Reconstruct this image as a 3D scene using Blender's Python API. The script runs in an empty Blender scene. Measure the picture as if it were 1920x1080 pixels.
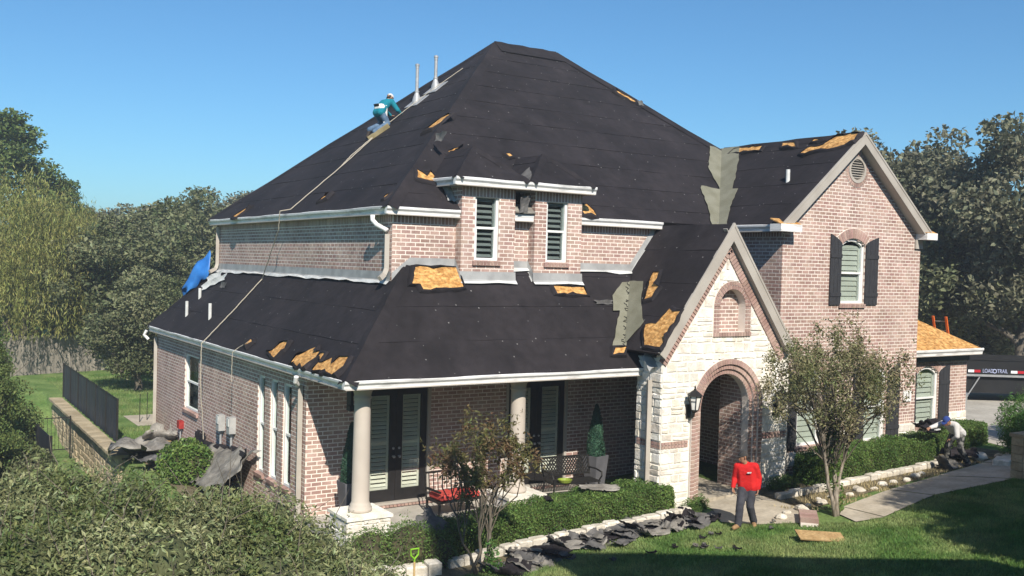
import bpy, math, random
import numpy as np
from mathutils import Vector, Matrix, noise as mnoise
V3 = Vector
R_ = random.Random(7)
scene = bpy.context.scene
COL = scene.collection

# ------------------------------------------------------------------ camera
cam_data = bpy.data.cameras.new("camera")
cam = bpy.data.objects.new("camera", cam_data)
COL.objects.link(cam)
scene.camera = cam
_y, _p, _r = [math.radians(a) for a in (33.09, -1.397, 1.541)]
_f = V3((math.sin(_y) * math.cos(_p), math.cos(_y) * math.cos(_p), math.sin(_p)))
_rt = V3((math.cos(_y), -math.sin(_y), 0.0))
_up = _rt.cross(_f)
_rt2 = _rt * math.cos(_r) + _up * math.sin(_r)
_up2 = -_rt * math.sin(_r) + _up * math.cos(_r)
CAM = V3((-7.341, -16.808, 5.591))
cam.matrix_world = Matrix(((_rt2.x, _up2.x, -_f.x, CAM.x), (_rt2.y, _up2.y, -_f.y, CAM.y), (_rt2.z, _up2.z, -_f.z, CAM.z), (0, 0, 0, 1)))
cam_data.sensor_width = 36.0
cam_data.lens = 1838.2 / 1920 * 36
cam_data.clip_end = 3000
cam_data.clip_start = 0.1

# ------------------------------------------------------------------ world, sun, exposure
SUN_DIR = V3((0.32, 1.0, -0.88)).normalized()        # the way the light travels
world = bpy.data.worlds.new("World")
scene.world = world
world.use_nodes = True
wn = world.node_tree
sky = wn.nodes.new("ShaderNodeTexSky")
sky.sky_type = 'NISHITA'
sky.sun_disc = False
sky.sun_elevation = math.radians(39.9)
sky.sun_rotation = math.radians(197.7)
sky.air_density = 1.0
sky.dust_density = 0.3
sky.ozone_density = 2.2
bg = wn.nodes["Background"]
bg.inputs[1].default_value = 0.10
tint = wn.nodes.new("ShaderNodeVectorMath")
tint.operation = 'MULTIPLY'
tint.inputs[1].default_value = (0.45, 0.765, 0.96)      # the camera's saturated blue
wn.links.new(sky.outputs[0], tint.inputs[0])
wn.links.new(tint.outputs[0], bg.inputs[0])
sun_data = bpy.data.lights.new("sun", 'SUN')
sun_data.energy = 5.0
sun_data.angle = math.radians(0.5)
sun_data.color = (1.0, 0.93, 0.83)
sun = bpy.data.objects.new("sun", sun_data)
sun.rotation_euler = SUN_DIR.to_track_quat('-Z', 'Y').to_euler()
sun.location = (-8, -30, 30)
COL.objects.link(sun)
scene.view_settings.view_transform = 'Standard'
scene.view_settings.look = 'None'
scene.view_settings.gamma = 1.0
scene.view_settings.exposure = 0.42
scene.view_settings.use_curve_mapping = False
scene.cycles.max_bounces = 6
scene.cycles.diffuse_bounces = 2
scene.cycles.transparent_max_bounces = 8

# ------------------------------------------------------------------ materials
def M(name, c1, c2=None, scale=3.0, rough=0.8, bump=0.0, bscale=40.0, isl=0.0, metal=0.0, spec=0.3, stretch=None, detail=5.0, transl=0.0, hue=0.0, low=0.35, high=0.65, fine=None, large=None, cells=None):
    m = bpy.data.materials.new(name)
    m.use_nodes = True
    nt = m.node_tree
    N, L = nt.nodes, nt.links
    b = N["Principled BSDF"]
    b.inputs["Roughness"].default_value = rough
    b.inputs["Metallic"].default_value = metal
    b.inputs["Specular IOR Level"].default_value = spec
    geo = N.new("ShaderNodeNewGeometry")
    vec = geo.outputs["Position"]
    if stretch:
        mp = N.new("ShaderNodeMapping")
        mp.inputs["Scale"].default_value = stretch
        L.new(vec, mp.inputs[0])
        vec = mp.outputs[0]
    col = None
    if c2 is not None:
        nz = N.new("ShaderNodeTexNoise")
        nz.inputs["Scale"].default_value = scale
        nz.inputs["Detail"].default_value = detail
        L.new(vec, nz.inputs["Vector"])
        rp = N.new("ShaderNodeValToRGB")
        rp.color_ramp.elements[0].position = low
        rp.color_ramp.elements[1].position = high
        rp.color_ramp.elements[0].color = (*c1, 1)
        rp.color_ramp.elements[1].color = (*c2, 1)
        L.new(nz.outputs["Fac"], rp.inputs[0])
        col = rp.outputs[0]
        for nscale, amt in [q for q in (large,) if q]:
            n3 = N.new("ShaderNodeTexNoise")
            n3.inputs["Scale"].default_value = nscale
            n3.inputs["Detail"].default_value = 6
            n3.inputs["Roughness"].default_value = 0.65
            L.new(geo.outputs["Position"], n3.inputs["Vector"])
            mr3 = N.new("ShaderNodeMapRange")
            mr3.inputs[1].default_value, mr3.inputs[2].default_value = 0.33, 0.67
            mr3.inputs[3].default_value, mr3.inputs[4].default_value = 1 - amt, 1 + amt
            L.new(n3.outputs["Fac"], mr3.inputs[0])
            mu3 = N.new("ShaderNodeVectorMath")
            mu3.operation = 'SCALE'
            L.new(col, mu3.inputs[0])
            L.new(mr3.outputs[0], mu3.inputs["Scale"])
            col = mu3.outputs[0]
        if cells:
            vo = N.new("ShaderNodeTexVoronoi")
            vo.inputs["Scale"].default_value = cells[0]
            vo.inputs["Randomness"].default_value = 1.0
            L.new(vec, vo.inputs["Vector"])
            sx_ = N.new("ShaderNodeSeparateColor")
            L.new(vo.outputs["Color"], sx_.inputs[0])
            mr4 = N.new("ShaderNodeMapRange")
            mr4.inputs[3].default_value, mr4.inputs[4].default_value = 1 - cells[1], 1 + cells[1]
            L.new(sx_.outputs[0], mr4.inputs[0])
            mu4 = N.new("ShaderNodeVectorMath")
            mu4.operation = 'SCALE'
            L.new(col, mu4.inputs[0])
            L.new(mr4.outputs[0], mu4.inputs["Scale"])
            col = mu4.outputs[0]
        if fine:
            n2 = N.new("ShaderNodeTexNoise")
            n2.inputs["Scale"].default_value = fine[0]
            n2.inputs["Detail"].default_value = 4
            L.new(vec, n2.inputs["Vector"])
            mr = N.new("ShaderNodeMapRange")
            mr.inputs[1].default_value, mr.inputs[2].default_value = 0.3, 0.7
            mr.inputs[3].default_value, mr.inputs[4].default_value = 1 - fine[1], 1 + fine[1]
            L.new(n2.outputs["Fac"], mr.inputs[0])
            mu = N.new("ShaderNodeVectorMath")
            mu.operation = 'SCALE'
            L.new(col, mu.inputs[0])
            L.new(mr.outputs[0], mu.inputs["Scale"])
            col = mu.outputs[0]
    if isl > 0 or hue > 0:
        oi = N.new("ShaderNodeObjectInfo")
        ad = N.new("ShaderNodeMath")
        ad.operation = 'ADD'
        L.new(geo.outputs["Random Per Island"], ad.inputs[0])
        L.new(oi.outputs["Random"], ad.inputs[1])
        fr = N.new("ShaderNodeMath")
        fr.operation = 'FRACT'
        L.new(ad.outputs[0], fr.inputs[0])
        mr = N.new("ShaderNodeMapRange")
        mr.inputs[3].default_value, mr.inputs[4].default_value = 1 - isl, 1 + isl
        L.new(fr.outputs[0], mr.inputs[0])
        hs = N.new("ShaderNodeHueSaturation")
        L.new(mr.outputs[0], hs.inputs["Value"])
        if hue > 0:
            m7 = N.new("ShaderNodeMath")
            m7.operation = 'MULTIPLY'
            m7.inputs[1].default_value = 7.31
            L.new(fr.outputs[0], m7.inputs[0])
            f7 = N.new("ShaderNodeMath")
            f7.operation = 'FRACT'
            L.new(m7.outputs[0], f7.inputs[0])
            m2 = N.new("ShaderNodeMapRange")
            m2.inputs[3].default_value, m2.inputs[4].default_value = 0.5 - hue, 0.5 + hue
            L.new(f7.outputs[0], m2.inputs[0])
            L.new(m2.outputs[0], hs.inputs["Hue"])
        if col is None:
            hs.inputs["Color"].default_value = (*c1, 1)
        else:
            L.new(col, hs.inputs["Color"])
        col = hs.outputs[0]
    if col is None:
        b.inputs["Base Color"].default_value = (*c1, 1)
    else:
        L.new(col, b.inputs["Base Color"])
    if bump > 0:
        nb = N.new("ShaderNodeTexNoise")
        nb.inputs["Scale"].default_value = bscale
        nb.inputs["Detail"].default_value = 4
        L.new(vec, nb.inputs["Vector"])
        bp = N.new("ShaderNodeBump")
        bp.inputs["Strength"].default_value = bump
        bp.inputs["Distance"].default_value = 0.02
        L.new(nb.outputs["Fac"], bp.inputs["Height"])
        L.new(bp.outputs[0], b.inputs["Normal"])
    if transl > 0:
        tr = N.new("ShaderNodeBsdfTranslucent")
        if col is None:
            tr.inputs[0].default_value = (*c1, 1)
        else:
            L.new(col, tr.inputs[0])
        mx = N.new("ShaderNodeMixShader")
        mx.inputs[0].default_value = transl
        L.new(b.outputs[0], mx.inputs[1])
        L.new(tr.outputs[0], mx.inputs[2])
        L.new(mx.outputs[0], N["Material Output"].inputs[0])
    return m

def glass_mat(name, tint, refl):
    m = bpy.data.materials.new(name)
    m.use_nodes = True
    N, L = m.node_tree.nodes, m.node_tree.links
    N.remove(N["Principled BSDF"])
    t = N.new("ShaderNodeBsdfTransparent")
    t.inputs[0].default_value = (*tint, 1)
    g = N.new("ShaderNodeBsdfGlossy")
    g.inputs["Roughness"].default_value = 0.03
    g.inputs[0].default_value = (0.9, 0.95, 0.95, 1)
    mx = N.new("ShaderNodeMixShader")
    mx.inputs[0].default_value = refl
    L.new(t.outputs[0], mx.inputs[1])
    L.new(g.outputs[0], mx.inputs[2])
    L.new(mx.outputs[0], N["Material Output"].inputs[0])
    return m

MT = dict(
    brick=M("brick", (0.345, 0.215, 0.178), (0.43, 0.305, 0.255), 2.2, 0.9, 0.12, 60, isl=0.15, hue=0.010, fine=(50, 0.14), large=(0.55, 0.16)),
    mortar=M("mortar", (0.68, 0.60, 0.525), (0.78, 0.70, 0.625), 3, 0.95, 0.05, 90, large=(0.5, 0.14)),
    stone=M("limestone", (0.66, 0.60, 0.495), (0.84, 0.81, 0.745), 3.2, 0.9, 0.6, 22, isl=0.10, hue=0.012, fine=(18, 0.10), large=(0.9, 0.08)),
    stone_mortar=M("stone mortar", (0.74, 0.69, 0.60), (0.82, 0.78, 0.70), 5, 0.95, 0.2, 60),
    felt=M("roofing felt", (0.0155, 0.013, 0.0145), (0.0225, 0.0188, 0.0205), 0.9, 0.82, 0.28, 9, spec=0.22, fine=(5, 0.18), large=(0.8, 0.30)),
    felt2=M("roofing felt back", (0.075, 0.072, 0.07), (0.145, 0.138, 0.13), 5, 0.9, 0.3, 30),
    osb=M("osb sheathing", (0.36, 0.17, 0.045), (0.62, 0.36, 0.13), 9, 0.85, 0.3, 30, stretch=(1.0, 1.0, 1.7), fine=(34, 0.15), cells=(16, 0.30)),
    osb_sun=M("weathered plywood", (0.32, 0.20, 0.085), (0.45, 0.31, 0.15), 5, 0.85, 0.2, 30, fine=(22, 0.2)),
    valley=M("valley membrane", (0.155, 0.15, 0.105), (0.205, 0.20, 0.15), 2.5, 0.85, 0.15, 20, fine=(30, 0.08)),
    white=M("white trim paint", (0.72, 0.71, 0.68), (0.82, 0.81, 0.79), 2.0, 0.55, 0.06, 20),
    gutter=M("gutter paint", (0.46, 0.45, 0.43), (0.78, 0.77, 0.75), 1.8, 0.5, 0.10, 12, stretch=(0.9, 0.9, 5), low=0.28, high=0.5, fine=(9, 0.08)),
    trim=M("taupe trim paint", (0.36, 0.325, 0.28), (0.43, 0.395, 0.345), 1.5, 0.7, 0.05, 20),
    soffit=M("soffit paint", (0.42, 0.38, 0.33), (0.48, 0.44, 0.39), 1.5, 0.8),
    flashing=M("aluminium flashing", (0.29, 0.29, 0.285), (0.40, 0.40, 0.39), 3, 0.6, 0.1, 12, metal=0.2),
    flash_white=M("white flashing foil", (0.50, 0.50, 0.48), (0.66, 0.66, 0.64), 4, 0.5, 0.2, 15),
    column=M("painted column", (0.48, 0.42, 0.355), (0.53, 0.47, 0.40), 2, 0.7),
    shutter=M("charcoal shutter paint", (0.028, 0.028, 0.032), (0.042, 0.042, 0.045), 4, 0.7, 0.1, 30, stretch=(8, 8, 1)),
    black=M("black paint", (0.014, 0.013, 0.013), (0.022, 0.02, 0.02), 4, 0.45),
    blind=M("plantation blind", (0.71, 0.63, 0.53), (0.79, 0.71, 0.61), 3, 0.6),
    blind_grey=M("grey blind", (0.17, 0.175, 0.17), (0.21, 0.215, 0.21), 3, 0.6),
    blind_pale=M("pale green blind", (0.47, 0.45, 0.39), (0.53, 0.51, 0.45), 3, 0.6),
    dark=M("unlit backing", (0.05, 0.05, 0.05), (0.07, 0.07, 0.07), 3, 0.9),  # dark tone stands in for the unlit space behind openings
    glass=glass_mat("window glass", (0.92, 0.96, 0.95), 0.055),
    lamp_glass=M("frosted lantern glass", (0.72, 0.70, 0.64), (0.8, 0.78, 0.72), 8, 0.35),
    iron=M("black iron", (0.02, 0.019, 0.018), (0.035, 0.033, 0.03), 20, 0.55, metal=0.4),
    lawn=M("lawn turf", (0.09, 0.16, 0.036), (0.17, 0.24, 0.07), 1.1, 0.95, 0.8, 60, fine=(14, 0.35), detail=8),
    grass=M("grass blades", (0.115, 0.215, 0.05), (0.275, 0.33, 0.125), 0.8, 0.7, low=0.40, high=0.62, large=(2.1, 0.24), isl=0.35, hue=0.02, transl=0.3, detail=7),
    soil=M("bed soil", (0.10, 0.080, 0.045), (0.20, 0.165, 0.10), 4, 0.95, 0.9, 40, fine=(22, 0.35)),
    concrete=M("path concrete", (0.37, 0.32, 0.24), (0.47, 0.415, 0.325), 1.6, 0.9, 0.15, 60, fine=(12, 0.12), large=(0.9, 0.16)),
    drive=M("drive concrete", (0.36, 0.33, 0.28), (0.45, 0.42, 0.36), 1.0, 0.9, 0.15, 60, fine=(8, 0.1)),
    edge_stone=M("chopped edging stone", (0.50, 0.45, 0.36), (0.70, 0.65, 0.56), 5, 0.9, 0.5, 30, isl=0.14, fine=(25, 0.12)),
    block=M("retaining block", (0.33, 0.265, 0.165), (0.45, 0.375, 0.25), 4, 0.9, 0.6, 25, isl=0.18, fine=(20, 0.15)),
    wood=M("weathered fence wood", (0.20, 0.18, 0.15), (0.29, 0.26, 0.215), 5, 0.9, 0.2, 20, isl=0.2, stretch=(6, 6, 0.6)),
    wood_new=M("cedar fence wood", (0.32, 0.19, 0.10), (0.42, 0.26, 0.15), 5, 0.9, 0.2, 20, isl=0.2, stretch=(6, 6, 0.6)),
    mesh=M("black fence mesh", (0.022, 0.027, 0.036), (0.038, 0.044, 0.055), 3, 0.6, stretch=(2, 2, 0.3)),
    shingle=M("weathered shingle", (0.17, 0.155, 0.135), (0.29, 0.27, 0.235), 4, 0.95, 0.5, 60, isl=0.22, fine=(60, 0.15), cells=(6, 0.26)),
    leaf_tree=M("oak leaves", (0.092, 0.112, 0.045), (0.21, 0.22, 0.115), 0.55, 0.6, isl=0.45, hue=0.03, transl=0.25, detail=3),
    leaf_tree2=M("elm leaves", (0.115, 0.122, 0.070), (0.22, 0.215, 0.13), 0.6, 0.6, isl=0.45, hue=0.03, transl=0.25, detail=3),
    leaf_con=M("conifer needles", (0.085, 0.13, 0.035), (0.17, 0.215, 0.065), 0.6, 0.6, isl=0.4, hue=0.03, transl=0.25),
    leaf_will=M("willow leaves", (0.20, 0.215, 0.055), (0.32, 0.315, 0.10), 0.8, 0.6, isl=0.4, hue=0.03, transl=0.3),
    leaf_bush=M("silverthorn leaves", (0.115, 0.15, 0.045), (0.285, 0.305, 0.15), 1.2, 0.5, isl=0.46, hue=0.035, transl=0.25, spec=0.45, large=(1.1, 0.20)),
    leaf_hedge=M("boxwood leaves", (0.075, 0.14, 0.03), (0.145, 0.225, 0.055), 1.8, 0.55, isl=0.45, hue=0.025, transl=0.25),
    leaf_box=M("shrub leaves", (0.08, 0.145, 0.025), (0.155, 0.235, 0.055), 2.5, 0.45, isl=0.45, hue=0.025, transl=0.25, spec=0.45),
    leaf_myrtle=M("myrtle leaves", (0.15, 0.17, 0.065), (0.29, 0.25, 0.14), 1.6, 0.5, isl=0.4, hue=0.035, transl=0.3),
    leaf_red=M("reddening leaves", (0.15, 0.085, 0.045), (0.135, 0.155, 0.05), 2.6, 0.5, isl=0.4, hue=0.03, transl=0.3),
    leaf_top=M("topiary leaves", (0.022, 0.062, 0.038), (0.048, 0.11, 0.065), 9, 0.5, isl=0.4, transl=0.15),
    leaf_bright=M("bright shrub leaves", (0.06, 0.15, 0.03), (0.13, 0.23, 0.06), 2, 0.5, isl=0.4, hue=0.025, transl=0.3),
    twig=M("bush twigs", (0.045, 0.042, 0.022), (0.075, 0.065, 0.035), 6, 0.95),  # solid cores in this tone stand in for twigs and shade among leaves
    downpipe=M("downpipe paint", (0.37, 0.33, 0.28), (0.44, 0.40, 0.345), 2, 0.6),
    bush_inner=M("dark bush core", (0.05, 0.06, 0.025), (0.09, 0.10, 0.045), 9, 0.9),  # darkened core colour so the gaps between leaves look shaded
    bark=M("tree bark", (0.09, 0.075, 0.055), (0.18, 0.155, 0.12), 8, 0.9, 0.6, 30, stretch=(3, 3, 0.7)),
    bark_pale=M("smooth pale bark", (0.13, 0.105, 0.075), (0.36, 0.31, 0.25), 9, 0.8, 0.3, 30, stretch=(3, 3, 0.8)),
    porch=M("porch slab", (0.40, 0.37, 0.32), (0.50, 0.47, 0.41), 3, 0.85, 0.1, 30, large=(1.2, 0.12)),
    rope=M("rope", (0.36, 0.32, 0.25), (0.46, 0.41, 0.33), 30, 0.9),
    tarp=M("blue tarpaulin", (0.02, 0.13, 0.42), (0.04, 0.20, 0.55), 3, 0.4, 0.3, 8),
    pvc=M("pvc pipe", (0.55, 0.55, 0.53), (0.66, 0.66, 0.64), 6, 0.5),
    lead=M("galvanised vent", (0.33, 0.335, 0.34), (0.44, 0.44, 0.44), 8, 0.55, metal=0.3),
    red=M("red cloth", (0.52, 0.012, 0.014), (0.62, 0.02, 0.018), 6, 0.85, 0.3, 30),
    teal=M("teal cloth", (0.0, 0.155, 0.21), (0.006, 0.20, 0.26), 6, 0.85, 0.3, 30),
    denim=M("denim", (0.065, 0.115, 0.19), (0.12, 0.185, 0.27), 9, 0.9, 0.3, 60),
    slate_cloth=M("dark grey cloth", (0.045, 0.045, 0.055), (0.065, 0.065, 0.075), 9, 0.9, 0.3, 40),
    pale_cloth=M("pale grey cloth", (0.50, 0.49, 0.47), (0.62, 0.60, 0.58), 6, 0.9, 0.4, 20),
    white_cloth=M("white cloth", (0.72, 0.70, 0.68), (0.8, 0.78, 0.76), 6, 0.9),
    camo=M("dark patterned cloth", (0.018, 0.02, 0.02), (0.17, 0.165, 0.15), 9, 0.9, low=0.46, high=0.6),
    skin=M("tan skin", (0.32, 0.165, 0.10), (0.38, 0.205, 0.13), 9, 0.6),
    cap_dark=M("black cap cloth", (0.035, 0.033, 0.032), (0.05, 0.047, 0.045), 9, 0.9),
    cap_blue=M("blue cap cloth", (0.02, 0.045, 0.19), (0.03, 0.06, 0.24), 9, 0.85),
    leather=M("work boot leather", (0.03, 0.022, 0.017), (0.05, 0.038, 0.03), 9, 0.7),
    boot_tan=M("tan boot leather", (0.25, 0.15, 0.07), (0.32, 0.2, 0.1), 9, 0.8),
    planter=M("grey planter", (0.085, 0.085, 0.092), (0.13, 0.13, 0.14), 3, 0.7, 0.1, 30),
    cushion=M("red cushion cloth", (0.46, 0.05, 0.04), (0.54, 0.08, 0.06), 8, 0.9),
    lime=M("green plastic", (0.22, 0.46, 0.03), None, rough=0.4),
    bowl=M("yellow green glaze", (0.20, 0.27, 0.03), (0.26, 0.32, 0.05), 9, 0.5),
    ash=M("tool handle wood", (0.48, 0.32, 0.14), (0.56, 0.39, 0.19), 12, 0.6),
    steel=M("grey steel", (0.32, 0.33, 0.34), (0.42, 0.42, 0.42), 6, 0.5, metal=0.5),
    meter=M("meter box grey", (0.33, 0.33, 0.32), (0.42, 0.42, 0.405), 6, 0.5),
    redbox=M("red paint", (0.28, 0.02, 0.02), (0.36, 0.04, 0.03), 9, 0.6),
    orange=M("orange fibreglass", (0.70, 0.13, 0.02), (0.78, 0.17, 0.03), 9, 0.5),
    trailer=M("black trailer paint", (0.010, 0.010, 0.011), (0.018, 0.018, 0.018), 2, 0.5),
    sign_blue=M("pale blue vinyl", (0.40, 0.44, 0.62), None, rough=0.5),
    reflect_white=M("white reflector", (0.8, 0.8, 0.8), None, rough=0.4),
    reflect_red=M("red reflector", (0.42, 0.02, 0.03), None, rough=0.4),
    rubber=M("tyre rubber", (0.015, 0.015, 0.015), (0.025, 0.025, 0.025), 9, 0.9),
    ink=M("black ink", (0.015, 0.015, 0.015), None, rough=0.7),
    plaque=M("white stone plaque", (0.72, 0.70, 0.66), (0.8, 0.78, 0.75), 6, 0.8),
    plant_dry=M("dry straw", (0.30, 0.24, 0.12), (0.40, 0.33, 0.18), 6, 0.9, isl=0.3),
    siding=M("pale siding", (0.55, 0.52, 0.46), (0.62, 0.58, 0.52), 2, 0.8),
    cap_nail=M("plastic cap nails", (0.16, 0.155, 0.15), None, rough=0.6, isl=0.5),
)

# ------------------------------------------------------------------ object helpers
ROOT = {}
def tag(o, label=None, cat=None, group=None, kind=None):
    if label: o["label"] = label
    if cat: o["category"] = cat
    if group: o["group"] = group
    if kind: o["kind"] = kind
    return o

def thing(name, label, cat, loc=(0, 0, 0), rz=0.0, group=None):
    o = bpy.data.objects.new(name, None)
    o.empty_display_size = 0.2
    COL.objects.link(o)
    o.location = loc
    o.rotation_euler = (0, 0, rz)
    ROOT[o] = V3(loc)
    return tag(o, label, cat, group)

def link(name, me, mat, parent=None, smooth=False, local=False):
    o = bpy.data.objects.new(name, me)
    COL.objects.link(o)
    if mat is not None and not me.materials:
        me.materials.append(mat)
    if parent is not None:
        o.parent = parent
        ROOT[o] = ROOT.get(parent, V3((0, 0, 0)))
    else:
        ROOT[o] = V3((0, 0, 0))
    if smooth:
        me.polygons.foreach_set("use_smooth", [True] * len(me.polygons))
    return o

class MB:
    def __init__(s):
        s.v, s.f = [], []
    def add(s, vs, fs):
        n = len(s.v)
        s.v.extend([tuple(p) for p in vs])
        s.f.extend([tuple(i + n for i in f) for f in fs])
        return s
    def box(s, x0, x1, y0, y1, z0, z1):
        return s.add([(x0, y0, z0), (x1, y0, z0), (x1, y1, z0), (x0, y1, z0), (x0, y0, z1), (x1, y0, z1), (x1, y1, z1), (x0, y1, z1)],
                     [(3, 2, 1, 0), (4, 5, 6, 7), (0, 1, 5, 4), (1, 2, 6, 5), (2, 3, 7, 6), (3, 0, 4, 7)])
    def obox(s, c, a, b, d):
        c, a, b, d = V3(c), V3(a), V3(b), V3(d)
        return s.add([c - a - b - d, c + a - b - d, c + a + b - d, c - a + b - d, c - a - b + d, c + a - b + d, c + a + b + d, c - a + b + d],
                     [(3, 2, 1, 0), (4, 5, 6, 7), (0, 1, 5, 4), (1, 2, 6, 5), (2, 3, 7, 6), (3, 0, 4, 7)])
    def bar(s, p, q, w, h, up=(0, 0, 1)):
        p, q = V3(p), V3(q)
        t = (q - p).normalized()
        side = t.cross(V3(up))
        if side.length < 1e-4: side = t.cross(V3((1, 0, 0)))
        side.normalize()
        u2 = side.cross(t)
        return s.obox((p + q) / 2, (q - p) / 2, side * w / 2, u2 * h / 2)
    def prism(s, poly, off):
        n = len(poly)
        off = V3(off)
        a = [V3(p) for p in poly]
        return s.add(a + [p + off for p in a], [tuple(range(n - 1, -1, -1)), tuple(range(n, 2 * n))] + [(i, (i + 1) % n, n + (i + 1) % n, n + i) for i in range(n)])
    def tube(s, pts, rad, seg=6, caps=True):
        pts = [V3(p) for p in pts]
        if not isinstance(rad, (list, tuple)): rad = [rad] * len(pts)
        vs, fs = [], []
        ref = None
        for i, p in enumerate(pts):
            t = (pts[min(i + 1, len(pts) - 1)] - pts[max(i - 1, 0)]).normalized()
            if ref is None:
                ref = t.orthogonal().normalized()
            ref = (ref - t * ref.dot(t))
            if ref.length < 1e-5: ref = t.orthogonal()
            ref.normalize()
            b = t.cross(ref)
            for k in range(seg):
                a = 2 * math.pi * k / seg
                vs.append(p + (ref * math.cos(a) + b * math.sin(a)) * rad[i])
        for i in range(len(pts) - 1):
            for k in range(seg):
                fs.append((i * seg + k, i * seg + (k + 1) % seg, (i + 1) * seg + (k + 1) % seg, (i + 1) * seg + k))
        if caps:
            fs.append(tuple(range(seg - 1, -1, -1)))
            fs.append(tuple(range((len(pts) - 1) * seg, len(pts) * seg)))
        return s.add(vs, fs)
    def lathe(s, prof, c=(0, 0, 0), seg=20):
        vs, fs = [], []
        c = V3(c)
        for r, z in prof:
            for k in range(seg):
                a = 2 * math.pi * k / seg
                vs.append(c + V3((r * math.cos(a), r * math.sin(a), z)))
        n = len(prof)
        for i in range(n - 1):
            for k in range(seg):
                fs.append((i * seg + k, i * seg + (k + 1) % seg, (i + 1) * seg + (k + 1) % seg, (i + 1) * seg + k))
        fs.append(tuple(range(seg - 1, -1, -1)))
        fs.append(tuple(range((n - 1) * seg, n * seg)))
        return s.add(vs, fs)
    def ball(s, c, rx, ry=None, rz=None, seg=12, rings=8):
        ry = rx if ry is None else ry
        rz = rx if rz is None else rz
        vs, fs = [], []
        for i in range(rings + 1):
            th = math.pi * i / rings
            for k in range(seg):
                a = 2 * math.pi * k / seg
                vs.append((c[0] + rx * math.sin(th) * math.cos(a), c[1] + ry * math.sin(th) * math.sin(a), c[2] + rz * math.cos(th)))
        for i in range(rings):
            for k in range(seg):
                fs.append((i * seg + k, (i + 1) * seg + k, (i + 1) * seg + (k + 1) % seg, i * seg + (k + 1) % seg))
        return s.add(vs, fs)
    def mesh(s, name, off=V3((0, 0, 0))):
        me = bpy.data.meshes.new(name)
        me.from_pydata([(p[0] - off[0], p[1] - off[1], p[2] - off[2]) for p in s.v], [], s.f)
        me.update()
        return me
    def build(s, name, mat, parent=None, smooth=False, local=False, kind=None, label=None, cat=None, group=None):
        off = V3((0, 0, 0)) if (parent is None or local) else ROOT.get(parent, V3((0, 0, 0)))
        o = link(name, s.mesh(name, off), mat, parent, smooth)
        return tag(o, label, cat, group, kind)

def npmesh(name, V, F, mat, parent=None, off=None, smooth=False):
    """V (n,3) floats, F (m,k) ints"""
    me = bpy.data.meshes.new(name)
    V = np.asarray(V, np.float32)
    F = np.asarray(F, np.int32)
    if off is not None: V = V - np.asarray(off, np.float32)
    k = F.shape[1]
    me.vertices.add(len(V))
    me.vertices.foreach_set("co", V.ravel())
    me.loops.add(F.size)
    me.loops.foreach_set("vertex_index", F.ravel())
    me.polygons.add(len(F))
    me.polygons.foreach_set("loop_start", np.arange(0, F.size, k, dtype=np.int32))
    me.polygons.foreach_set("use_smooth", np.full(len(F), bool(smooth)))
    me.update(calc_edges=True)
    me.validate()
    o = link(name, me, mat, parent)
    return o

def leaves(rng, P, length, width, up=0.35, droop=None, jit=0.52):
    """one small folded diamond per point"""
    n = len(P)
    nr = rng.normal(size=(n, 3))
    nr[:, 2] += up * 2
    nr /= np.linalg.norm(nr, axis=1)[:, None] + 1e-9
    t = rng.normal(size=(n, 3)) if droop is None else rng.normal(size=(n, 3)) * 0.35 + np.asarray(droop)[None, :]
    t -= nr * (t * nr).sum(1)[:, None]
    t /= np.linalg.norm(t, axis=1)[:, None] + 1e-9
    b = np.cross(nr, t)
    s = (1 + jit * rng.uniform(-1, 1, n))[:, None]
    l, w = length * s * 0.5, width * s * 0.5
    fold = nr * (width * 0.18) * s
    V = np.empty((n, 4, 3))
    V[:, 0] = P - t * l
    V[:, 1] = P + b * w + fold - t * l * 0.1
    V[:, 2] = P + t * l
    V[:, 3] = P - b * w + fold - t * l * 0.1
    F = np.arange(n * 4).reshape(n, 4)
    return V.reshape(-1, 3), F

def in_ball(rng, n, p=1 / 3):
    d = rng.normal(size=(n, 3))
    d /= np.linalg.norm(d, axis=1)[:, None]
    return d * (rng.uniform(0, 1, n) ** p)[:, None]

# ------------------------------------------------------------------ terrain
def sm(a, b, x):
    t = np.clip((np.asarray(x, float) - a) / (b - a), 0, 1)
    return t * t * (3 - 2 * t)

def terrain(x, y):
    x = np.asarray(x, float)
    y = np.asarray(y, float)
    base = np.interp(x, [-14, -4, 2, 5, 7.5, 9.5, 12, 16, 20, 30, 60], [-.3, -.15, -.06, .1, .2, .36, .5, .62, .75, .8, .8])
    k = np.interp(x, [-8, -3, 0, 2.5, 5, 9, 16, 30], [.26, .24, .2, .12, .055, .05, .05, .03])
    f = np.clip(-1.2 - y, 0, 25)
    z = base + k * f * sm(0, 2., f)
    w = sm(2, 14, y) * (1 - sm(8, 18, x))
    z = z * (1 - w)
    l = sm(-1.54, -1.67, x) * sm(8.5, 11, y) * (1 - sm(20, 27, y))
    return z - 1.25 * l

def tz(x, y): return float(terrain(x, y))
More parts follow.
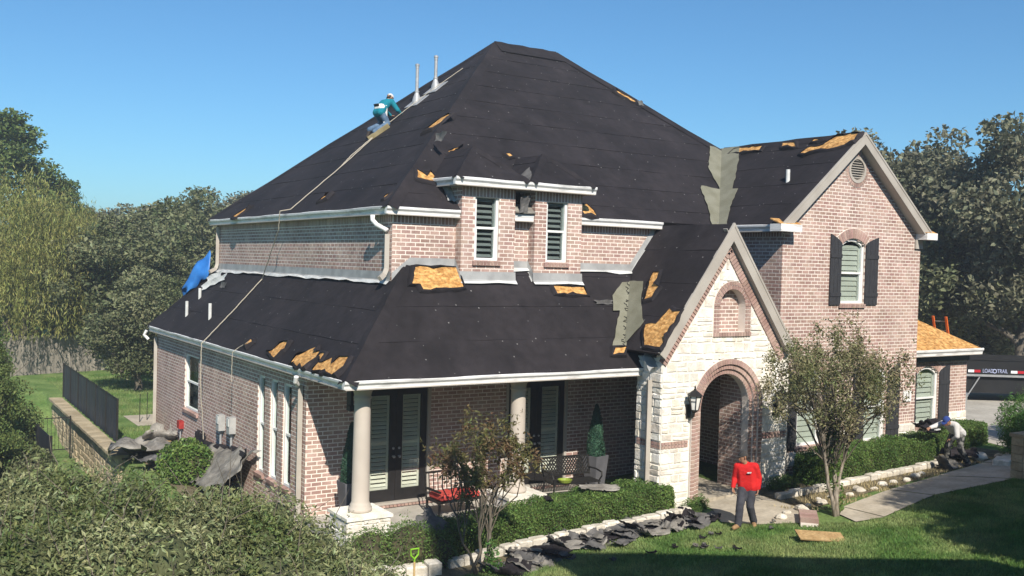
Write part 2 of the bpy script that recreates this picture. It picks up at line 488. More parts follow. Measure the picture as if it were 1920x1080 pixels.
# ------------------------------------------------------------------ ground
def ground_mesh():
    xs = np.unique(np.concatenate([np.linspace(-240, -60, 8), np.arange(-60, -14, 3.0), np.arange(-14, -2.2, 0.3), np.arange(-2.2, -1.5, 0.05), np.arange(-1.5, 32, 0.3), np.arange(32, 80, 3.0), np.linspace(80, 280, 8)]))
    ys = np.unique(np.concatenate([np.linspace(-140, -30, 6), np.arange(-30, -10, 1.0), np.arange(-10, 30, 0.3), np.arange(30, 80, 3.0), np.linspace(80, 300, 9)]))
    X, Y = np.meshgrid(xs, ys)
    Z = terrain(X, Y)
    V = np.stack([X, Y, Z], -1).reshape(-1, 3)
    ny, nx = X.shape
    i = np.arange(ny * nx).reshape(ny, nx)
    F = np.stack([i[:-1, :-1], i[:-1, 1:], i[1:, 1:], i[1:, :-1]], -1).reshape(-1, 4)
    o = npmesh("ground", V, F, MT["lawn"], smooth=True)
    return tag(o, kind="structure")
ground_mesh()

def ribbon(name, A, B, mat, lift, n=24, m=6, kind="structure"):
    """sheet draped on the terrain between two polylines of equal point count"""
    A, B = np.array(A, float), np.array(B, float)
    t = np.linspace(0, len(A) - 1, n)
    def samp(Q): return np.stack([np.interp(t, range(len(Q)), Q[:, 0]), np.interp(t, range(len(Q)), Q[:, 1])], -1)
    a, b = samp(A), samp(B)
    s = np.linspace(0, 1, m)[None, :, None]
    G = a[:, None] * (1 - s) + b[:, None] * s
    Z = terrain(G[..., 0], G[..., 1]) + lift
    V = np.concatenate([G, Z[..., None]], -1).reshape(-1, 3)
    i = np.arange(n * m).reshape(n, m)
    F = np.stack([i[:-1, :-1], i[:-1, 1:], i[1:, 1:], i[1:, :-1]], -1).reshape(-1, 4)
    # make sure the sheet faces up
    p = V[F[0]]
    if np.cross(p[1] - p[0], p[2] - p[0])[2] < 0: F = F[:, ::-1]
    return tag(npmesh(name, V, F, mat), kind=kind)

ribbon("planting_bed", [(1.2, -1.75), (4, -1.45), (7.6, -1.35)], [(1.2, 0.2), (4, 0.2), (7.6, 0.2)], MT["soil"], 0.012, 40, 14)
ribbon("planting_bed", [(9.2, -2.65), (11, -2.62), (13, -2.45), (17.4, -2.0), (19.2, -1.6)], [(10.0, -0.4), (12, -0.4), (13.5, -0.4), (17, -0.3), (18.8, 0.4)], MT["soil"], 0.012, 60, 16)
_A = [(9.75, -3.45), (10.3, -3.1), (11.3, -2.91), (12.4, -2.72), (13.5, -2.57), (14.7, -2.42), (15.9, -2.26), (17.2, -2.1), (18.4, -1.9), (19.6, -1.7)]
_B = [(9.5, -4.05), (10.2, -4.2), (11.4, -3.96), (12.6, -3.72), (14.0, -3.76), (15.6, -3.8), (16.8, -3.75), (18.0, -3.7), (19.2, -3.55), (20.5, -3.4)]
for _i in range(9):
    _e = 0.012 if _i else 0.0
    def _l(p, q, t): return (p[0] + (q[0] - p[0]) * t, p[1] + (q[1] - p[1]) * t)
    ribbon("path_slab", [_l(_A[_i], _A[_i + 1], _e), _l(_A[_i], _A[_i + 1], 0.99)], [_l(_B[_i], _B[_i + 1], _e), _l(_B[_i], _B[_i + 1], 0.99)], MT["concrete"], 0.028 + 0.006 * (_i % 2), 6, 8)
ribbon("path", [(8.42, -0.62), (8.3, -1.2), (7.75, -2.0), (8.1, -2.75)], [(9.98, -0.62), (9.85, -1.4), (9.72, -2.3), (8.75, -3.35)], MT["concrete"], 0.02, 30, 12)
ribbon("driveway", [(19.4, -2.6), (24, -3.5), (34, -6), (60, -14)], [(21.0, 3.0), (23, 9), (30, 14), (60, 24)], MT["drive"], 0.01, 30, 16)
ribbon("path", [(1.3, 25.2), (3, 25.4), (9, 26)], [(1.3, 25.8), (3, 26.1), (9, 26.7)], MT["concrete"], 0.01, 16, 4)
ribbon("patio", [(-0.1, 16.3), (2, 16.3)], [(-0.1, 18.6), (2, 18.6)], MT["concrete"], 0.012, 6, 6)
ribbon("planting_bed", [(-1.5, -4.0), (-1.3, 2), (-1.2, 7), (-1.2, 12)], [(1.3, -2.2), (0.16, 2), (0.16, 7), (0.16, 13)], MT["soil"], 0.012, 30, 10)

# ------------------------------------------------------------------ house
house = thing("brick_house", "two-storey brown brick house with stone entry gable and its roof stripped to black felt", "house", (0, 0, 0))
CO, BL, JT = 0.088, 0.229, 0.021
X, Y, Z = V3((1, 0, 0)), V3((0, 1, 0)), V3((0, 0, 1))
BRICKS = []       # (centre, u, n, length, height, wall)
ODD = MB()        # arch bricks, rowlocks, soldiers ... joined
def odd_brick(poly2, O, u, n, d=0.012, back=0.04):
    pts = [O + u * a + Z * z - n * back for a, z in poly2]
    # front face must look along n
    c = (pts[1] - pts[0]).cross(pts[2] - pts[1])
    if c.dot(n) > 0: ODD.prism(pts, n * (back + d))
    else: ODD.prism(pts[::-1], n * (back + d))

def cut(iv, a, b):
    out = []
    for p, q in iv:
        if b <= p or a >= q: out.append((p, q)); continue
        if a > p: out.append((p, a))
        if b < q: out.append((b, q))
    return out

def brick_wall(O, u, n, z0, z1, spans, soldier=0.0, thick=0.11, header_rows=(), name="wall", phase=0, lay=True):
    O, u, n = V3(O), V3(u), V3(n)
    rows = []
    z = z0
    top = z1 - soldier
    k = phase
    while z < top - 0.02:
        h = min(CO, top - z)
        rows.append((z, z + h, 'h' if any(abs((z + h / 2) - hr) < CO * 0.5 for hr in header_rows) else 'r', k))
        z += CO
        k += 1
    if soldier: rows.append((top, z1, 's', k))
    mb = MB()
    cells = []
    for za, zb, kind, k in rows:
        for a, b in spans((za + zb) / 2):
            if b - a < 0.02: continue
            c = O + u * ((a + b) / 2) + Z * ((za + zb) / 2) - n * (thick / 2)
            mb.obox(c, u * ((b - a) / 2 - 0.003), n * thick / 2, Z * (zb - za) / 2)
            if not lay: continue
            pitch = {'r': BL, 'h': BL * 0.42, 's': CO}[kind]
            s = math.floor(a / pitch) * pitch - (pitch / 2 if k % 2 and kind == 'r' else 0)
            while s < b:
                p, q = max(s, a + 0.002), min(s + pitch - JT, b - 0.002)
                if q - p > 0.035:
                    cells.append((p, q, za, zb, kind))
                s += pitch
    w = mb.build(name, MT["mortar"], house)
    for p, q, za, zb, kind in cells:
        hh = zb - za - JT
        if hh < 0.02: continue
        BRICKS.append((O + u * ((p + q) / 2) + Z * (za + hh / 2 + JT / 2), u, n, q - p, hh, w))
    return w

def arch_half(z, spring, r, rise):
    """half width of an opening with an arched head at height z (elliptic)"""
    if z <= spring: return r
    t = (z - spring) / rise
    return r * math.sqrt(max(0, 1 - t * t)) if t < 1 else 0

def ring(O, u, n, cx, cz, rin, rout, a0, a1, cnt, proud, ry=1.0):
    for i in range(cnt):
        t0 = a0 + (a1 - a0) * i / cnt
        t1 = a0 + (a1 - a0) * (i + 1) / cnt
        g = (t1 - t0) * 0.09
        t0 += g; t1 -= g
        poly = [(cx + rin * math.cos(t0), cz + rin * ry * math.sin(t0)), (cx + rout * math.cos(t0), cz + rout * ry * math.sin(t0)),
                (cx + rout * math.cos(t1), cz + rout * ry * math.sin(t1)), (cx + rin * math.cos(t1), cz + rin * ry * math.sin(t1))]
        odd_brick(poly, O, u, n, proud)

def arc_plate(mb, O, u, n, cx, cz, rin, rout, a0, a1, cnt, d0, d1, ry=1.0):
    """solid curved band (mortar bed or curved frame) between depths d0 and d1"""
    for i in range(cnt):
        t0 = a0 + (a1 - a0) * i / cnt
        t1 = a0 + (a1 - a0) * (i + 1) / cnt
        q = [(rin, t0), (rout, t0), (rout, t1), (rin, t1)]
        pts = [V3(O) + V3(u) * (cx + r * math.cos(t)) + Z * (cz + r * ry * math.sin(t)) + V3(n) * d0 for r, t in q]
        c = (pts[1] - pts[0]).cross(pts[2] - pts[1])
        if c.dot(V3(n)) < 0: pts = pts[::-1]
        mb.prism(pts, V3(n) * (d1 - d0))

SLAT = {}
def slat_mesh(w, mt="blind"):
    w = (round(w, 2), mt)
    if w not in SLAT:
        SLAT[w] = MB().obox((0, 0, 0), (w[0] / 2, 0, 0), (0, 0.028, 0.03) if mt != "blind_pale" else (0, 0.014, 0.058), (0, 0.005, -0.004)).mesh("blind_slat")
        SLAT[w].materials.append(MT[mt])
    return SLAT[w]

def window(O, u, n, a, b, z0, z1, rise=0.0, rail=0.5, slats=9, recess=0.075, sill=True, name="window", slat_pitch=None, frame=0.05, arch_bricks=True, lower_only=False, blind="blind"):
    O, u, n = V3(O), V3(u), V3(n)
    zs = z1 - rise
    P0 = O - n * recess
    mb = MB()
    w2 = frame
    def bx(m, p, q, za, zb, d0, d1):
        m.obox(P0 + u * (p + q) / 2 + Z * (za + zb) / 2 + n * (d0 + d1) / 2, u * (q - p) / 2, n * (d1 - d0) / 2, Z * (zb - za) / 2)
    bx(mb, a, a + w2, z0, zs, -0.05, 0.03)
    bx(mb, b - w2, b, z0, zs, -0.05, 0.03)
    bx(mb, a + w2, b - w2, z0, z0 + w2, -0.05, 0.028)
    zm = z0 + (z1 - z0) * rail
    bx(mb, a + w2, b - w2, zm - 0.025, zm + 0.025, -0.04, 0.02)
    cx, hw = (a + b) / 2, (b - a) / 2
    if rise > 0:
        R = (hw * hw + rise * rise) / (2 * rise)
        th = math.asin(min(1, hw / R))
        arc_plate(mb, P0, u, n, cx, z1 - R, R - w2, R, math.pi / 2 - th, math.pi / 2 + th, 12, -0.05, 0.03)
    else:
        bx(mb, a + w2, b - w2, z1 - w2, z1, -0.05, 0.028)
    # lower sash stands a little behind
    bx(mb, a + w2, a + w2 + 0.028, z0 + w2, zm - 0.025, -0.04, 0.012)
    bx(mb, b - w2 - 0.028, b - w2, z0 + w2, zm - 0.025, -0.04, 0.012)
    wo = mb.build(name, MT["white"], house)
    g = MB()
    bx(g, a + w2, b - w2, z0 + w2, zm - 0.02, -0.012, -0.008)
    g.build("pane", MT["glass"], wo)
    g = MB()
    if rise > 0:
        pts = [(a + w2, zm + 0.02), (b - w2, zm + 0.02)]
        for i in range(11):
            t = math.pi / 2 - th + 2 * th * i / 10
            pts.append((cx + (R - w2) * math.cos(t), z1 - R + (R - w2) * math.sin(t)))
        q = [P0 + u * p + Z * z - n * 0.01 for p, z in pts]
        c = (q[1] - q[0]).cross(q[2] - q[1])
        if c.dot(n) < 0: q = q[::-1]
        g.prism(q, n * 0.004)
    else:
        bx(g, a + w2, b - w2, zm + 0.02, z1 - w2, -0.012, -0.008)
    g.build("pane", MT["glass"], wo)
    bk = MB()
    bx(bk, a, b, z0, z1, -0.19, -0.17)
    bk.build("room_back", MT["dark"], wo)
    if slats:
        hi = zs - 0.02 if rise else z1 - w2
        lo = z0 + w2
        cnt = max(2, int((hi - lo) / (slat_pitch or 0.105)))
        me = slat_mesh(b - a - 2 * w2 - 0.10, blind)
        # blind stiles
        st = MB()
        bx(st, a + w2, a + w2 + 0.045, lo, hi, -0.075, -0.05)
        bx(st, b - w2 - 0.045, b - w2, lo, hi, -0.075, -0.05)
        bx(st, a + w2 + .045, b - w2 - .045, hi - 0.07, hi, -0.075, -0.05)
        st.build("blind_frame", MT[blind], wo)
        rot = Matrix((u, -n, Z)).transposed().to_4x4()
        for i in range(cnt):
            s = bpy.data.objects.new("blind_slat", me)
            COL.objects.link(s)
            s.parent = wo
            s.matrix_local = Matrix.Translation(P0 + u * cx + Z * (lo + 0.05 + (hi - 0.1 - lo) * i / (cnt - 1)) - n * 0.07) @ rot
    if sill:
        cnt = max(3, int((b - a + 0.1) / 0.088))
        for i in range(cnt):
            p = a - 0.05 + (b - a + 0.1) * i / cnt
            q = p + (b - a + 0.1) / cnt - 0.014
            c = O + u * (p + q) / 2 + Z * (z0 - 0.05) + n * 0.01
            ODD.obox(c, u * (q - p) / 2, n * 0.05 - Z * 0.012, Z * 0.045 + n * 0.008)
        m2 = MB()
        m2.obox(O + u * cx + Z * (z0 - 0.055), u * (hw + 0.045), n * 0.046, Z * 0.043)
        m2.build("sill", MT["mortar"], wo)
    return wo

def shutter(O, u, n, a, b, z0, za, zb):
    """board and batten shutter, top cut on a curve from za (at a) to zb (at b)"""
    O, u, n = V3(O), V3(u), V3(n)
    so = None
    root = MB()
    nb = 3
    for i in range(nb):
        p, q = a + (b - a) * i / nb, a + (b - a) * (i + 1) / nb - 0.008
        f = lambda x: za + (zb - za) * (((x - a) / (b - a)) ** 0.7 if zb > za else 1 - (1 - (x - a) / (b - a)) ** 0.7)
        pts = [(p, z0), (q, z0), (q, f(q)), ((p + q) / 2, f((p + q) / 2)), (p, f(p))]
        poly = [O + u * x + Z * z + n * 0.012 for x, z in pts]
        if (poly[1] - poly[0]).cross(poly[2] - poly[1]).dot(n) < 0: poly = poly[::-1]
        m = MB().prism(poly, n * 0.03)
        if so is None:
            so = m.build("shutter", MT["shutter"], house)
        else:
            m.build("board", MT["shutter"], so)
    h = min(za, zb) - z0
    for z in (z0 + h * 0.17, z0 + h * 0.80):
        m = MB().obox(O + u * (a + b) / 2 + Z * z + n * 0.05, u * ((b - a) / 2 - 0.004), n * 0.009, Z * 0.05)
        m.build("batten", MT["shutter"], so)
    return so

def rect(a, b): return lambda z: [(a, b)]

# ---- lower storey, left side (faces -x)
LX, LY = 0.19, 2.42
OL = (LX, 0, 0)
lw = [(10.45, 11.85, 1.22, 2.78), (4.98, 5.46, 0.62, 2.86), (4.14, 4.62, 0.62, 2.86), (3.28, 3.80, 0.62, 2.86)]
def sp(z):
    iv = [(LY, 15.2)]
    for a, b, z0, z1 in lw:
        if z0 - 0.1 < z < z1: iv = cut(iv, a, b)
    return iv
brick_wall(OL, Y, -X, -0.3, 3.16, sp)
for i, (a, b, z0, z1) in enumerate(lw):
    window(OL, Y, -X, a, b, z0, z1, slats=0 if i else 0, rail=0.5, frame=0.055)
# ---- lower storey, front wall under the porch
doors = [(1.52, 3.04), (5.18, 6.82)]
def sp(z):
    iv = [(LX, 9.9)]
    for a, b in doors:
        if z < 2.86: iv = cut(iv, a - 0.07, b + 0.07)
    return iv
brick_wall((0, LY, 0), X, -Y, -0.3, 3.16, sp)
def french_door(a, b, z0, z1, y):
    O = V3((0, y, 0))
    d = MB()
    f = 0.045
    d.box(a - 0.07, a, y - 0.02, y + 0.12, z0, z1 + 0.05)
    d.box(b, b + 0.07, y - 0.02, y + 0.12, z0, z1 + 0.05)
    d.box(a, b, y - 0.02, y + 0.12, z1, z1 + 0.05)
    tr = d.build("door_frame", MT["trim"], house)
    mid = (a + b) / 2
    for p, q in ((a + 0.004, mid - 0.004), (mid + 0.004, b - 0.004)):
        m = MB()
        st = 0.15
        ya, yb = y + 0.03, y + 0.075
        m.box(p, p + st, ya, yb, z0, z1)
        m.box(q - st, q, ya, yb, z0, z1)
        m.box(p + st, q - st, ya, yb, z0, z0 + 0.26)
        m.box(p + st, q - st, ya, yb, z1 - 0.14, z1)
        dr = m.build("door", MT["black"], house)
        MB().box(p + st, q - st, y + 0.045, y + 0.049, z0 + 0.26, z1 - 0.14).build("pane", MT["glass"], dr)
        fr = MB()
        yf, yg = y + 0.085, y + 0.11
        w = 0.045
        za, zb = z0 + 0.24, z1 - 0.1
        zm = z0 + (z1 - z0) * 0.5
        fr.box(p + st - .03, p + st + w, yf, yg, za, zb).box(q - st - w, q - st + .03, yf, yg, za, zb)
        for zc in (za, zm, zb - 0.07): fr.box(p + st + w, q - st - w, yf, yg, zc, zc + 0.07)
        fr.build("blind_frame", MT["blind"], dr)
        me = slat_mesh(q - p - 2 * st - 2 * w)
        for lo, hi in ((za + 0.07, zm), (zm + 0.07, zb - 0.07)):
            c = int((hi - lo) / 0.088)
            for i in range(c):
                s = bpy.data.objects.new("blind_slat", me)
                COL.objects.link(s)
                s.parent = dr
                s.location = ((p + q) / 2, y + 0.098, lo + 0.045 + (hi - lo - 0.08) * i / (c - 1))
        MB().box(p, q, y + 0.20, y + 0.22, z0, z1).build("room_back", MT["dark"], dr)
    h = MB()
    for s in (-1, 1):
        h.tube([(mid + s * 0.07, y + 0.03, z0 + 0.98), (mid + s * 0.07, y - 0.03, z0 + 0.98)], 0.02, 8)
        h.ball((mid + s * 0.07, y - 0.04, z0 + 0.98), 0.032)
        h.ball((mid + s * 0.07, y + 0.0, z0 + 1.16), 0.028)
    h.build("door_handle", MT["steel"], dr)
    s = MB().box(a - 0.05, b + 0.05, y - 0.09, y + 0.1, z0 - 0.05, z0 - 0.002)
    s.build("door_sill", MT["trim"], house)
    cnt = int((b - a + .3) / 0.088)
    for i in range(cnt):
        p = a - .15 + i * (b - a + .3) / cnt
        ODD.box(p, p + 0.074, y - 0.13, y + 0.02, z0 - 0.10, z0 - 0.056)
for a, b in doors: french_door(a, b, 0.34, 2.80, LY)
# ---- upper storey
UX, UY = 1.73, 1.75
brick_wall((UX, 0, 0), Y, -X, 5.0, 6.62, rect(UY, 14.05), soldier=0.23)
for a, b in ((UX, 3.27), (4.6, 5.18), (6.46, 9.2)):
    brick_wall((0, UY, 0), X, -Y, 5.2, 6.62, rect(a, b), soldier=0.23)
# ---- dormers
DY = 1.5
DORM = [(3.25, 4.62), (5.16, 6.48)]
DWIN = [(3.585, 4.20), (5.475, 6.075)]
for (a, b), (wa, wb) in zip(DORM, DWIN):
    def sp(z, a=a, b=b, wa=wa, wb=wb):
        iv = [(a, b)]
        if 5.58 < z < 7.02: iv = cut(iv, wa, wb)
        return iv
    brick_wall((0, DY, 0), X, -Y, 5.12, 7.26, sp, soldier=0.23)
    brick_wall((a, 0, 0), Y, -X, 5.12, 7.26, rect(DY, 2.6))
    brick_wall((b, 0, 0), Y, X, 5.12, 7.26, rect(DY, 2.6))
    window((0, DY, 0), X, -Y, wa, wb, 5.65, 7.08, slats=9, slat_pitch=0.115, frame=0.06, rail=0.5, blind="blind_grey")
# ---- right wing
WX0, WX1, WY, WXM = 11.27, 16.776, -0.311, 13.9
WTOP = lambda z: max(0.0, (9.18 - 0.16 - z) / 0.8336)
OW = (0, WY, 0)
wins = [(13.46, 14.40, 4.80, 6.49, 0.17), (11.98, 12.88, 1.22, 3.16, 0.2), (14.58, 15.47, 1.14, 3.12, 0.2)]
def sp(z):
    h = WTOP(z)
    iv = [(max(WX0, WXM - h), min(WX1, WXM + h))]
    for a, b, z0, z1, rise in wins:
        if z0 - 0.1 < z < z1:
            cx, hw = (a + b) / 2, (b - a) / 2
            k = z - (z1 - rise)
            if k > 0: hw *= math.sqrt(max(0, 1 - (k / rise)))
            iv = cut(iv, cx - hw, cx + hw)
    d = 0.34
    if abs(z - 8.27) < d: iv = cut(iv, 13.97 - math.sqrt(d * d - (z - 8.27) ** 2), 13.97 + math.sqrt(d * d - (z - 8.27) ** 2))
    return [(p, q) for p, q in iv if q - p > 0.03]
wing_wall = brick_wall(OW, X, -Y, 0.0, 9.0, sp, header_rows=(1.59, 1.68))
for a, b, z0, z1, rise in wins:
    window(OW, X, -Y, a, b, z0, z1, rise=rise, slats=9, slat_pitch=0.13, frame=0.07, rail=0.47, blind="blind_pale")
    hw = (b - a) / 2
    Rr = (hw * hw + rise * rise) / (2 * rise)
    th = math.asin(hw / Rr)
    bed = MB()
    arc_plate(bed, OW, X, -Y, (a + b) / 2, z1 - Rr, Rr, Rr + 0.27, math.pi / 2 - th - .02, math.pi / 2 + th + .02, 14, -0.05, 0.012)
    bed.build("wall", MT["mortar"], house)
    ring(V3(OW), X, -Y, (a + b) / 2, z1 - Rr, Rr + 0.006, Rr + 0.255, math.pi / 2 - th, math.pi / 2 + th, 13, 0.022)
shutter(OW, X, -Y, 13.02, 13.45, 4.77, 6.58, 6.34)
shutter(OW, X, -Y, 14.42, 14.93, 4.77, 6.34, 6.55)
for a, b, c, d in ((11.50, 11.95, 3.22, 2.98), (12.92, 13.42, 2.98, 3.22), (14.10, 14.55, 3.2, 2.96), (15.52, 16.04, 2.96, 3.2)):
    shutter(OW, X, -Y, a, b, 1.16, c, d)
# round gable vent
vm = MB()
arc_plate(vm, OW, X, -Y, 13.97, 8.27, 0.27, 0.345, 0, 2 * math.pi, 28, -0.06, 0.03)
vent = vm.build("gable_vent", MT["trim"], house)
MB().obox((13.97, WY + 0.1, 8.27), (0.3, 0, 0), (0, 0.01, 0), (0, 0, 0.3)).build("vent_back", MT["dark"], vent)
for i in range(8):
    z = 8.27 - 0.25 + 0.5 * (i + 0.5) / 8
    hw = math.sqrt(max(0.001, 0.285 ** 2 - (z - 8.27) ** 2))
    MB().obox((13.97, WY + 0.03, z), (hw, 0, 0), (0, 0.03, -0.022), (0, 0.006, 0.008)).build("vent_slat", MT["trim"], vent)
bed = MB()
arc_plate(bed, OW, X, -Y, 13.97, 8.27, 0.345, 0.46, 0, 2 * math.pi, 32, -0.04, 0.011)
bed.build("wall", MT["mortar"], house)
ring(V3(OW), X, -Y, 13.97, 8.27, 0.352, 0.448, 0, 2 * math.pi, 30, 0.02)
brick_wall((WX0, 0, 0), Y, -X, 0.0, 6.66, rect(WY, 2.6), soldier=0.23, phase=1)
brick_wall((WX1, 0, 0), Y, X, 0.0, 6.6, rect(WY, 4.0), phase=1, lay=False)
# ---- low bay beyond the wing
GY, GX1 = 0.5, 20.48
def sp(z):
    iv = [(WX1, GX1)]
    if 1.2 < z < 2.93:
        hw = 0.52
        k = z - 2.72
        if k > 0: hw *= math.sqrt(max(0, 1 - k / 0.21))
        iv = cut(iv, 18.52 - hw, 18.52 + hw)
    return iv
OG = (0, GY, 0)
brick_wall(OG, X, -Y, 0.2, 3.22, sp, header_rows=(1.59, 1.68))
window(OG, X, -Y, 18.0, 19.04, 1.2, 2.93, rise=0.21, slats=9, slat_pitch=0.13, frame=0.08, rail=0.46, blind="blind_pale")
bed = MB()
Rr = (0.52 ** 2 + 0.21 ** 2) / 0.42
th = math.asin(0.52 / Rr)
arc_plate(bed, OG, X, -Y, 18.52, 2.93 - Rr, Rr, Rr + 0.24, math.pi / 2 - th - .02, math.pi / 2 + th + .02, 14, -0.05, 0.012)
bed.build("wall", MT["mortar"], house)
ring(V3(OG), X, -Y, 18.52, 2.93 - Rr, Rr + 0.006, Rr + 0.225, math.pi / 2 - th, math.pi / 2 + th, 13, 0.022)
shutter(OG, X, -Y, 19.08, 19.58, 1.2, 2.74, 2.98)
shutter(OG, X, -Y, 17.46, 17.97, 1.2, 2.98, 2.74)
brick_wall((GX1, 0, 0), Y, X, 0.2, 3.2, rect(GY, 6.0), phase=1)
# ---- dark cores added to keep light from leaking through the hollow house
core = MB()
core.box(LX + 0.32, 9.9, LY + 0.32, 14.9, -0.3, 3.2)
core.box(UX + 0.3, 16.0, UY + 0.5, 13.8, 3.3, 6.6)
core.box(WX0 + 0.3, WX1 - 0.3, WY + 0.32, 8, 0, 6.6)
core.box(WX1 - 0.2, GX1 - 0.2, GY + 0.3, 8, 0, 3.2)
for a, b in DORM: core.box(a + 0.14, b - 0.14, DY + 0.3, 2.8, 5.2, 7.2)
core.build("dark_backing", MT["dark"], house)

# ------------------------------------------------------------------ stone entry gable
PY, PX0, PX1, PXM = -0.65, 7.20, 11.24, 9.077
PTOP = lambda z: max(0.0, (6.639 - 0.20 - z) / 1.343)
AX, ASP, AR, ARO = 9.18, 2.42, 0.77, 1.13
NX, NSZ, NSP, NR, NRO = 9.27, 4.16, 4.74, 0.41, 0.60
OP = V3((0, PY, 0))
def stone_sp(z, edge=0.0):
    h = PTOP(z) - edge
    iv = [(max(PX0, PXM - h), min(PX1, PXM + h))]
    if iv[0][1] <= iv[0][0]: return []
    if z < ASP + ARO: iv = cut(iv, AX - arch_half(z, ASP, ARO, ARO), AX + arch_half(z, ASP, ARO, ARO))
    if NSZ - 0.1 < z < NSP + NRO: iv = cut(iv, NX - arch_half(z, NSP, NRO, NRO), NX + arch_half(z, NSP, NRO, NRO))
    return iv
mb = MB()
z = 0.0
while z < 6.4:
    for a, b in stone_sp(z + 0.03):
        if b - a > 0.02: mb.box(a, b, PY, PY + 0.22, z, z + 0.06)
    z += 0.06
mb.box(PX0, PX0 + 0.2, PY + 0.222, 0.2, 0.0, 3.6)
mb.box(PX1 - 0.2, PX1, PY + 0.222, WY, 0.0, 3.7)
stone_wall = mb.build("stone_wall", MT["stone_mortar"], house)
SR = random.Random(11)
def lay_stone(O, u, n, a, b, za, zb, parent, mat=None, proud=0.015, jit=0.016, name="stone", gap=0.009, off=None):
    O, u, n = V3(O), V3(u), V3(n)
    g = gap
    c = [(a + g, za + g), (b - g, za + g), (b - g, zb - g), (a + g, zb - g)]
    c = [(x + SR.uniform(-jit, jit) * (0.6), y + SR.uniform(-jit, jit)) for x, y in c]
    mid = ((c[0][0] + c[1][0]) / 2, (c[0][1] + c[1][1]) / 2 + SR.uniform(-jit, jit))
    mid2 = ((c[2][0] + c[3][0]) / 2, (c[2][1] + c[3][1]) / 2 + SR.uniform(-jit, jit))
    ring_ = [c[0], mid, c[1], c[2], mid2, c[3]]
    cx, cz = sum(p[0] for p in ring_) / 6, sum(p[1] for p in ring_) / 6
    d = proud * SR.uniform(0.7, 1.5)
    ins = [(cx + (x - cx) * (1 - min(0.3, 0.018 / max(0.03, (b - a) / 2))), cz + (y - cz) * (1 - min(0.3, 0.018 / max(0.03, (zb - za) / 2)))) for x, y in ring_]
    m = MB()
    P = [O + u * x + Z * y - n * 0.02 for x, y in ring_] + [O + u * x + Z * y + n * (d + SR.uniform(-0.006, 0.006)) for x, y in ins]
    fs = [(i, (i + 1) % 6, 6 + (i + 1) % 6, 6 + i) for i in range(6)] + [tuple(range(6, 12))]
    if u.cross(Z).dot(n) < 0: fs = [f[::-1] for f in fs]
    m.add(P, fs)
    return m.build(name, mat or MT["stone"], parent)
# rows of chopped limestone
z = 0.02
while z < 6.2:
    h = SR.choice((0.12, 0.15, 0.18, 0.22, 0.25))
    if z < 1.60 < z + h: h = 1.60 - z if 1.60 - z > 0.09 else h
    if abs(z - 1.60) < 0.012:      # two header courses of brick run through the stone
        for r in range(2):
            zz = 1.60 + r * 0.078
            for a, b in stone_sp(zz + 0.03):
                s = a + 0.01
                while s + 0.085 < b:
                    odd_brick([(s, zz + .006), (s + 0.082, zz + .006), (s + 0.082, zz + 0.068), (s, zz + 0.068)], OP, X, -Y, 0.02)
                    s += 0.099
            s = PY + 0.02
            while s < 0.1:
                odd_brick([(s, zz + .006), (s + 0.082, zz + .006), (s + 0.082, zz + 0.068), (s, zz + 0.068)], V3((PX0, 0, 0)), Y, -X, 0.02)
                s += 0.099
        z = 1.758
        continue
    lo = [stone_sp(z + 0.02, 0.40), stone_sp(z + h / 2, 0.40), stone_sp(z + h - 0.02, 0.40)]
    for a, b in lo[1]:
        # keep the stones inside the opening edges over the whole course
        for q in (lo[0], lo[2]):
            m_ = [(p0, p1) for p0, p1 in q if p1 > a and p0 < b]
            if m_: a, b = max(a, min(p for p, _ in m_)), min(b, max(p for _, p in m_))
        s = a
        while s < b - 0.03:
            w = SR.uniform(0.15, 0.42) if h > 0.17 else SR.uniform(0.2, 0.5)
            if b - (s + w) < 0.16: w = b - s
            if h > 0.17 and w > 0.2 and SR.random() < 0.3:
                hs = h * SR.uniform(0.4, 0.6)
                lay_stone(OP, X, -Y, s, s + w, z, z + hs, stone_wall)
                lay_stone(OP, X, -Y, s, s + w, z + hs, z + h, stone_wall)
            else:
                lay_stone(OP, X, -Y, s, s + w, z, z + h, stone_wall)
            s += w
    if z < 3.5:
        s = PY
        while s < 0.18:
            w = min(SR.uniform(0.2, 0.42), 0.2 - s)
            if 0.2 - (s + w) < 0.1: w = 0.2 - s
            lay_stone((PX0, 0, 0), Y, -X, s, s + w, z, z + h, stone_wall, proud=0.026)
            s += w
    z += h
# soldier bricks up the gable edges
sl = V3((1, 0, 1.343)).normalized()
for sgn in (-1, 1):
    e = V3((-sgn * sl.x, 0, sl.z))           # up the rake
    nrm = V3((-sgn * sl.z, 0, -sl.x))        # into the wall
    top = V3((PXM, PY, 6.639 - 0.22))
    L = 0.10
    while True:
        c = top - e * L
        if c.z < 3.62: break
        ODD.obox(c + nrm * 0.225 + V3((0, -0.006, 0)), e * 0.032, nrm * 0.10, V3((0, 0.03, 0)))
        L += 0.088
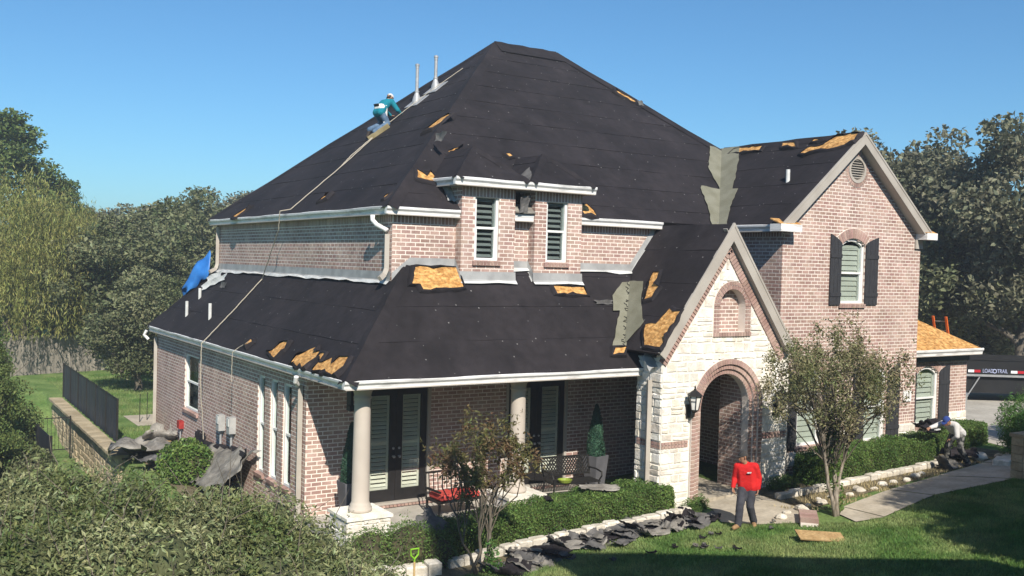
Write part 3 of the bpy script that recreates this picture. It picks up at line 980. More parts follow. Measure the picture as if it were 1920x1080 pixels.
# arch rings: three stepped rowlock rings on brick piers
for k, (ri, ro, pr) in enumerate(((0.775, 0.885, -0.05), (0.89, 1.0, 0.0), (1.005, 1.125, 0.05))):
    ring(OP, X, -Y, AX, ASP, ri, ro, 0, math.pi, 34 + 4 * k, pr + 0.02)
    z = 0.25
    while z < ASP - 0.02:
        for s in (-1, 1):
            a, b = sorted((AX + s * ri, AX + s * ro))
            odd_brick([(a + .004, z), (b - .004, z), (b - .004, z + CO - JT), (a + .004, z + CO - JT)], OP, X, -Y, pr + 0.02, 0.12)
        z += CO
bed = MB()
for ri, ro, pr in ((0.77, 0.888, -0.05), (0.888, 1.003, 0.0), (1.003, 1.13, 0.05)):
    arc_plate(bed, OP, X, -Y, AX, ASP, ri, ro, 0, math.pi, 24, -0.25, pr + 0.008)
    for s in (-1, 1):
        a, b = sorted((AX + s * ri, AX + s * ro))
        bed.box(a, b, PY - pr - 0.008, PY + 0.25, 0.1, ASP)
bed.build("arch", MT["mortar"], house)
# niche
bed = MB()
arc_plate(bed, OP, X, -Y, NX, NSP, NR, NRO, 0, math.pi, 20, -0.22, 0.012)
for s in (-1, 1):
    a, b = sorted((NX + s * NR, NX + s * NRO))
    bed.box(a, b, PY - 0.012, PY + 0.22, NSZ, NSP)
bed.box(NX - NRO - .02, NX + NRO + .02, PY - 0.012, PY + 0.2, NSZ - 0.1, NSZ)
bed.build("niche", MT["mortar"], house)
for ri, ro in ((0.412, 0.498), (0.508, 0.592)):
    ring(OP, X, -Y, NX, NSP, ri, ro, 0, math.pi, 17 if ri < .5 else 21, 0.024)
    z = NSZ + 0.005
    while z < NSP - 0.03:
        for s in (-1, 1):
            a, b = sorted((NX + s * ri, NX + s * ro))
            odd_brick([(a + .003, z), (b - .003, z), (b - .003, z + 0.068), (a + .003, z + 0.068)], OP, X, -Y, 0.024)
        z += CO
for i in range(14):
    a = NX - NRO + i * 2 * NRO / 14
    odd_brick([(a + .006, NSZ - 0.095), (a + 2 * NRO / 14 - .006, NSZ - 0.095), (a + 2 * NRO / 14 - .006, NSZ - 0.004), (a + .006, NSZ - 0.004)], OP, X, -Y, 0.05)
brick_wall((0, PY + 0.21, 0), X, -Y, NSZ - 0.02, NSP + 0.45, rect(NX - 0.45, NX + 0.45), thick=0.05)
# entry passage
brick_wall((8.3, 0, 0), Y, -X, 0.1, 3.2, rect(-0.38, 1.09), phase=1)  # unseen left wall, added to keep porch light out of the passage
brick_wall((9.97, 0, 0), Y, -X, 0.1, 3.26, rect(PY + 0.2, 0.35), phase=1)
MB().box(8.25, 9.9, 1.1, 1.2, 0.1, 3.15).build("dark_backing", MT["dark"], house)  # dark plate and black door carry the shade inside the arch
dr = MB().box(8.55, 9.75, 1.0, 1.06, 0.42, 2.9).build("door", MT["black"], house)
MB().box(7.3, 11.1, PY + 0.24, 1.2, 3.28, 3.34).build("ceiling", MT["soffit"], house)
MB().box(8.40, 9.97, PY - 0.1, 1.1, 0.2, 0.40).build("floor", MT["concrete"], house)
# stone base course of the wing and of the low bay
def stone_base(O, a, b, z0, z1, name="stone_wall"):
    O = V3(O)
    w = MB().box(a, b, O.y - 0.03, O.y + 0.02, z0, z1).build(name, MT["stone_mortar"], house)
    z = z0
    while z < z1 - 0.04:
        h = min(SR.choice((0.16, 0.2, 0.25)), z1 - z)
        if z1 - (z + h) < 0.1: h = z1 - z
        s = a
        while s < b - 0.02:
            wd = SR.uniform(0.25, 0.55)
            if b - (s + wd) < 0.15: wd = b - s
            lay_stone(O + V3((0, -0.03, 0)), X, -Y, s, s + wd, z, z + h, w)
            s += wd
        z += h
stone_base(OW, 11.3, 11.95, 0.9, 1.1)
for a, b in ((11.3, 11.48), (13.44, 14.08), (16.06, WX1)): stone_base(OW, a, b, 0.9, 1.52)
stone_base(OW, 11.5, 16.06, 0.75, 1.06)
stone_base(OG, 19.6, GX1, 0.6, 1.52)
stone_base(OG, WX1 + .02, 19.6, 0.6, 1.12)
# number plaque
pl = MB().box(16.21, 16.55, WY - 0.045, WY - 0.012, 2.13, 2.43).build("number_plaque", MT["plaque"], house)
def text_mesh(body, size, depth, mat, parent, name, M4, align='CENTER', sx=1.0):
    cu = bpy.data.curves.new(name, 'FONT')
    cu.body = body
    cu.size = size
    cu.extrude = depth
    cu.align_x = align
    cu.align_y = 'CENTER'
    tmp = bpy.data.objects.new(name, cu)
    COL.objects.link(tmp)
    dg = bpy.context.evaluated_depsgraph_get()
    me = bpy.data.meshes.new_from_object(tmp.evaluated_get(dg))
    bpy.data.objects.remove(tmp)
    me.materials.clear()
    me.transform(M4 @ Matrix.Diagonal((sx, 1, 1, 1)))
    if parent is not None: me.transform(Matrix.Translation(-ROOT.get(parent, V3((0, 0, 0)))))
    return link(name, me, mat, parent)
FRONT = Matrix(((1, 0, 0, 0), (0, 0, -1, 0), (0, 1, 0, 0), (0, 0, 0, 1)))     # text facing -y
text_mesh("52", 0.17, 0.003, MT["ink"], pl, "house_number", Matrix.Translation((16.38, WY - 0.047, 2.28)) @ FRONT)
# ------------------------------------------------------------------ roofs
NAILS = []
def clip_half(poly, s0, keep_above):
    out = []
    for i in range(len(poly)):
        p, q = poly[i], poly[(i + 1) % len(poly)]
        ip = (p[1] >= s0) == keep_above or p[1] == s0
        iq = (q[1] >= s0) == keep_above or q[1] == s0
        if ip: out.append(p)
        if ip != iq:
            t = (s0 - p[1]) / (q[1] - p[1])
            out.append((p[0] + (q[0] - p[0]) * t, s0))
    return out
def spans_at(poly, s):
    xs = []
    for i in range(len(poly)):
        p, q = poly[i], poly[(i + 1) % len(poly)]
        if (p[1] <= s < q[1]) or (q[1] <= s < p[1]):
            xs.append(p[0] + (q[0] - p[0]) * (s - p[1]) / (q[1] - p[1]))
    return (min(xs), max(xs)) if len(xs) >= 2 else None

class Plane:
    """roof slope: pts in order, first edge is the eave"""
    def __init__(s, pts):
        s.p = [V3(p) for p in pts]
        s.e = (s.p[1] - s.p[0]).normalized()
        s.n = s.e.cross(s.p[2] - s.p[1]).normalized()
        if s.n.z < 0: s.n = -s.n
        s.s = s.n.cross(s.e).normalized()
        if s.s.z < 0: s.s = -s.s
        s.o = s.p[0]
        s.poly = [((p - s.o).dot(s.e), (p - s.o).dot(s.s)) for p in s.p]
    def at(s, a, b, h=0.0): return s.o + s.e * a + s.s * b + s.n * h
    def loc(s, P):
        d = V3(P) - s.o
        return d.dot(s.e), d.dot(s.s)

def felt_slope(pl, seed, strip=0.86, thick=0.05, name="roof", nails=1.0, first=0.0):
    r = random.Random(seed)
    top = max(p[1] for p in pl.poly)
    mb = MB()
    # deck slab
    off = pl.n * -thick
    ps = pl.p if (pl.p[1] - pl.p[0]).cross(pl.p[2] - pl.p[1]).dot(pl.n) > 0 else pl.p[::-1]
    mb.prism([p + off for p in ps], pl.n * thick)
    deck = mb.build(name, MT["felt"], house)
    s0 = first
    k = 0
    while s0 < top - 0.03:
        s1 = min(top, s0 + strip)
        n = 3
        rows = []
        for j in range(n + 1):
            sj = s0 + (min(s1 + 0.06, top) - s0) * j / n
            iv = spans_at(pl.poly, min(sj, top - 1e-3) if sj > 0 else 1e-4)
            if iv is None: iv = rows[-1][1] if rows else (0, 0)
            rows.append((sj, iv))
        wid = max(iv[1] - iv[0] for _, iv in rows)
        m = max(2, int(wid / 0.45))
        vs, fs = [], []
        ph = r.uniform(0, 100)
        for j, (sj, (a, b)) in enumerate(rows):
            t = j / n
            base = 0.011 * (1 - t) + 0.003 * t
            for i in range(m + 1):
                x = a + (b - a) * i / m
                w = mnoise.noise(V3((x * 0.9 + ph, sj * 2.0, seed))) * 0.012 + mnoise.noise(V3((x * 3.1 + ph, sj * 3.0, seed + 9))) * 0.006
                ed = 0.02 * mnoise.noise(V3((x * 1.7, ph, 3.0))) if j == 0 and k > 0 else 0
                vs.append(pl.at(x, sj + ed, base + 0.012 + w * (0.4 if j == 0 else 1.0)))
        nv = len(vs)
        for j in range(n):
            for i in range(m):
                q = (j * (m + 1) + i, j * (m + 1) + i + 1, (j + 1) * (m + 1) + i + 1, (j + 1) * (m + 1) + i)
                fs.append(q)
        if (vs[1] - vs[0]).cross(vs[m + 1] - vs[0]).dot(pl.n) < 0: fs = [f[::-1] for f in fs]
        # lower edge turned down to the sheet below
        lo = [v - pl.n * 0.012 for v in vs[:m + 1]]
        vs += lo
        for i in range(m): fs.append((i, i + 1, nv + i + 1, nv + i))
        MB().add(vs, fs).build("felt_strip", MT["felt"], deck, smooth=False)
        # cap nails
        a, b = rows[0][1]
        for row in (0.05, 0.42, 0.78):
            sj = s0 + row
            iv = spans_at(pl.poly, sj)
            if not iv or sj > top: continue
            x = iv[0] + r.uniform(0, 0.5)
            while x < iv[1]:
                if r.random() < 0.5 * nails: NAILS.append((pl.at(x, sj + r.uniform(-.05, .05), 0.036), pl.n, r.uniform(0.009, 0.02)))
                x += r.uniform(0.3, 0.75)
        s0 += strip
        k += 1
    return deck

ZL, PF, PL_ = 3.314, 1.25, 1.06
hx = lambda y: y * PF / PL_
low_front = Plane([(0, 0, ZL), (9.0, 0, ZL), (9.0, 1.8, ZL + PF * 1.8), (hx(1.8), 1.8, ZL + PF * 1.8)])
yb_ = 15.53
low_left = Plane([(0, 0, ZL), (0, yb_, ZL), (hx(1.8), yb_ - 1.8, ZL + PF * 1.8), (hx(1.8), 1.8, ZL + PF * 1.8)])
low_back = Plane([(0, yb_, ZL), (9.0, yb_, ZL), (9.0, yb_ - 1.8, ZL + PF * 1.8), (hx(1.8), yb_ - 1.8, ZL + PF * 1.8)])
roof_lf = felt_slope(low_front, 1)
roof_ll = felt_slope(low_left, 2)
felt_slope(low_back, 3, nails=0)
ZU, PM = 6.704, 0.8355
x0, x1, y0, y1, xr0, xr1, yr, ZR = 1.523, 16.61, 1.535, 14.397, 7.954, 10.182, 7.966, 12.077
m_front = Plane([(x0, y0, ZU), (x1, y0, ZU), (xr1, yr, ZR), (xr0, yr, ZR)])
yk = 1.93
zk = ZU + PM * (yk - y0)
m_front_up = Plane([(x0 + yk - y0, yk, zk), (x1 - yk + y0, yk, zk), (xr1, yr, ZR), (xr0, yr, ZR)])
m_left = Plane([(x0, y1, ZU), (x0, y0, ZU), (xr0, yr, ZR)])
m_back = Plane([(x1, y1, ZU), (x0, y1, ZU), (xr0, yr, ZR), (xr1, yr, ZR)])
m_right = Plane([(x1, y0, ZU), (x1, y1, ZU), (xr1, yr, ZR)])
roof_mf = felt_slope(m_front_up, 4)
for a, b in ((x0, 3.25), (4.62, 5.16), (6.48, x1)):
    felt_slope(Plane([(a, y0, ZU), (b, y0, ZU), (b - (yk - y0 if b == x1 else 0), yk, zk), (a + (yk - y0 if a == x0 else 0), yk, zk)]), 41)
roof_ml = felt_slope(m_left, 5)
felt_slope(m_back, 6, nails=0)
felt_slope(m_right, 7, nails=0)
# felt folded over the hips and the ridge
def hip_cap(p, q, w=0.24, na=None, nb=None, name="hip_cap", lift=0.05):
    p, q = V3(p), V3(q)
    t = (q - p).normalized()
    n = 9
    vs, fs = [], []
    for i in range(n + 1):
        c = p + (q - p) * i / n
        d = 0.012 * math.sin(i * 2.1)
        up = (na + nb).normalized()
        a = t.cross(na).normalized() * w
        b = nb.cross(t).normalized() * w
        if a.dot(nb) > 0: a = -a
        if b.dot(na) > 0: b = -b
        vs += [c + a + na * (lift - .008), c + up * (lift + 0.02 + d), c + b + nb * (lift - .008)]
    for i in range(n):
        for j in range(2):
            fs.append((i * 3 + j, i * 3 + j + 1, (i + 1) * 3 + j + 1, (i + 1) * 3 + j))
    return MB().add(vs, fs).build(name, MT["felt"], house)
hip_cap((x0, y0, ZU), (xr0, yr, ZR), 0.2, m_left.n, m_front.n, lift=0.036)
hip_cap((x0, y1, ZU), (xr0, yr, ZR), 0.2, m_left.n, m_back.n, lift=0.036)
hip_cap((x1, y0, ZU), (xr1, yr, ZR), 0.25, m_right.n, m_front.n)
hip_cap((xr0, yr, ZR), (xr1, yr, ZR), 0.5, m_back.n, m_front.n, "ridge_cap", 0.06)
hip_cap((0, 0, ZL), (hx(1.7), 1.7, ZL + PF * 1.7), 0.22, low_left.n, low_front.n, lift=0.034)
hip_cap((0, yb_, ZL), (hx(1.8), yb_ - 1.8, ZL + PF * 1.8), 0.22, low_left.n, low_back.n, lift=0.034)
# wing roof
w_left = Plane([(10.927, 1.535, ZU), (10.927, -0.558, ZU), (WXM, -0.558, 9.18), (WXM, 4.50, 9.18)])
w_right = Plane([(16.873, -0.558, ZU), (16.873, 4.0, ZU), (WXM, 7.0, 9.18), (WXM, -0.558, 9.18)])
roof_wl = felt_slope(w_left, 8)
felt_slope(w_right, 9, nails=0)
hip_cap((WXM, -0.55, 9.18), (WXM, 4.4, 9.18), 0.22, w_left.n, w_right.n, "ridge_cap", 0.036)
# entry gable roof
p_left = Plane([(6.908, 1.9, 3.728), (6.908, -0.8, 3.728), (PXM, -0.8, 6.639), (PXM, 1.9, 6.639)])
p_right = Plane([(11.246, -0.8, 3.728), (11.246, 1.9, 3.728), (PXM, 1.9, 6.639), (PXM, -0.8, 6.639)])
roof_pl = felt_slope(p_left, 10, strip=0.95)
roof_pr = felt_slope(p_right, 11, nails=0)
# dormer roofs
def dormer_roof(a, b, seed):
    ya, ze, h = 1.25, 7.40, (b - a) / 2
    zp = ze + PM * h
    ym = y0 + (ze - ZU) / PM + 0.03
    yp = y0 + (zp - ZU) / PM + 0.05
    xm = (a + b) / 2
    f = Plane([(a, ya, ze), (b, ya, ze), (xm, ya + h, zp)])
    l = Plane([(a, ym, ze), (a, ya, ze), (xm, ya + h, zp), (xm, yp, zp)])
    r = Plane([(b, ya, ze), (b, ym, ze), (xm, yp, zp), (xm, ya + h, zp)])
    for i, p in enumerate((f, l, r)): felt_slope(p, seed + i, nails=0.5)
    hip_cap((a, ya, ze), (xm, ya + h, zp), 0.14, l.n, f.n, lift=0.034)
    hip_cap((b, ya, ze), (xm, ya + h, zp), 0.14, r.n, f.n, lift=0.034)
    return f, l, r
dr1 = dormer_roof(2.97, 4.82, 21)
dr2 = dormer_roof(4.87, 6.67, 31)
# bare sheathing on the low bay
ZG, PG, gx1, gy0 = 3.43, 0.60, 20.62, 0.1
g_front = Plane([(WX1 + .01, gy0, ZG), (gx1, gy0, ZG), (gx1 - 3.0, gy0 + 3.0, ZG + PG * 3.0), (WX1 + .01, gy0 + 3.0, ZG + PG * 3.0)])
g_right = Plane([(gx1, gy0, ZG), (gx1, gy0 + 7, ZG), (gx1 - 3.0, gy0 + 7, ZG + PG * 3.0), (gx1 - 3.0, gy0 + 3.0, ZG + PG * 3.0)])
for p in (g_front, g_right):
    mb = MB()
    ps = p.p if (p.p[1] - p.p[0]).cross(p.p[2] - p.p[1]).dot(p.n) > 0 else p.p[::-1]
    mb.prism([q - p.n * 0.05 for q in ps], p.n * 0.03)
    bay_deck = mb.build("roof", MT["osb"], house)
    # sheathing panels with open joints
    top = max(q[1] for q in p.poly)
    s = 0.0
    k = 0
    while s < top - 0.05:
        t = min(top, s + 1.22)
        lo, hi = spans_at(p.poly, s + 1e-3), spans_at(p.poly, t - 1e-3)
        a = lo[0] - (1.2 if k % 2 else 0)
        while a < lo[1]:
            b = a + 2.44
            poly = []
            for ss, iv in ((s + .003, lo), (t - .003, hi)):
                aa, bb = max(a + .003, iv[0]), min(b - .003, iv[1])
                poly.append((aa, bb, ss))
            (a0, b0, s_0), (a1, b1, s_1) = poly
            if b0 - a0 > 0.1:
                if b1 < a1: a1 = b1 = min(max(a1, hi[0]), hi[1])
                P = [p.at(a0, s_0, -0.02), p.at(b0, s_0, -0.02), p.at(b1, s_1, -0.02), p.at(a1, s_1, -0.02)]
                if (P[1] - P[0]).cross(P[2] - P[1]).dot(p.n) < 0: P = P[::-1]
                MB().prism(P, p.n * 0.02).build("osb_panel", MT["osb"], bay_deck)
            a = b
        s = t
        k += 1

# cap nails as one mass
def nails():
    vs, fs = [], []
    for c, n, r in NAILS:
        t = n.orthogonal().normalized()
        b = n.cross(t)
        i0 = len(vs)
        for k in range(5):
            a = 2 * math.pi * k / 5
            vs.append(c + (t * math.cos(a) + b * math.sin(a)) * r)
        fs.append(tuple(range(i0, i0 + 5)))
    MB().add(vs, fs).build("cap_nail", MT["cap_nail"], house, kind="stuff")
nails()

# ------------------------------------------------------------------ torn places, bare sheathing
def torn_patch(pl, outline, parent, mat="osb", h=0.052, name="osb_patch", jag=0.03, thick=0.008, seed=0):
    """outline in world x,y,z or plane coords; edges roughened"""
    r = random.Random(seed + len(outline))
    pts = []
    n = len(outline)
    for i in range(n):
        a, b = outline[i], outline[(i + 1) % n]
        L = math.hypot(b[0] - a[0], b[1] - a[1])
        m = max(1, int(L / 0.14)) if jag else 1
        for k in range(m):
            t = k / m
            j = jag if k else jag * 0.3
            pts.append((a[0] + (b[0] - a[0]) * t + r.uniform(-j, j), a[1] + (b[1] - a[1]) * t + r.uniform(-j, j)))
    P = [pl.at(x, y, h) for x, y in pts]
    # orientation
    ar = sum(pts[i][0] * pts[(i + 1) % len(pts)][1] - pts[(i + 1) % len(pts)][0] * pts[i][1] for i in range(len(pts)))
    if (ar > 0) != (pl.e.cross(pl.s).dot(pl.n) > 0): P = P[::-1]
    o = MB().prism(P, pl.n * thick).build(name, MT[mat], parent)
    if mat == "osb":
        # the torn felt stands up a little round the bare place
        cx_, cy_ = sum(p[0] for p in pts) / len(pts), sum(p[1] for p in pts) / len(pts)
        vs, fs = [], []
        m = len(pts)
        for i, (x, y) in enumerate(pts):
            d = max(0.05, math.hypot(x - cx_, y - cy_))
            ux, uy = (x - cx_) / d, (y - cy_) / d
            k = r.uniform(0.01, 0.045)
            up_ = r.uniform(0.008, 0.035) if r.random() < 0.75 else r.uniform(0.04, 0.08)
            vs += [pl.at(x - ux * k, y - uy * k, h + thick + up_), pl.at(x + ux * 0.035, y + uy * 0.035, h + thick + up_ * 0.55), pl.at(x + ux * 0.08, y + uy * 0.08, 0.028)]
        for i in range(m):
            j = (i + 1) % m
            for q in range(2): fs.append((i * 3 + q, j * 3 + q, j * 3 + q + 1, i * 3 + q + 1))
        MB().add(vs, fs).build("felt_edge", MT["felt"], parent)
    return o
def L2(pl, pts): return [pl.loc(p) for p in pts]
def onplane(pl, xy_or): return pl.loc(xy_or)
def pc(pl, x=None, y=None, z=None):
    """plane coordinates of the point on the slope at the given two world coordinates"""
    n, o = pl.n, pl.o
    if z is None: z = o.z - (n.x * (x - o.x) + n.y * (y - o.y)) / n.z
    elif y is None: y = o.y - (n.x * (x - o.x) + n.z * (z - o.z)) / n.y
    elif x is None: x = o.x - (n.y * (y - o.y) + n.z * (z - o.z)) / n.x
    return pl.loc((x, y, z))
def patch(pl, parent, pts, **k):
    return torn_patch(pl, [pc(pl, x=p[0], y=p[1]) for p in pts], parent, **k)

# lower front roof, under the upper wall: bare strips
patch(low_front, roof_lf, [(2.0, 1.40), (2.18, 1.40), (2.22, 1.32), (3.25, 1.36), (3.27, 1.71), (2.2, 1.71), (2.12, 1.6)], seed=1)
patch(low_front, roof_lf, [(5.62, 1.27), (6.50, 1.25), (6.47, 1.40), (5.60, 1.42)], seed=2, jag=0.015)
# lower left eave: four torn bites at the gutter
patch(low_left, roof_ll, [(0.03, 0.42), (0.03, 1.62), (0.16, 1.66), (0.30, 1.25), (0.20, 1.05), (0.33, 0.95), (0.36, 0.55), (0.20, 0.40)], seed=3, jag=0.05)
patch(low_left, roof_ll, [(0.03, 2.0), (0.03, 2.85), (0.18, 2.9), (0.40, 2.35), (0.30, 2.15), (0.36, 1.95)], seed=4, jag=0.05)
patch(low_left, roof_ll, [(0.18, 1.60), (0.26, 1.95), (0.34, 1.86), (0.33, 1.70)], seed=5, jag=0.03)
patch(low_left, roof_ll, [(0.04, 3.9), (0.10, 4.5), (0.34, 4.25), (0.38, 3.85), (0.20, 3.75)], seed=6, jag=0.05)
patch(low_left, roof_ll, [(0.10, 5.95), (0.16, 6.25), (0.27, 6.15), (0.22, 5.85)], seed=7, jag=0.02)
# main left slope
patch(m_left, roof_ml, [(1.50, 11.5), (1.50, 11.95), (1.86, 11.62), (1.9, 11.35)], seed=8, jag=0.02)
patch(m_left, roof_ml, [(1.80, 6.0), (1.98, 6.05), (2.08, 5.75), (1.90, 5.66)], seed=9, jag=0.02)
patch(m_left, roof_ml, [(1.72, 2.05), (1.72, 2.16), (1.84, 2.16), (1.86, 2.04)], seed=19, jag=0.01)
patch(m_left, roof_ml, [(3.88, 4.55), (4.02, 4.62), (4.42, 4.55), (4.50, 4.30), (4.48, 4.18), (4.34, 4.20), (4.18, 4.16), (4.0, 4.25)], seed=10, jag=0.02)
# main front slope, left of the dormer
patch(m_front, roof_mf, [(2.52, 2.30), (3.02, 2.22), (3.14, 2.30), (3.0, 2.55), (2.86, 2.42), (2.66, 2.60)], seed=11, jag=0.02)
patch(m_front, roof_mf, [(6.58, 1.58), (6.95, 1.57), (7.0, 1.74), (6.92, 1.94), (6.75, 1.90), (6.6, 1.98)], seed=12, jag=0.03)
patch(m_front, roof_mf, [(11.28, 6.42), (11.78, 6.02), (11.85, 6.12), (11.7, 6.30), (11.36, 6.56)], seed=13, jag=0.02)
patch(m_front, roof_mf, [(3.78, 3.22), (4.05, 3.35), (4.32, 3.46), (4.02, 3.28), (3.92, 3.06)], seed=14, jag=0.02)
patch(m_front, roof_mf, [(5.45, 3.35), (5.62, 3.38), (5.66, 3.28), (5.52, 3.24)], seed=15, jag=0.02)
# wing ridge
patch(w_left, roof_wl, [(13.80, 3.85), (13.80, 2.75), (13.60, 2.65), (13.62, 3.9)], seed=16, jag=0.04)
patch(w_left, roof_wl, [(13.82, 2.05), (13.80, 1.55), (13.60, 1.35), (13.64, 1.95)], seed=17, jag=0.04)
patch(w_left, roof_wl, [(13.84, 0.95), (13.74, 0.55), (13.70, 0.95)], seed=18, jag=0.02)
patch(w_left, roof_wl, [(13.86, 0.2), (13.86, -0.52), (13.52, -0.52), (13.42, -0.2), (13.36, 0.35), (13.22, 0.75), (13.30, 1.0), (13.50, 0.9), (13.55, 0.45)], seed=20, jag=0.04)
# entry gable slope: the big bare corner and the valley membrane
patch(p_left, roof_pl, [(6.98, -0.86), (6.98, -0.30), (7.32, 0.05), (7.35, -0.25), (7.62, -0.42), (7.58, -0.80)], seed=22, jag=0.03)
patch(p_left, roof_pl, [(7.70, 0.58), (8.2, 0.86), (8.22, 0.62), (7.98, 0.5), (7.95, 0.32), (7.75, 0.36)], seed=23, jag=0.03)
# valley between the lower front roof and the entry gable: z equal on both slopes
def v_low(y): return PXM - (6.639 - (ZL + PF * y)) / 1.343
patch(low_front, roof_lf, [(v_low(.36) - .40, .36), (v_low(.36) + .02, .36), (v_low(1.5) + .02, 1.5), (v_low(1.5) - .30, 1.5), (v_low(1.2) - .50, 1.25), (v_low(1.0) - .50, .98), (v_low(1.0) - .30, .98)], seed=24, mat="valley", name="valley_sheet", jag=0.015, h=0.06)
vs2 = patch(p_left, roof_pl, [(v_low(.36) - .02, .36), (v_low(.36) + .42, .16), (v_low(.8) + .30, .62), (v_low(1.25) + .26, 1.0), (v_low(1.5) + .02, 1.5)], seed=25, mat="valley", name="valley_sheet", jag=0.02, h=0.064)
patch(low_front, roof_lf, [(v_low(.2) - .36, .22), (v_low(.2) + .0, .22), (v_low(.35), .35), (v_low(.35) - .36, .35)], seed=26, jag=0.02, h=0.066)
# scrawled marker line on the membrane (loose handwriting strokes)
rr = random.Random(5)
for k in range(15):
    y = 0.34 + k * 0.078
    x = v_low(y) - 0.05 + rr.uniform(-.02, .02) - (0.06 if k > 12 else 0)
    m = MB()
    pts = []
    for j in range(5):
        a, b = pc(low_front, x=x + rr.uniform(-.06, .05), y=y + 0.06 * j / 4 + rr.uniform(-.015, .015))
        pts.append(low_front.at(a, b, 0.074))
    m.tube(pts, 0.011, 4)
    if k not in (3, 7, 11): m.build("marker_stroke", MT["ink"], house)
# main valley between hip roof and wing
vx = lambda t: (10.927 + t, 1.535 + t)
def vpt(t, dx, dy): return (10.927 + t + dx, 1.535 + t + dy)
patch(m_front, roof_mf, [vpt(0, -.28, 0), vpt(0, 0.02, 0.0), vpt(2.9, 0.03, 0), vpt(2.9, -.42, .1), vpt(2.4, -.50, 0.02), vpt(2.05, -.48, .06), vpt(1.25, -.03, 0), vpt(1.22, -.62, .12), vpt(1.15, -.66, .1), vpt(.6, -.42, 0.05)], seed=27, mat="valley", name="valley_sheet", jag=0.02, h=0.056)
patch(w_left, roof_wl, [vpt(0, 0, 0), vpt(0.0, .0, -.32), vpt(.6, .0, -.42), vpt(1.2, .05, -.66), vpt(1.25, 0, -.50), vpt(2.2, .1, -.62), vpt(2.9, .05, -.72), vpt(2.95, 0, 0)], seed=28, mat="valley", name="valley_sheet", jag=0.02, h=0.056)
# small valley scraps by the dormers
patch(m_front, roof_mf, [(2.98, 2.30), (3.12, 2.42), (4.0, 3.24), (4.06, 3.2), (3.2, 2.3)], seed=29, mat="valley", name="valley_sheet", jag=0.01, h=0.05)
f2 = dr2[0]
torn_patch(dr2[1], [dr2[1].loc((4.87, 1.3, 7.40)), dr2[1].loc((5.1, 1.55, 7.59)), dr2[1].loc((5.35, 2.0, 7.80)), dr2[1].loc((5.0, 2.0, 7.51))], roof_mf, mat="felt2", name="felt_flap", jag=0.02, h=0.05, seed=30)
# loose curled flaps of felt
def flap(c, a, b, curl, parent=house, name="felt_flap", mat="felt2"):
    """small curled sheet: a and b span it, curl lifts the far edge"""
    c, a, b = V3(c), V3(a), V3(b)
    n = a.cross(b).normalized()
    if n.z < 0: n = -n
    vs, fs = [], []
    for i in range(6):
        t = i / 5
        for j in range(4):
            s = j / 3
            vs.append(c + a * (s + 0.08 * math.sin(5 * t + s * 3)) + b * t + n * (curl * t * t + 0.02 * math.sin(7 * s + 3 * t) + 0.05))
    for i in range(5):
        for j in range(3): fs.append((i * 4 + j, i * 4 + j + 1, i * 4 + j + 5, i * 4 + j + 4))
    return MB().add(vs, fs).build(name, MT[mat], parent)
def on(pl, x, y, h=0.0):
    a, b = pc(pl, x=x, y=y)
    return pl.at(a, b, h)
flap(on(m_left, 3.45, 3.15), m_left.e * 0.45, m_left.s * 0.18, 0.12)
flap(on(m_front, 11.85, 5.98), m_front.e * 0.2, m_front.s * 0.15, 0.08)
flap(on(m_front, 3.02, 1.75), m_front.e * 0.22, m_front.s * 0.5, 0.10, mat="flashing")
flap(on(m_front, 5.75, 3.1), m_front.e * 0.3, m_front.s * 0.15, 0.05)
flap(on(low_left, 1.25, 11.6), low_left.e * 0.5, low_left.s * 0.15, 0.08)
flap(V3((4.68, 1.5, 6.72)), V3((0.25, 0, 0.05)), V3((0.05, 0.05, 0.35)), 0.08)
flap(on(low_front, 6.62, 1.1), low_front.e * 0.5, low_front.s * 0.1, 0.03)

# ------------------------------------------------------------------ eaves: fascia gutters and soffits
def gutter(p, q, out, h=0.16, d=0.12, mat="gutter", name="gutter", lip=0.022, seed=0):
    """K-style gutter along p->q, p,q = roof edge; out = outward horizontal"""
    p, q, out = V3(p), V3(q), V3(out)
    p, q = p - out * (d * 0.75), q - out * (d * 0.75)
    prof = [(-0.02, -h), (d * 0.55, -h), (d * 0.62, -h * 0.62), (d * 0.95, -h * 0.35), (d, -0.012), (d - 0.018, 0.0), (d - 0.03, -0.02), (-0.02, -0.03)]
    r = random.Random(seed)
    L = (q - p).length
    n = max(2, int(L / 0.6))
    vs, fs = [], []
    m = len(prof)
    for i in range(n + 1):
        c = p + (q - p) * i / n
        wob = 0.006 * math.sin(i * 1.3 + seed) + r.uniform(-.004, .004)
        for a, b in prof: vs.append(c + out * (a + wob) + Z * (b + lip + wob * 0.6))
    for i in range(n):
        for k in range(m): fs.append((i * m + k, i * m + (k + 1) % m, (i + 1) * m + (k + 1) % m, (i + 1) * m + k))
    fs += [tuple(range(m)), tuple(range(n * m, n * m + m))]
    return MB().add(vs, fs).build(name, MT[mat], house)
def soffit(poly, z, t=0.02, mat="soffit"):
    return MB().prism([(x, y, z) for x, y in poly], (0, 0, t)).build("soffit", MT[mat], house)
gutter((-0.03, 0.0, ZL), (7.60, 0.0, ZL), (0, -1, 0), seed=1)
gutter((0.0, 0.10, ZL), (0.0, yb_, ZL), (-1, 0, 0), seed=2)
soffit([(0, 0), (9.0, 0), (9.0, LY - .002), (0, LY - .002)], ZL - 0.155)
soffit([(0, LY), (LX - .002, LY), (LX - .002, yb_), (0, yb_)], ZL - 0.155)
gutter((x0 - .03, y0, ZU), (3.24, y0, ZU), (0, -1, 0), seed=3)
gutter((4.63, y0, ZU), (5.15, y0, ZU), (0, -1, 0), seed=4, d=0.04)
gutter((6.49, y0, ZU), (9.02, y0, ZU), (0, -1, 0), seed=5)
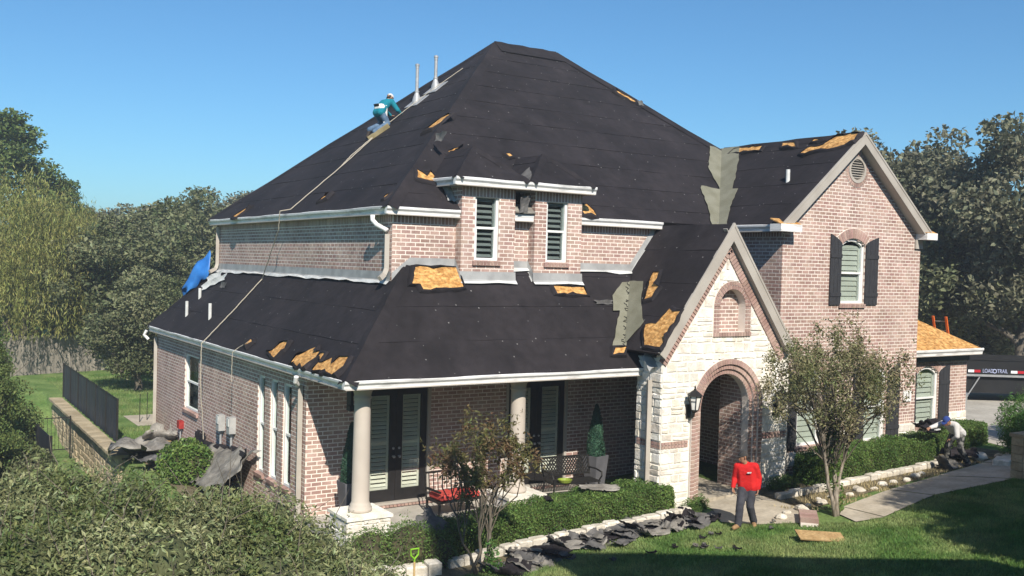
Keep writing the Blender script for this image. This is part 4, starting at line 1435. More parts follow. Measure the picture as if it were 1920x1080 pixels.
gutter((x0, y0 + .10, ZU), (x0, y1, ZU), (-1, 0, 0), seed=6)
for a, b in ((x0, 3.25), (4.62, 5.16), (6.48, 9.1)): soffit([(a, y0), (b, y0), (b, UY), (a, UY)], ZU - 0.155)
soffit([(x0, UY), (UX, UY), (UX, y1), (x0, y1)], ZU - 0.155)
gutter((10.927, 1.5, ZU), (10.927, -0.56, ZU), (-1, 0, 0), seed=7)
soffit([(10.927, -0.5), (WX0, -0.5), (WX0, 1.6), (10.927, 1.6)], ZU - 0.155)
for a, b, k in ((2.97, 4.82, 8), (4.87, 6.67, 9)):
    gutter((a - .03, 1.25, 7.40), (b + .025, 1.25, 7.40), (0, -1, 0), seed=k, h=0.17)
    ym = y0 + (7.40 - ZU) / PM
    gutter((a, 1.35, 7.40), (a, ym, 7.40), (-1, 0, 0), seed=k + 3, h=0.17)
    gutter((b, 1.35, 7.40), (b, ym, 7.40), (1, 0, 0), seed=k + 5, h=0.17, d=0.03)
    soffit([(a, 1.25), (b, 1.25), (b, 2.3), (a, 2.3)], 7.24)
gutter((WX1, gy0, ZG), (gx1 + .03, gy0, ZG), (0, -1, 0), seed=14, h=0.18)
gutter((gx1, gy0 + .10, ZG), (gx1, gy0 + 7, ZG), (1, 0, 0), seed=15, h=0.18)
soffit([(WX1, gy0), (gx1, gy0), (gx1, 0.5), (WX1, 0.5)], ZG - 0.17)
MB().box(WX1 + .01, gx1 - 0.1, 0.44, 0.49, ZG - 0.36, ZG - 0.17).build("frieze_board", MT["black"], house)
# old shingles left between the dormers
for i in range(2):
    MB().obox((4.89, 1.56 + i * .1, 6.80 + i * 0.07), X * 0.26, V3((0, 0.09, 0.06)), V3((0, -0.006, 0.012))).build("old_shingle", MT["shingle"], house)
# rakes: wing gable
def rake(p, q, w, t, mat, out=(0, -1, 0), name="rake_board", back=0.16):
    p, q, out = V3(p), V3(q), V3(out)
    d = (q - p).normalized()
    dn = V3((0, 0, -1)) - d * d.dot(V3((0, 0, -1)))
    dn.normalize()
    mb = MB().prism([p, q, q + dn * w, p + dn * w], out * -t)
    return mb.build(name, MT[mat], house)
def both_rakes(xm, zt, xl, xr, zl, yf, w, mat, ovh):
    for xe in (xl, xr):
        a, b = V3((xm, yf, zt + 0.03)), V3((xe, yf, zl + 0.03))
        d = (b - a).normalized()
        dn = V3((d.z, 0, -d.x)) if xe > xm else V3((-d.z, 0, d.x))
        if dn.z > 0: dn = -dn
        # apex mitre on the centre line, foot cut level with the eave
        cosv = dn.z
        apex_in = V3((xm, yf, a.z + w / cosv))
        m = MB().prism([a, b, b + dn * w, apex_in] if xe < xm else [a, apex_in, b + dn * w, b], V3((0, -0.045, 0)))
        m.build("rake_board", MT[mat], house)
        # thin drip strip at the roof edge
        m = MB().prism([a + V3((0, -.046, .0)), b + V3((0, -.046, .0)), b + V3((0, -.046, 0)) + dn * 0.05, V3((xm, yf - .046, a.z + 0.05 / cosv))] if xe < xm else
                       [a + V3((0, -.046, .0)), V3((xm, yf - .046, a.z + 0.05 / cosv)), b + V3((0, -.046, 0)) + dn * 0.05, b + V3((0, -.046, .0))], V3((0, -0.012, 0)))
        m.build("drip_edge", MT["trim"], house)
        # soffit under the overhang
        m = MB().prism([a + dn * (w - 0.02), b + dn * (w - 0.02), b + dn * (w - 0.02) + Y * ovh, a + dn * (w - 0.02) + Y * ovh], dn * 0.012)
        m.build("soffit", MT["soffit"], house)
both_rakes(WXM, 9.18, 10.927, 16.873, ZU, -0.558, 0.24, "trim", 0.25)
both_rakes(PXM, 6.639, 6.908, 11.246, 3.728, -0.78, 0.25, "trim", 0.12)
# eave returns on the wing gable
for a, b in ((10.80, 11.55), (16.55, 17.02)):
    MB().box(a, b, -0.66, WY - .002, ZU - 0.15, ZU + 0.03).build("eave_return", MT["gutter"], house)
    MB().obox(((a + b) / 2, -0.48, ZU + 0.09), X * (b - a) / 2, V3((0, 0.17, 0.07)), V3((0, -.005, 0.012))).build("osb_patch", MT["osb"], house)
MB().box(16.50, 16.80, WY - 0.06, WY - .002, ZU - 0.40, ZU - 0.15).build("frieze_board", MT["trim"], house)
# step flashing where roofs meet walls
def flash(pts, n, h=0.17, name="flashing", foot=0.12, parent=house, white=True):
    """band up a wall along pts, with a foot turned out on the roof"""
    n = V3(n)
    vs, fs = [], []
    P = []
    for i in range(len(pts) - 1):
        a, b = V3(pts[i]), V3(pts[i + 1])
        m = max(1, int((b - a).length / 0.4))
        P += [a + (b - a) * k / m for k in range(m)]
    P.append(V3(pts[-1]))
    r = random.Random(len(P))
    for p in P:
        vs += [p + Z * h + n * 0.012, p + Z * 0.03 + n * 0.03, p + n * (0.06 + r.uniform(-.01, .02)) + Z * r.uniform(-.01, .02), p + n * foot + Z * (-0.05 + r.uniform(-.03, .03))]
    for i in range(len(P) - 1):
        for k in range(3): fs.append((i * 4 + k, (i + 1) * 4 + k, (i + 1) * 4 + k + 1, i * 4 + k + 1))
    o = MB().add(vs, fs).build(name, MT["flashing"], parent)
    if white:
        o.data.materials.append(MT["flash_white"])
        for i, p in enumerate(o.data.polygons): p.material_index = 1 if i % 3 == 2 else 0
    return o
zl = ZL + PL_ * UX
flash([(UX, 14.0, zl + .02), (UX, UY, zl + .02)], -X, h=0.2)
zf = ZL + PF * UY
flash([(UX, UY, zl), (UX + 0.42, UY, zf - 0.02), (3.25, UY, zf - 0.02)], -Y, h=0.19)
zd = ZL + PF * DY
flash([(3.25, UY, zf), (3.25, DY - .01, zd)], -X, h=0.2, foot=0.08)
flash([(3.22, DY, zd + .02), (4.66, DY, zd + .02)], -Y, h=0.2)
flash([(4.62, UY, zf - .01), (5.16, UY, zf - .01)], -Y, h=0.17)
flash([(5.16, UY, zf), (5.16, DY - .01, zd)], -X, h=0.2, foot=0.08)
flash([(5.13, DY, zd + .02), (6.52, DY, zd + .02)], -Y, h=0.2)
flash([(6.48, UY, zf - .01), (8.2, UY, zf - .01)], -Y, h=0.17)
def zp_(x): return 6.639 - 1.343 * (PXM - x)
flash([(8.12, UY, zp_(8.12) + .03), (8.92, UY, zp_(8.92))], -Y, h=0.22, foot=0.16)
# crumpled foil at the foot of the entry roof
r = random.Random(3)
vs, fs = [], []
for i in range(7):
    for j in range(6):
        x = 6.98 + 0.40 * j / 5
        y = -0.02 - 0.42 * i / 6 * (0.7 + 0.3 * j / 5)
        z = 3.62 - 0.30 * (i / 6) ** 1.3 + r.uniform(-.04, .04) + 0.10 * (1 - abs(j / 2.5 - 1))
        vs.append((x + r.uniform(-.02, .02), y - 0.13, z))
for i in range(6):
    for j in range(5): fs.append((i * 6 + j, i * 6 + j + 1, (i + 1) * 6 + j + 1, (i + 1) * 6 + j))
MB().add(vs, fs).build("crumpled_flashing", MT["flashing"], house)
# scraps of white flashing lying at the back of the lower left roof
for k, (x, y, a) in enumerate(((1.55, 12.9, 0.5), (1.45, 12.2, 0.2), (1.38, 12.65, 0.9))):
    o = flap(on(low_left, x, y, 0.03), low_left.e * 0.75 + low_left.s * (-0.25 - 0.2 * a), low_left.s * 0.16, 0.10, name="flashing_scrap", mat="flash_white", parent=None)
    tag(o, ("white strip of torn flashing below the back downpipe, nearest the wall", "white strip of torn flashing lying lowest towards the rope", "crumpled white flashing scrap lying on top between the two strips")[k], "flashing scrap", "torn flashing scraps on the lower roof")

# ------------------------------------------------------------------ pipes, columns, porch
def downpipe(pts, r=0.045, mat="trim", name="downpipe"):
    mb = MB()
    pts = [V3(p) for p in pts]
    for a, b in zip(pts, pts[1:]): mb.bar(a, b, r * 2, r * 1.6, up=(0.3, 1, 0.1))
    return mb.build(name, MT[mat], house)
downpipe([(UX - 0.06, UY + .12, 6.15), (UX - 0.06, UY + 0.12, 5.42), (UX - .12, UY + .10, 5.30), (UX - 0.26, UY + .0, 5.21)], 0.05, "downpipe")
MB().tube([(x0 - .06, y0 + .62, 6.55), (x0 - .06, y0 + .62, 6.44), (x0 - .02, y0 + .50, 6.34), (x0 + 0.08, y0 + .34, 6.26), (x0 + 0.12, y0 + .28, 6.22)], 0.052, 8).build("gutter_outlet", MT["gutter"], house, smooth=True)
downpipe([(UX - 0.07, 13.92, 6.5), (UX - 0.07, 13.92, 5.35), (UX - .12, 13.9, 5.2), (UX - 0.34, 13.8, 5.1)], 0.05, "downpipe")
downpipe([(LX - 0.06, 2.62, 2.95), (LX - 0.06, 2.62, 0.2), (LX - .2, 2.62, .1)], 0.05, "downpipe")
MB().tube([(-.05, 2.4, 3.16), (-.04, 2.46, 3.05), (0.04, 2.54, 2.98)], 0.05, 8).build("gutter_outlet", MT["gutter"], house)
downpipe([(LX - 0.06, 15.12, 3.0), (LX - 0.06, 15.12, 0.1)], 0.05, "downpipe")
MB().tube([(-.08, 15.45, 3.18), (-.14, 15.5, 3.04), (-.02, 15.45, 2.9)], 0.05, 8).build("gutter_outlet", MT["gutter"], house)
downpipe([(PX0 - 0.07, -0.30, 3.1), (PX0 - 0.07, -0.30, 0.25)], 0.05, "downpipe")
downpipe([(PX1 + 0.06, PY + .1, 3.2), (PX1 + 0.06, PY + .1, 0.5)], 0.04, "trim")
FZ = 0.22
MB().box(LX, 9.9, 0.12, LY - .003, -0.25, FZ).build("porch_floor", MT["porch"], house)
def pedestal(x, y):
    p = MB().box(x - 0.44, x + 0.44, y - 0.44, y + 0.44, -0.2, 0.66).build("pedestal", MT["stone_mortar"], house)
    for (O, u, n) in ((V3((0, y - 0.44, 0)), X, -Y), (V3((x - 0.44, 0, 0)), Y, -X)):
        c = x if u == X else y
        z = -0.15
        while z < 0.62:
            h = min(SR.choice((0.17, 0.22)), 0.66 - z)
            s = c - 0.44
            while s < c + 0.43:
                w = SR.uniform(0.2, 0.4)
                if c + 0.44 - (s + w) < 0.14: w = c + 0.44 - s
                lay_stone(O, u, n, s, s + w, z, z + h, p)
                s += w
            z += h
    MB().box(x - 0.48, x + 0.48, y - 0.48, y + 0.48, 0.662, 0.72).build("cap_stone", MT["stone"], p)
for x in (0.62, 4.24):
    pedestal(x, 0.6)
    m = MB().lathe([(0.215, 0.72), (0.23, 0.75), (0.23, 0.80), (0.20, 0.825), (0.205, 0.85), (0.185, 0.88), (0.172, 0.92), (0.17, 1.6), (0.158, 2.85), (0.158, 2.9), (0.175, 2.92), (0.175, 2.95), (0.16, 2.96), (0.18, 3.05), (0.205, 3.08), (0.205, 3.155)], (x, 0.6, 0), 28)
    m.build("column", MT["column"], house, smooth=True)
# small eave lamp bracket at the porch corner
MB().box(0.44, 0.5, 0.75, 0.95, 2.75, 3.15).box(0.40, 0.54, 0.70, 0.86, 2.66, 2.76).build("bracket", MT["iron"], house)
# wall lanterns either side of the arch
def lantern(x, z):
    y = PY - 0.03
    arm = MB().box(x - 0.06, x + 0.06, y - 0.02, y + 0.03, z - 0.32, z - 0.02)
    arm.tube([(x, y - .02, z - 0.22), (x, y - 0.10, z - 0.30), (x, y - 0.19, z - 0.26), (x, y - 0.2, z - 0.16)], 0.016, 6)
    o = arm.build("wall_lantern", MT["iron"], house)
    c = V3((x, y - 0.20, z))
    b = MB()
    b.lathe([(0.04, -0.17), (0.085, -0.13), (0.09, -0.11)], c, 6)
    b.lathe([(0.19, 0.20), (0.155, 0.235), (0.06, 0.31), (0.03, 0.33), (0.03, 0.35), (0.016, 0.36), (0.022, 0.385), (0.004, 0.43)], c, 6)
    for k in range(6):
        a = k * math.pi / 3
        b.tube([c + V3((0.09 * math.cos(a), 0.09 * math.sin(a), -0.12)), c + V3((0.15 * math.cos(a), 0.15 * math.sin(a), 0.21))], 0.011, 5)
        a2 = a + math.pi / 3
        b.bar(c + V3((0.125 * math.cos(a), 0.125 * math.sin(a), 0.08)), c + V3((0.125 * math.cos(a2), 0.125 * math.sin(a2), 0.08)), 0.012, 0.012) if k % 2 else None
    b.build("lantern_cage", MT["iron"], o)
    MB().lathe([(0.078, -0.11), (0.138, 0.20)], c, 6).build("lantern_glass", MT["lamp_glass"], o)
lantern(7.96, 2.58)
lantern(10.78, 2.46)
# vents through the roof
def vent_pipe(pl, x, y, h, r, name="vent_pipe", mat="pvc"):
    c = on(pl, x, y, 0.02)
    MB().lathe([(r, -0.05), (r, h), (r * 0.8, h), (r * 0.8, h - .02)], c, 10).build(name, MT[mat], house)
vent_pipe(low_left, 0.46, 12.75, 0.42, 0.045)
vent_pipe(low_left, 0.93, 13.1, 0.30, 0.045)
vent_pipe(low_left, 0.50, 10.5, 0.42, 0.045)
vent_pipe(w_left, 12.36, 0.55, 0.30, 0.055)
vent_pipe(m_left, 4.62, 8.25, 0.62, 0.06)
def flue(pl, x, y, h):
    c = on(pl, x, y, 0.03)
    m = MB()
    # flat flange on the slope
    e, s = pl.e, pl.s
    P = [c + e * a + s * b for a, b in ((-.38, -.26), (.38, -.26), (.38, .26), (-.38, .26))]
    if (P[1] - P[0]).cross(P[2] - P[1]).dot(pl.n) < 0: P = P[::-1]
    fl = m.prism(P, pl.n * 0.012).build("vent_flange", MT["lead"], house)
    f = MB().lathe([(0.15, -0.12), (0.115, 0.08), (0.058, 0.24), (0.056, 0.27), (0.068, 0.27), (0.068, 0.30), (0.047, 0.30), (0.045, h - .12), (0.052, h - .12), (0.052, h - .06), (0.063, h - .05), (0.063, h), (0.02, h + .02)], c, 14)
    f.build("vent_stack", MT["lead"], fl)
flue(m_left, 5.62, 8.30, 1.06)
flue(m_left, 6.12, 8.12, 0.92)
# meters and boxes on the left wall
for y, z in ((8.05, 1.36), (7.17, 1.42)):
    b = MB().box(LX - 0.17, LX - .004, y - 0.12, y + 0.12, z - 0.2, z + 0.2).build("meter_box", MT["meter"], house)
    MB().lathe([(0.09, 0), (0.09, 0.05), (0.07, 0.08)], (0, 0, 0), 12)
    MB().box(LX - 0.185, LX - 0.165, y - 0.09, y + 0.09, z - 0.02, z + 0.17).build("meter_lid", MT["pvc"], b)
    MB().tube([(LX - 0.07, y + .03, z - 0.24), (LX - .07, y + .03, z - 0.6 if y > 8 else 0.1)], 0.03, 8).build("conduit", MT["lead"], b)
b = MB().box(LX - 0.14, LX - 0.004, 11.85, 12.1, 0.60, 0.82).build("valve_box", MT["redbox"], house)
MB().tube([(LX - .07, 11.97, 0.6), (LX - .07, 11.97, 0.0)], 0.02, 6).build("pipe", MT["lead"], b)

# ------------------------------------------------------------------ bricks into the scene
def pix_area(c, u, n, L, H):
    v = c - CAM
    d = v.dot(_f)
    if d < 1: return 0
    x, yy = v.dot(_rt2) / d, v.dot(_up2) / d
    if abs(x) > 0.525 or abs(yy) > 0.295: return 0
    face = max(0.0, -n.dot(v.normalized()))
    return face * L * H / (d * d)
brick_me = MB()
hl, hh_, bk = (BL - JT) / 2, (CO - JT) / 2, 0.02
brick_me.add([(-hl, bk, -hh_), (hl, bk, -hh_), (hl, bk, hh_), (-hl, bk, hh_), (-hl, -0.0018, -hh_), (hl, -0.0018, -hh_), (hl, -0.0018, hh_), (-hl, -0.0018, hh_)],
             [(4, 5, 6, 7), (0, 1, 5, 4), (1, 2, 6, 5), (2, 3, 7, 6), (3, 0, 4, 7)])
BME = brick_me.mesh("brick")
BME.materials.append(MT["brick"])
rank = sorted(range(len(BRICKS)), key=lambda i: -pix_area(*BRICKS[i][:5]) * (1 if abs(BRICKS[i][3] - (BL - JT)) < 2e-3 and abs(BRICKS[i][4] - (CO - JT)) < 2e-3 and BRICKS[i][0].z > 0.9 and BRICKS[i][0].z < 30 else 0))
single = set(rank[:296])
br = random.Random(4)
stuff_v, stuff_f = [], []
for i, (c, u, n, L, H, w) in enumerate(BRICKS):
    j = br.uniform(-0.0008, 0.001)
    if i in single:
        o = bpy.data.objects.new("brick", BME)
        COL.objects.link(o)
        o.parent = w
        R3 = Matrix((u, -n, u.cross(-n))).transposed()
        if R3.determinant() < 0: R3 = Matrix((u, -n, -(u.cross(-n)))).transposed()
        o.matrix_local = Matrix.Translation(c + n * j) @ R3.to_4x4()
    else:
        a, b = u * (L / 2), Z * (H / 2)
        f = c + n * (0.0018 + j)
        k = c - n * 0.02
        t = br.uniform(-.002, .002)
        i0 = len(stuff_v)
        stuff_v += [k - a - b, k + a - b, k + a + b, k - a + b, f - a - b + Z * t, f + a - b - Z * t, f + a + b - Z * t, f - a + b + Z * t]
        fs = [(4, 5, 6, 7), (0, 1, 5, 4), (1, 2, 6, 5), (2, 3, 7, 6), (3, 0, 4, 7)]
        if a.cross(b).dot(n) < 0: fs = [q[::-1] for q in fs]
        stuff_f += [tuple(q + i0 for q in ff) for ff in fs]
npmesh("brick", np.array([tuple(v) for v in stuff_v]), np.array(stuff_f), MT["brick"], house)["kind"] = "stuff"
tag(ODD.build("trim_brick", MT["brick"], house), kind="stuff")
# ------------------------------------------------------------------ vegetation
def shell_leaves(rng, blobs, n, thick=0.25):
    """points near the surfaces of several ellipsoids (c, r)"""
    w = np.array([r[0] * r[1] + r[1] * r[2] + r[0] * r[2] for _, r in blobs])
    cnt = rng.multinomial(n, w / w.sum())
    out = []
    for (c, r), k in zip(blobs, cnt):
        d = rng.normal(size=(k, 3))
        d /= np.linalg.norm(d, axis=1)[:, None]
        rad = 1 - thick * rng.uniform(0, 1, k) ** 1.5 + rng.normal(size=k) * 0.03
        out.append(np.asarray(c) + d * rad[:, None] * np.asarray(r))
    return np.concatenate(out)

def limb_tree(mb, rng, base, height, r0, spread, levels=3, seg=6, first=0.35, nl=5):
    """trunk with forking limbs; returns limb tips"""
    tips = []
    def grow(p, d, L, r, lev):
        pts, rs = [p], [r]
        n = 4
        for i in range(n):
            d = (d + V3(rng.normal(size=3)) * 0.13 + V3((0, 0, 0.05))).normalized()
            p = p + d * (L / n)
            pts.append(p)
            rs.append(r * (1 - 0.5 * (i + 1) / n))
        mb.tube(pts, rs, seg if lev == 0 else 5, caps=False)
        if lev >= levels:
            tips.append(p)
            return
        for k in range(nl if lev == 0 else 3):
            a = rng.uniform(0, 2 * math.pi)
            nd = (d * 0.75 + V3((math.cos(a), math.sin(a), rng.uniform(-0.1, 0.5))) * spread).normalized()
            j = 2 if (k % 2 and lev == 0) else 4
            grow(pts[j], nd, L * rng.uniform(0.5, 0.75), rs[j] * 0.7, lev + 1)
    grow(V3(base), V3((0, 0, 1)), height * first, r0, 0)
    return tips

def tree_proto(seed, H, R, crown_lo, nleaf, leaf, nclump, flat=0.75, shape="round", trunk_r=0.28, droop=None):
    """meshes for a tree standing at the origin: trunk MB and crown (V,F)"""
    rng = np.random.default_rng(seed)
    mb = MB()
    tips = limb_tree(mb, rng, (0, 0, -0.3), H, trunk_r, 0.75)
    zc, rz = (H + crown_lo) / 2, (H - crown_lo) / 2
    cl = []
    for i in range(nclump):
        d = rng.normal(size=3)
        d /= np.linalg.norm(d)
        k = rng.uniform(0.45, 0.92)
        if shape == "cone":
            t = rng.uniform(0, 1) ** 0.8
            rr = R * (1.05 - t) ** 0.8 * rng.uniform(0.35, 1.0)
            a = rng.uniform(0, 2 * math.pi)
            c = np.array([rr * math.cos(a), rr * math.sin(a), crown_lo + (H - crown_lo) * t])
            cr = R * (0.17 + 0.20 * (1 - t))
        else:
            c = np.array([d[0] * R * k, d[1] * R * k, zc + d[2] * rz * k])
            cr = R * rng.uniform(0.16, 0.32)
        cl.append((c, cr))
    cnt = rng.multinomial(nleaf, np.array([c[1] ** 2 for c in cl]) / sum(c[1] ** 2 for c in cl))
    P = []
    for (c, cr), k in zip(cl, cnt):
        d = rng.normal(size=(k, 3))
        d /= np.linalg.norm(d, axis=1)[:, None]
        rad = cr * (rng.uniform(0.25, 1.12, k) ** 0.6)
        q = d * rad[:, None]
        q[:, 2] *= flat
        P.append(c + q)
    P = np.concatenate(P)
    V, F = leaves(rng, P, leaf, leaf * 0.62, 0.4, droop=droop)
    return mb, V, F

def place_tree(name, label, cat, proto, x, y, s, rz, group, leafmat, barkmat="bark", sz=None):
    z = tz(x, y)
    t = thing(name, label, cat, (x, y, z), rz, group)
    t.scale = (s, s, sz or s)
    for nm, me in proto:
        o = bpy.data.objects.new(nm, me)
        COL.objects.link(o)
        o.parent = t
    return t

def make_proto(key, mats, *a, **k):
    mb, V, F = tree_proto(*a, **k)
    tm = mb.mesh("trunk")
    tm.materials.append(MT[mats[1]])
    tm.polygons.foreach_set("use_smooth", [True] * len(tm.polygons))
    o = npmesh("crown", V, F, MT[mats[0]])
    cm = o.data
    bpy.data.objects.remove(o)
    return [("trunk", tm), ("crown", cm)]

PR = {
    "oak": make_proto("oak", ("leaf_tree", "bark"), 1, 9.0, 4.2, 1.6, 26000, 0.21, 90),
    "oak2": make_proto("oak2", ("leaf_tree", "bark"), 2, 9.0, 3.6, 1.0, 24000, 0.20, 80),
    "elm": make_proto("elm", ("leaf_tree2", "bark"), 3, 10.0, 3.6, 2.0, 22000, 0.22, 70, trunk_r=0.24),
    "elm2": make_proto("elm2", ("leaf_tree2", "bark"), 4, 11.0, 4.0, 2.2, 24000, 0.22, 85),
    "con": make_proto("con", ("leaf_con", "bark"), 5, 12.0, 4.2, 1.5, 30000, 0.20, 110, flat=0.6, shape="cone"),
}
# weeping tree: hanging strands
def willow_proto(seed, H, R):
    rng = np.random.default_rng(seed)
    mb = MB()
    limb_tree(mb, rng, (0, 0, -.3), H, 0.3, 0.9)
    P = []
    for i in range(1250):
        a, rr = rng.uniform(0, 2 * math.pi), R * math.sqrt(rng.uniform(0.02, 1))
        top = H * (1 - 0.42 * (rr / R) ** 2) + rng.normal() * 0.55
        L = rng.uniform(0.28, 0.74) * H * (0.6 + 0.4 * rr / R)
        n = int(L / 0.085)
        tt = np.linspace(0, 1, n)
        sway = rng.normal(size=2) * 0.5
        x = rr * math.cos(a) + sway[0] * tt ** 2 + np.cos(a) * 0.5 * tt * (1 - tt)
        y = rr * math.sin(a) + sway[1] * tt ** 2 + np.sin(a) * 0.5 * tt * (1 - tt)
        z = top - L * tt
        P.append(np.stack([x, y, z], -1) + rng.normal(size=(n, 3)) * 0.05)
    P = np.concatenate(P)
    P = P[P[:, 2] > 1.7]
    V, F = leaves(rng, P, 0.20, 0.034, 0.05, droop=(0, 0, -1.6))
    tm = mb.mesh("trunk")
    tm.materials.append(MT["bark"])
    o = npmesh("crown", V, F, MT["leaf_will"])
    cm = o.data
    bpy.data.objects.remove(o)
    return [("trunk", tm), ("crown", cm)]
PR["willow"] = willow_proto(8, 8.5, 3.6)

def px_at(u, depth):
    """ground position seen in the photograph's column u (of 1920) at a horizontal depth"""
    d = _f * 1 + _rt2 * ((u - 960) / 1838.2)
    return CAM.x + d.x * depth, CAM.y + d.y * depth
BG = [  # name, label, proto, column, depth, scale, vertical
    ("conifer", "tallest bright green conifer at the far left, rising above the weeping tree", "con", 18, 56, 1.22, 1.10),
    ("conifer", "shorter green conifer leaning out beside the tallest one on the left", "con", 118, 58, 0.85, 0.80),
    ("weeping_tree", "yellow green weeping tree hanging over the back fence", "willow", 30, 45.5, 1.12, 1.02),
    ("weeping_tree", "smaller weeping tree with drooping strands right of the yellow one", "willow", 138, 49, 0.78, 0.90),
    ("oak_tree", "grey green oak between the weeping tree and the house, in front of the far row", "oak", 225, 46, 0.92, 0.82),
    ("oak_tree", "low dark oak standing at the right end of the weathered grey fence", "oak2", 205, 49, 0.78, 0.62),
    ("oak_tree", "dense oak directly behind the blue tarp at the back corner of the house", "oak2", 320, 50, 1.05, 0.93),
    ("oak_tree", "oak whose crown meets the left end of the upper eave", "oak", 400, 58, 1.08, 1.05),
    ("oak_tree", "low oak standing over the cedar fence left of the house wall", "oak2", 262, 40, 0.62, 0.56),
    ("oak_tree", "round oak far back between the conifers and the first oak", "elm", 180, 62, 0.95, 0.92),
    ("oak_tree", "thin topped oak far back above the tarp", "elm", 345, 66, 1.05, 0.98),
    ("oak_tree", "oak hidden behind the left part of the hip roof", "elm2", 455, 70, 1.1, 0.98),
    ("elm_tree", "tall elm rising just right of the wing gable peak", "elm2", 1690, 47, 1.12, 1.13),
    ("elm_tree", "elm top showing above the wing ridge left of the gable peak", "elm", 1590, 60, 1.15, 1.27),
    ("elm_tree", "elm with the second highest crown right of the gable", "elm", 1752, 46, 1.0, 1.04),
    ("elm_tree", "wide oak filling the right of the gable at eave height", "oak", 1800, 44, 1.05, 0.98),
    ("elm_tree", "elm at the right edge with a high dark crown", "elm2", 1915, 42, 1.05, 1.12),
    ("elm_tree", "low dark oak behind the bare plywood roof", "oak2", 1775, 52, 0.9, 0.80),
    ("elm_tree", "low oak beyond the trailer at the right edge", "oak2", 1890, 46, 0.85, 0.72),
    ("elm_tree", "far elm seen through the gap between the two right hand crowns", "elm", 1840, 70, 1.25, 1.05),
    ("elm_tree", "oak far behind the trailer, left of the road", "oak", 1850, 58, 0.9, 0.75),
]
for i, (nm, lb, pk, u, dp, s, sz) in enumerate(BG):
    x, y = px_at(u, dp)
    nm = "oak_tree" if "oak" in lb else nm
    place_tree(nm, lb, "tree", PR[pk], x, y, s, i * 1.7, "trees behind the house on the right" if u > 1000 else "trees beyond the back fence on the left", None, sz=sz)
# far wood closing the horizon
def far_wood():
    rng = np.random.default_rng(77)
    P = []
    for i in range(150):
        u = rng.uniform(-700, 2900)
        d = rng.uniform(85, 130)
        x, y = px_at(u, d)
        h = rng.uniform(5.0, 8.5)
        q = in_ball(rng, 190) * np.array([5, 5, h / 2])
        P.append(q + np.array([x, y, h / 2 - 0.5]))
    V, F = leaves(rng, np.concatenate(P), 0.6, 0.45, 0.4)
    tag(npmesh("far_trees", V, F, MT["leaf_tree"]), kind="stuff")
far_wood()

# ---- foreground silverthorn bush, bottom left
def leafy(name, label, cat, blobs, n, L, W, mat, loc, seed, core=0.80, thick=0.3, up=0.35, group=None, sprigs=0, core_mat="twig"):
    rng = np.random.default_rng(seed)
    t = thing(name, label, cat, loc, 0, group)
    P = shell_leaves(rng, blobs, n, thick)
    if sprigs:
        ex = shell_leaves(rng, blobs, sprigs, 0.02)
        ex = ex[ex[:, 2] > np.mean(P[:, 2])]
        k = 7
        dirs = rng.normal(size=(len(ex), 3)) * 0.5 + np.array([0, 0, 0.8])
        dirs /= np.linalg.norm(dirs, axis=1)[:, None]
        st = rng.uniform(0.1, 0.32, len(ex))
        P = np.concatenate([P] + [ex + dirs * (st * j / k)[:, None] + rng.normal(size=ex.shape) * 0.02 for j in range(1, k)])
    keep = P[:, 2] > terrain(P[:, 0], P[:, 1]) - 0.05
    P = P[keep]
    V, F = leaves(rng, P, L, W, up)
    npmesh("foliage", V, F, MT[mat], t, off=loc)
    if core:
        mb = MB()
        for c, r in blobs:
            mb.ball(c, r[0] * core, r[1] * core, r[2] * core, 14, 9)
        o = mb.build("twig_core", MT[core_mat], t)
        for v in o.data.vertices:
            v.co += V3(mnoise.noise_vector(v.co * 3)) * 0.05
    return t
rng = np.random.default_rng(21)
blobs = []
for i in range(84):
    s, w = rng.uniform(0, 1), rng.uniform(0, 1)
    # strip from the left frame edge to the pedestal, tall at the left, low at the right end
    x = np.interp(s, [0, .35, .7, 1], [-8.2, -5.7, -3.7, -1.85])
    y = np.interp(s, [0, .35, .7, 1], [-4.9, -5.0, -5.5, -5.9])
    top = np.interp(s, [0, .35, .5, .7, 1], [3.36, 3.26, 3.22, 2.98, 2.22]) - 0.42 * w + rng.normal() * 0.06
    x -= 1.45 * w
    y -= 2.25 * w
    rx = rng.uniform(0.45, 0.7)
    rzz = rng.uniform(0.5, 0.75)
    blobs.append(((x, y + 0.3, top - rzz), (rx, rx, rzz)))
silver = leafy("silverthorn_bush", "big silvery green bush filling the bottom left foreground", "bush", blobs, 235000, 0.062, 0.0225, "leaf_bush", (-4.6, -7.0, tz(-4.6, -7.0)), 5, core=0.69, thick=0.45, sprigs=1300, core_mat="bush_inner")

def stems(parent, n, seed):
    rg = np.random.default_rng(seed)
    m = MB()
    for i in range(n):
        c, r = blobs[rg.integers(len(blobs))]
        a = rg.uniform(0, 2 * math.pi)
        el = rg.uniform(0.35, 1.4)
        d = V3((math.cos(a) * math.cos(el), math.sin(a) * math.cos(el), math.sin(el)))
        p = V3(c) + V3((d.x * r[0], d.y * r[1], d.z * r[2])) * 0.8
        q = p + (d + V3(rg.normal(size=3)) * 0.4) * rg.uniform(0.25, 0.5)
        m.tube([p, p.lerp(q, .5) + V3(rg.normal(size=3)) * 0.03, q], [0.007, 0.005, 0.002], 4, caps=False)
    m.build("stems", MT["bark"], parent, kind="stuff")
stems(silver, 260, 3)

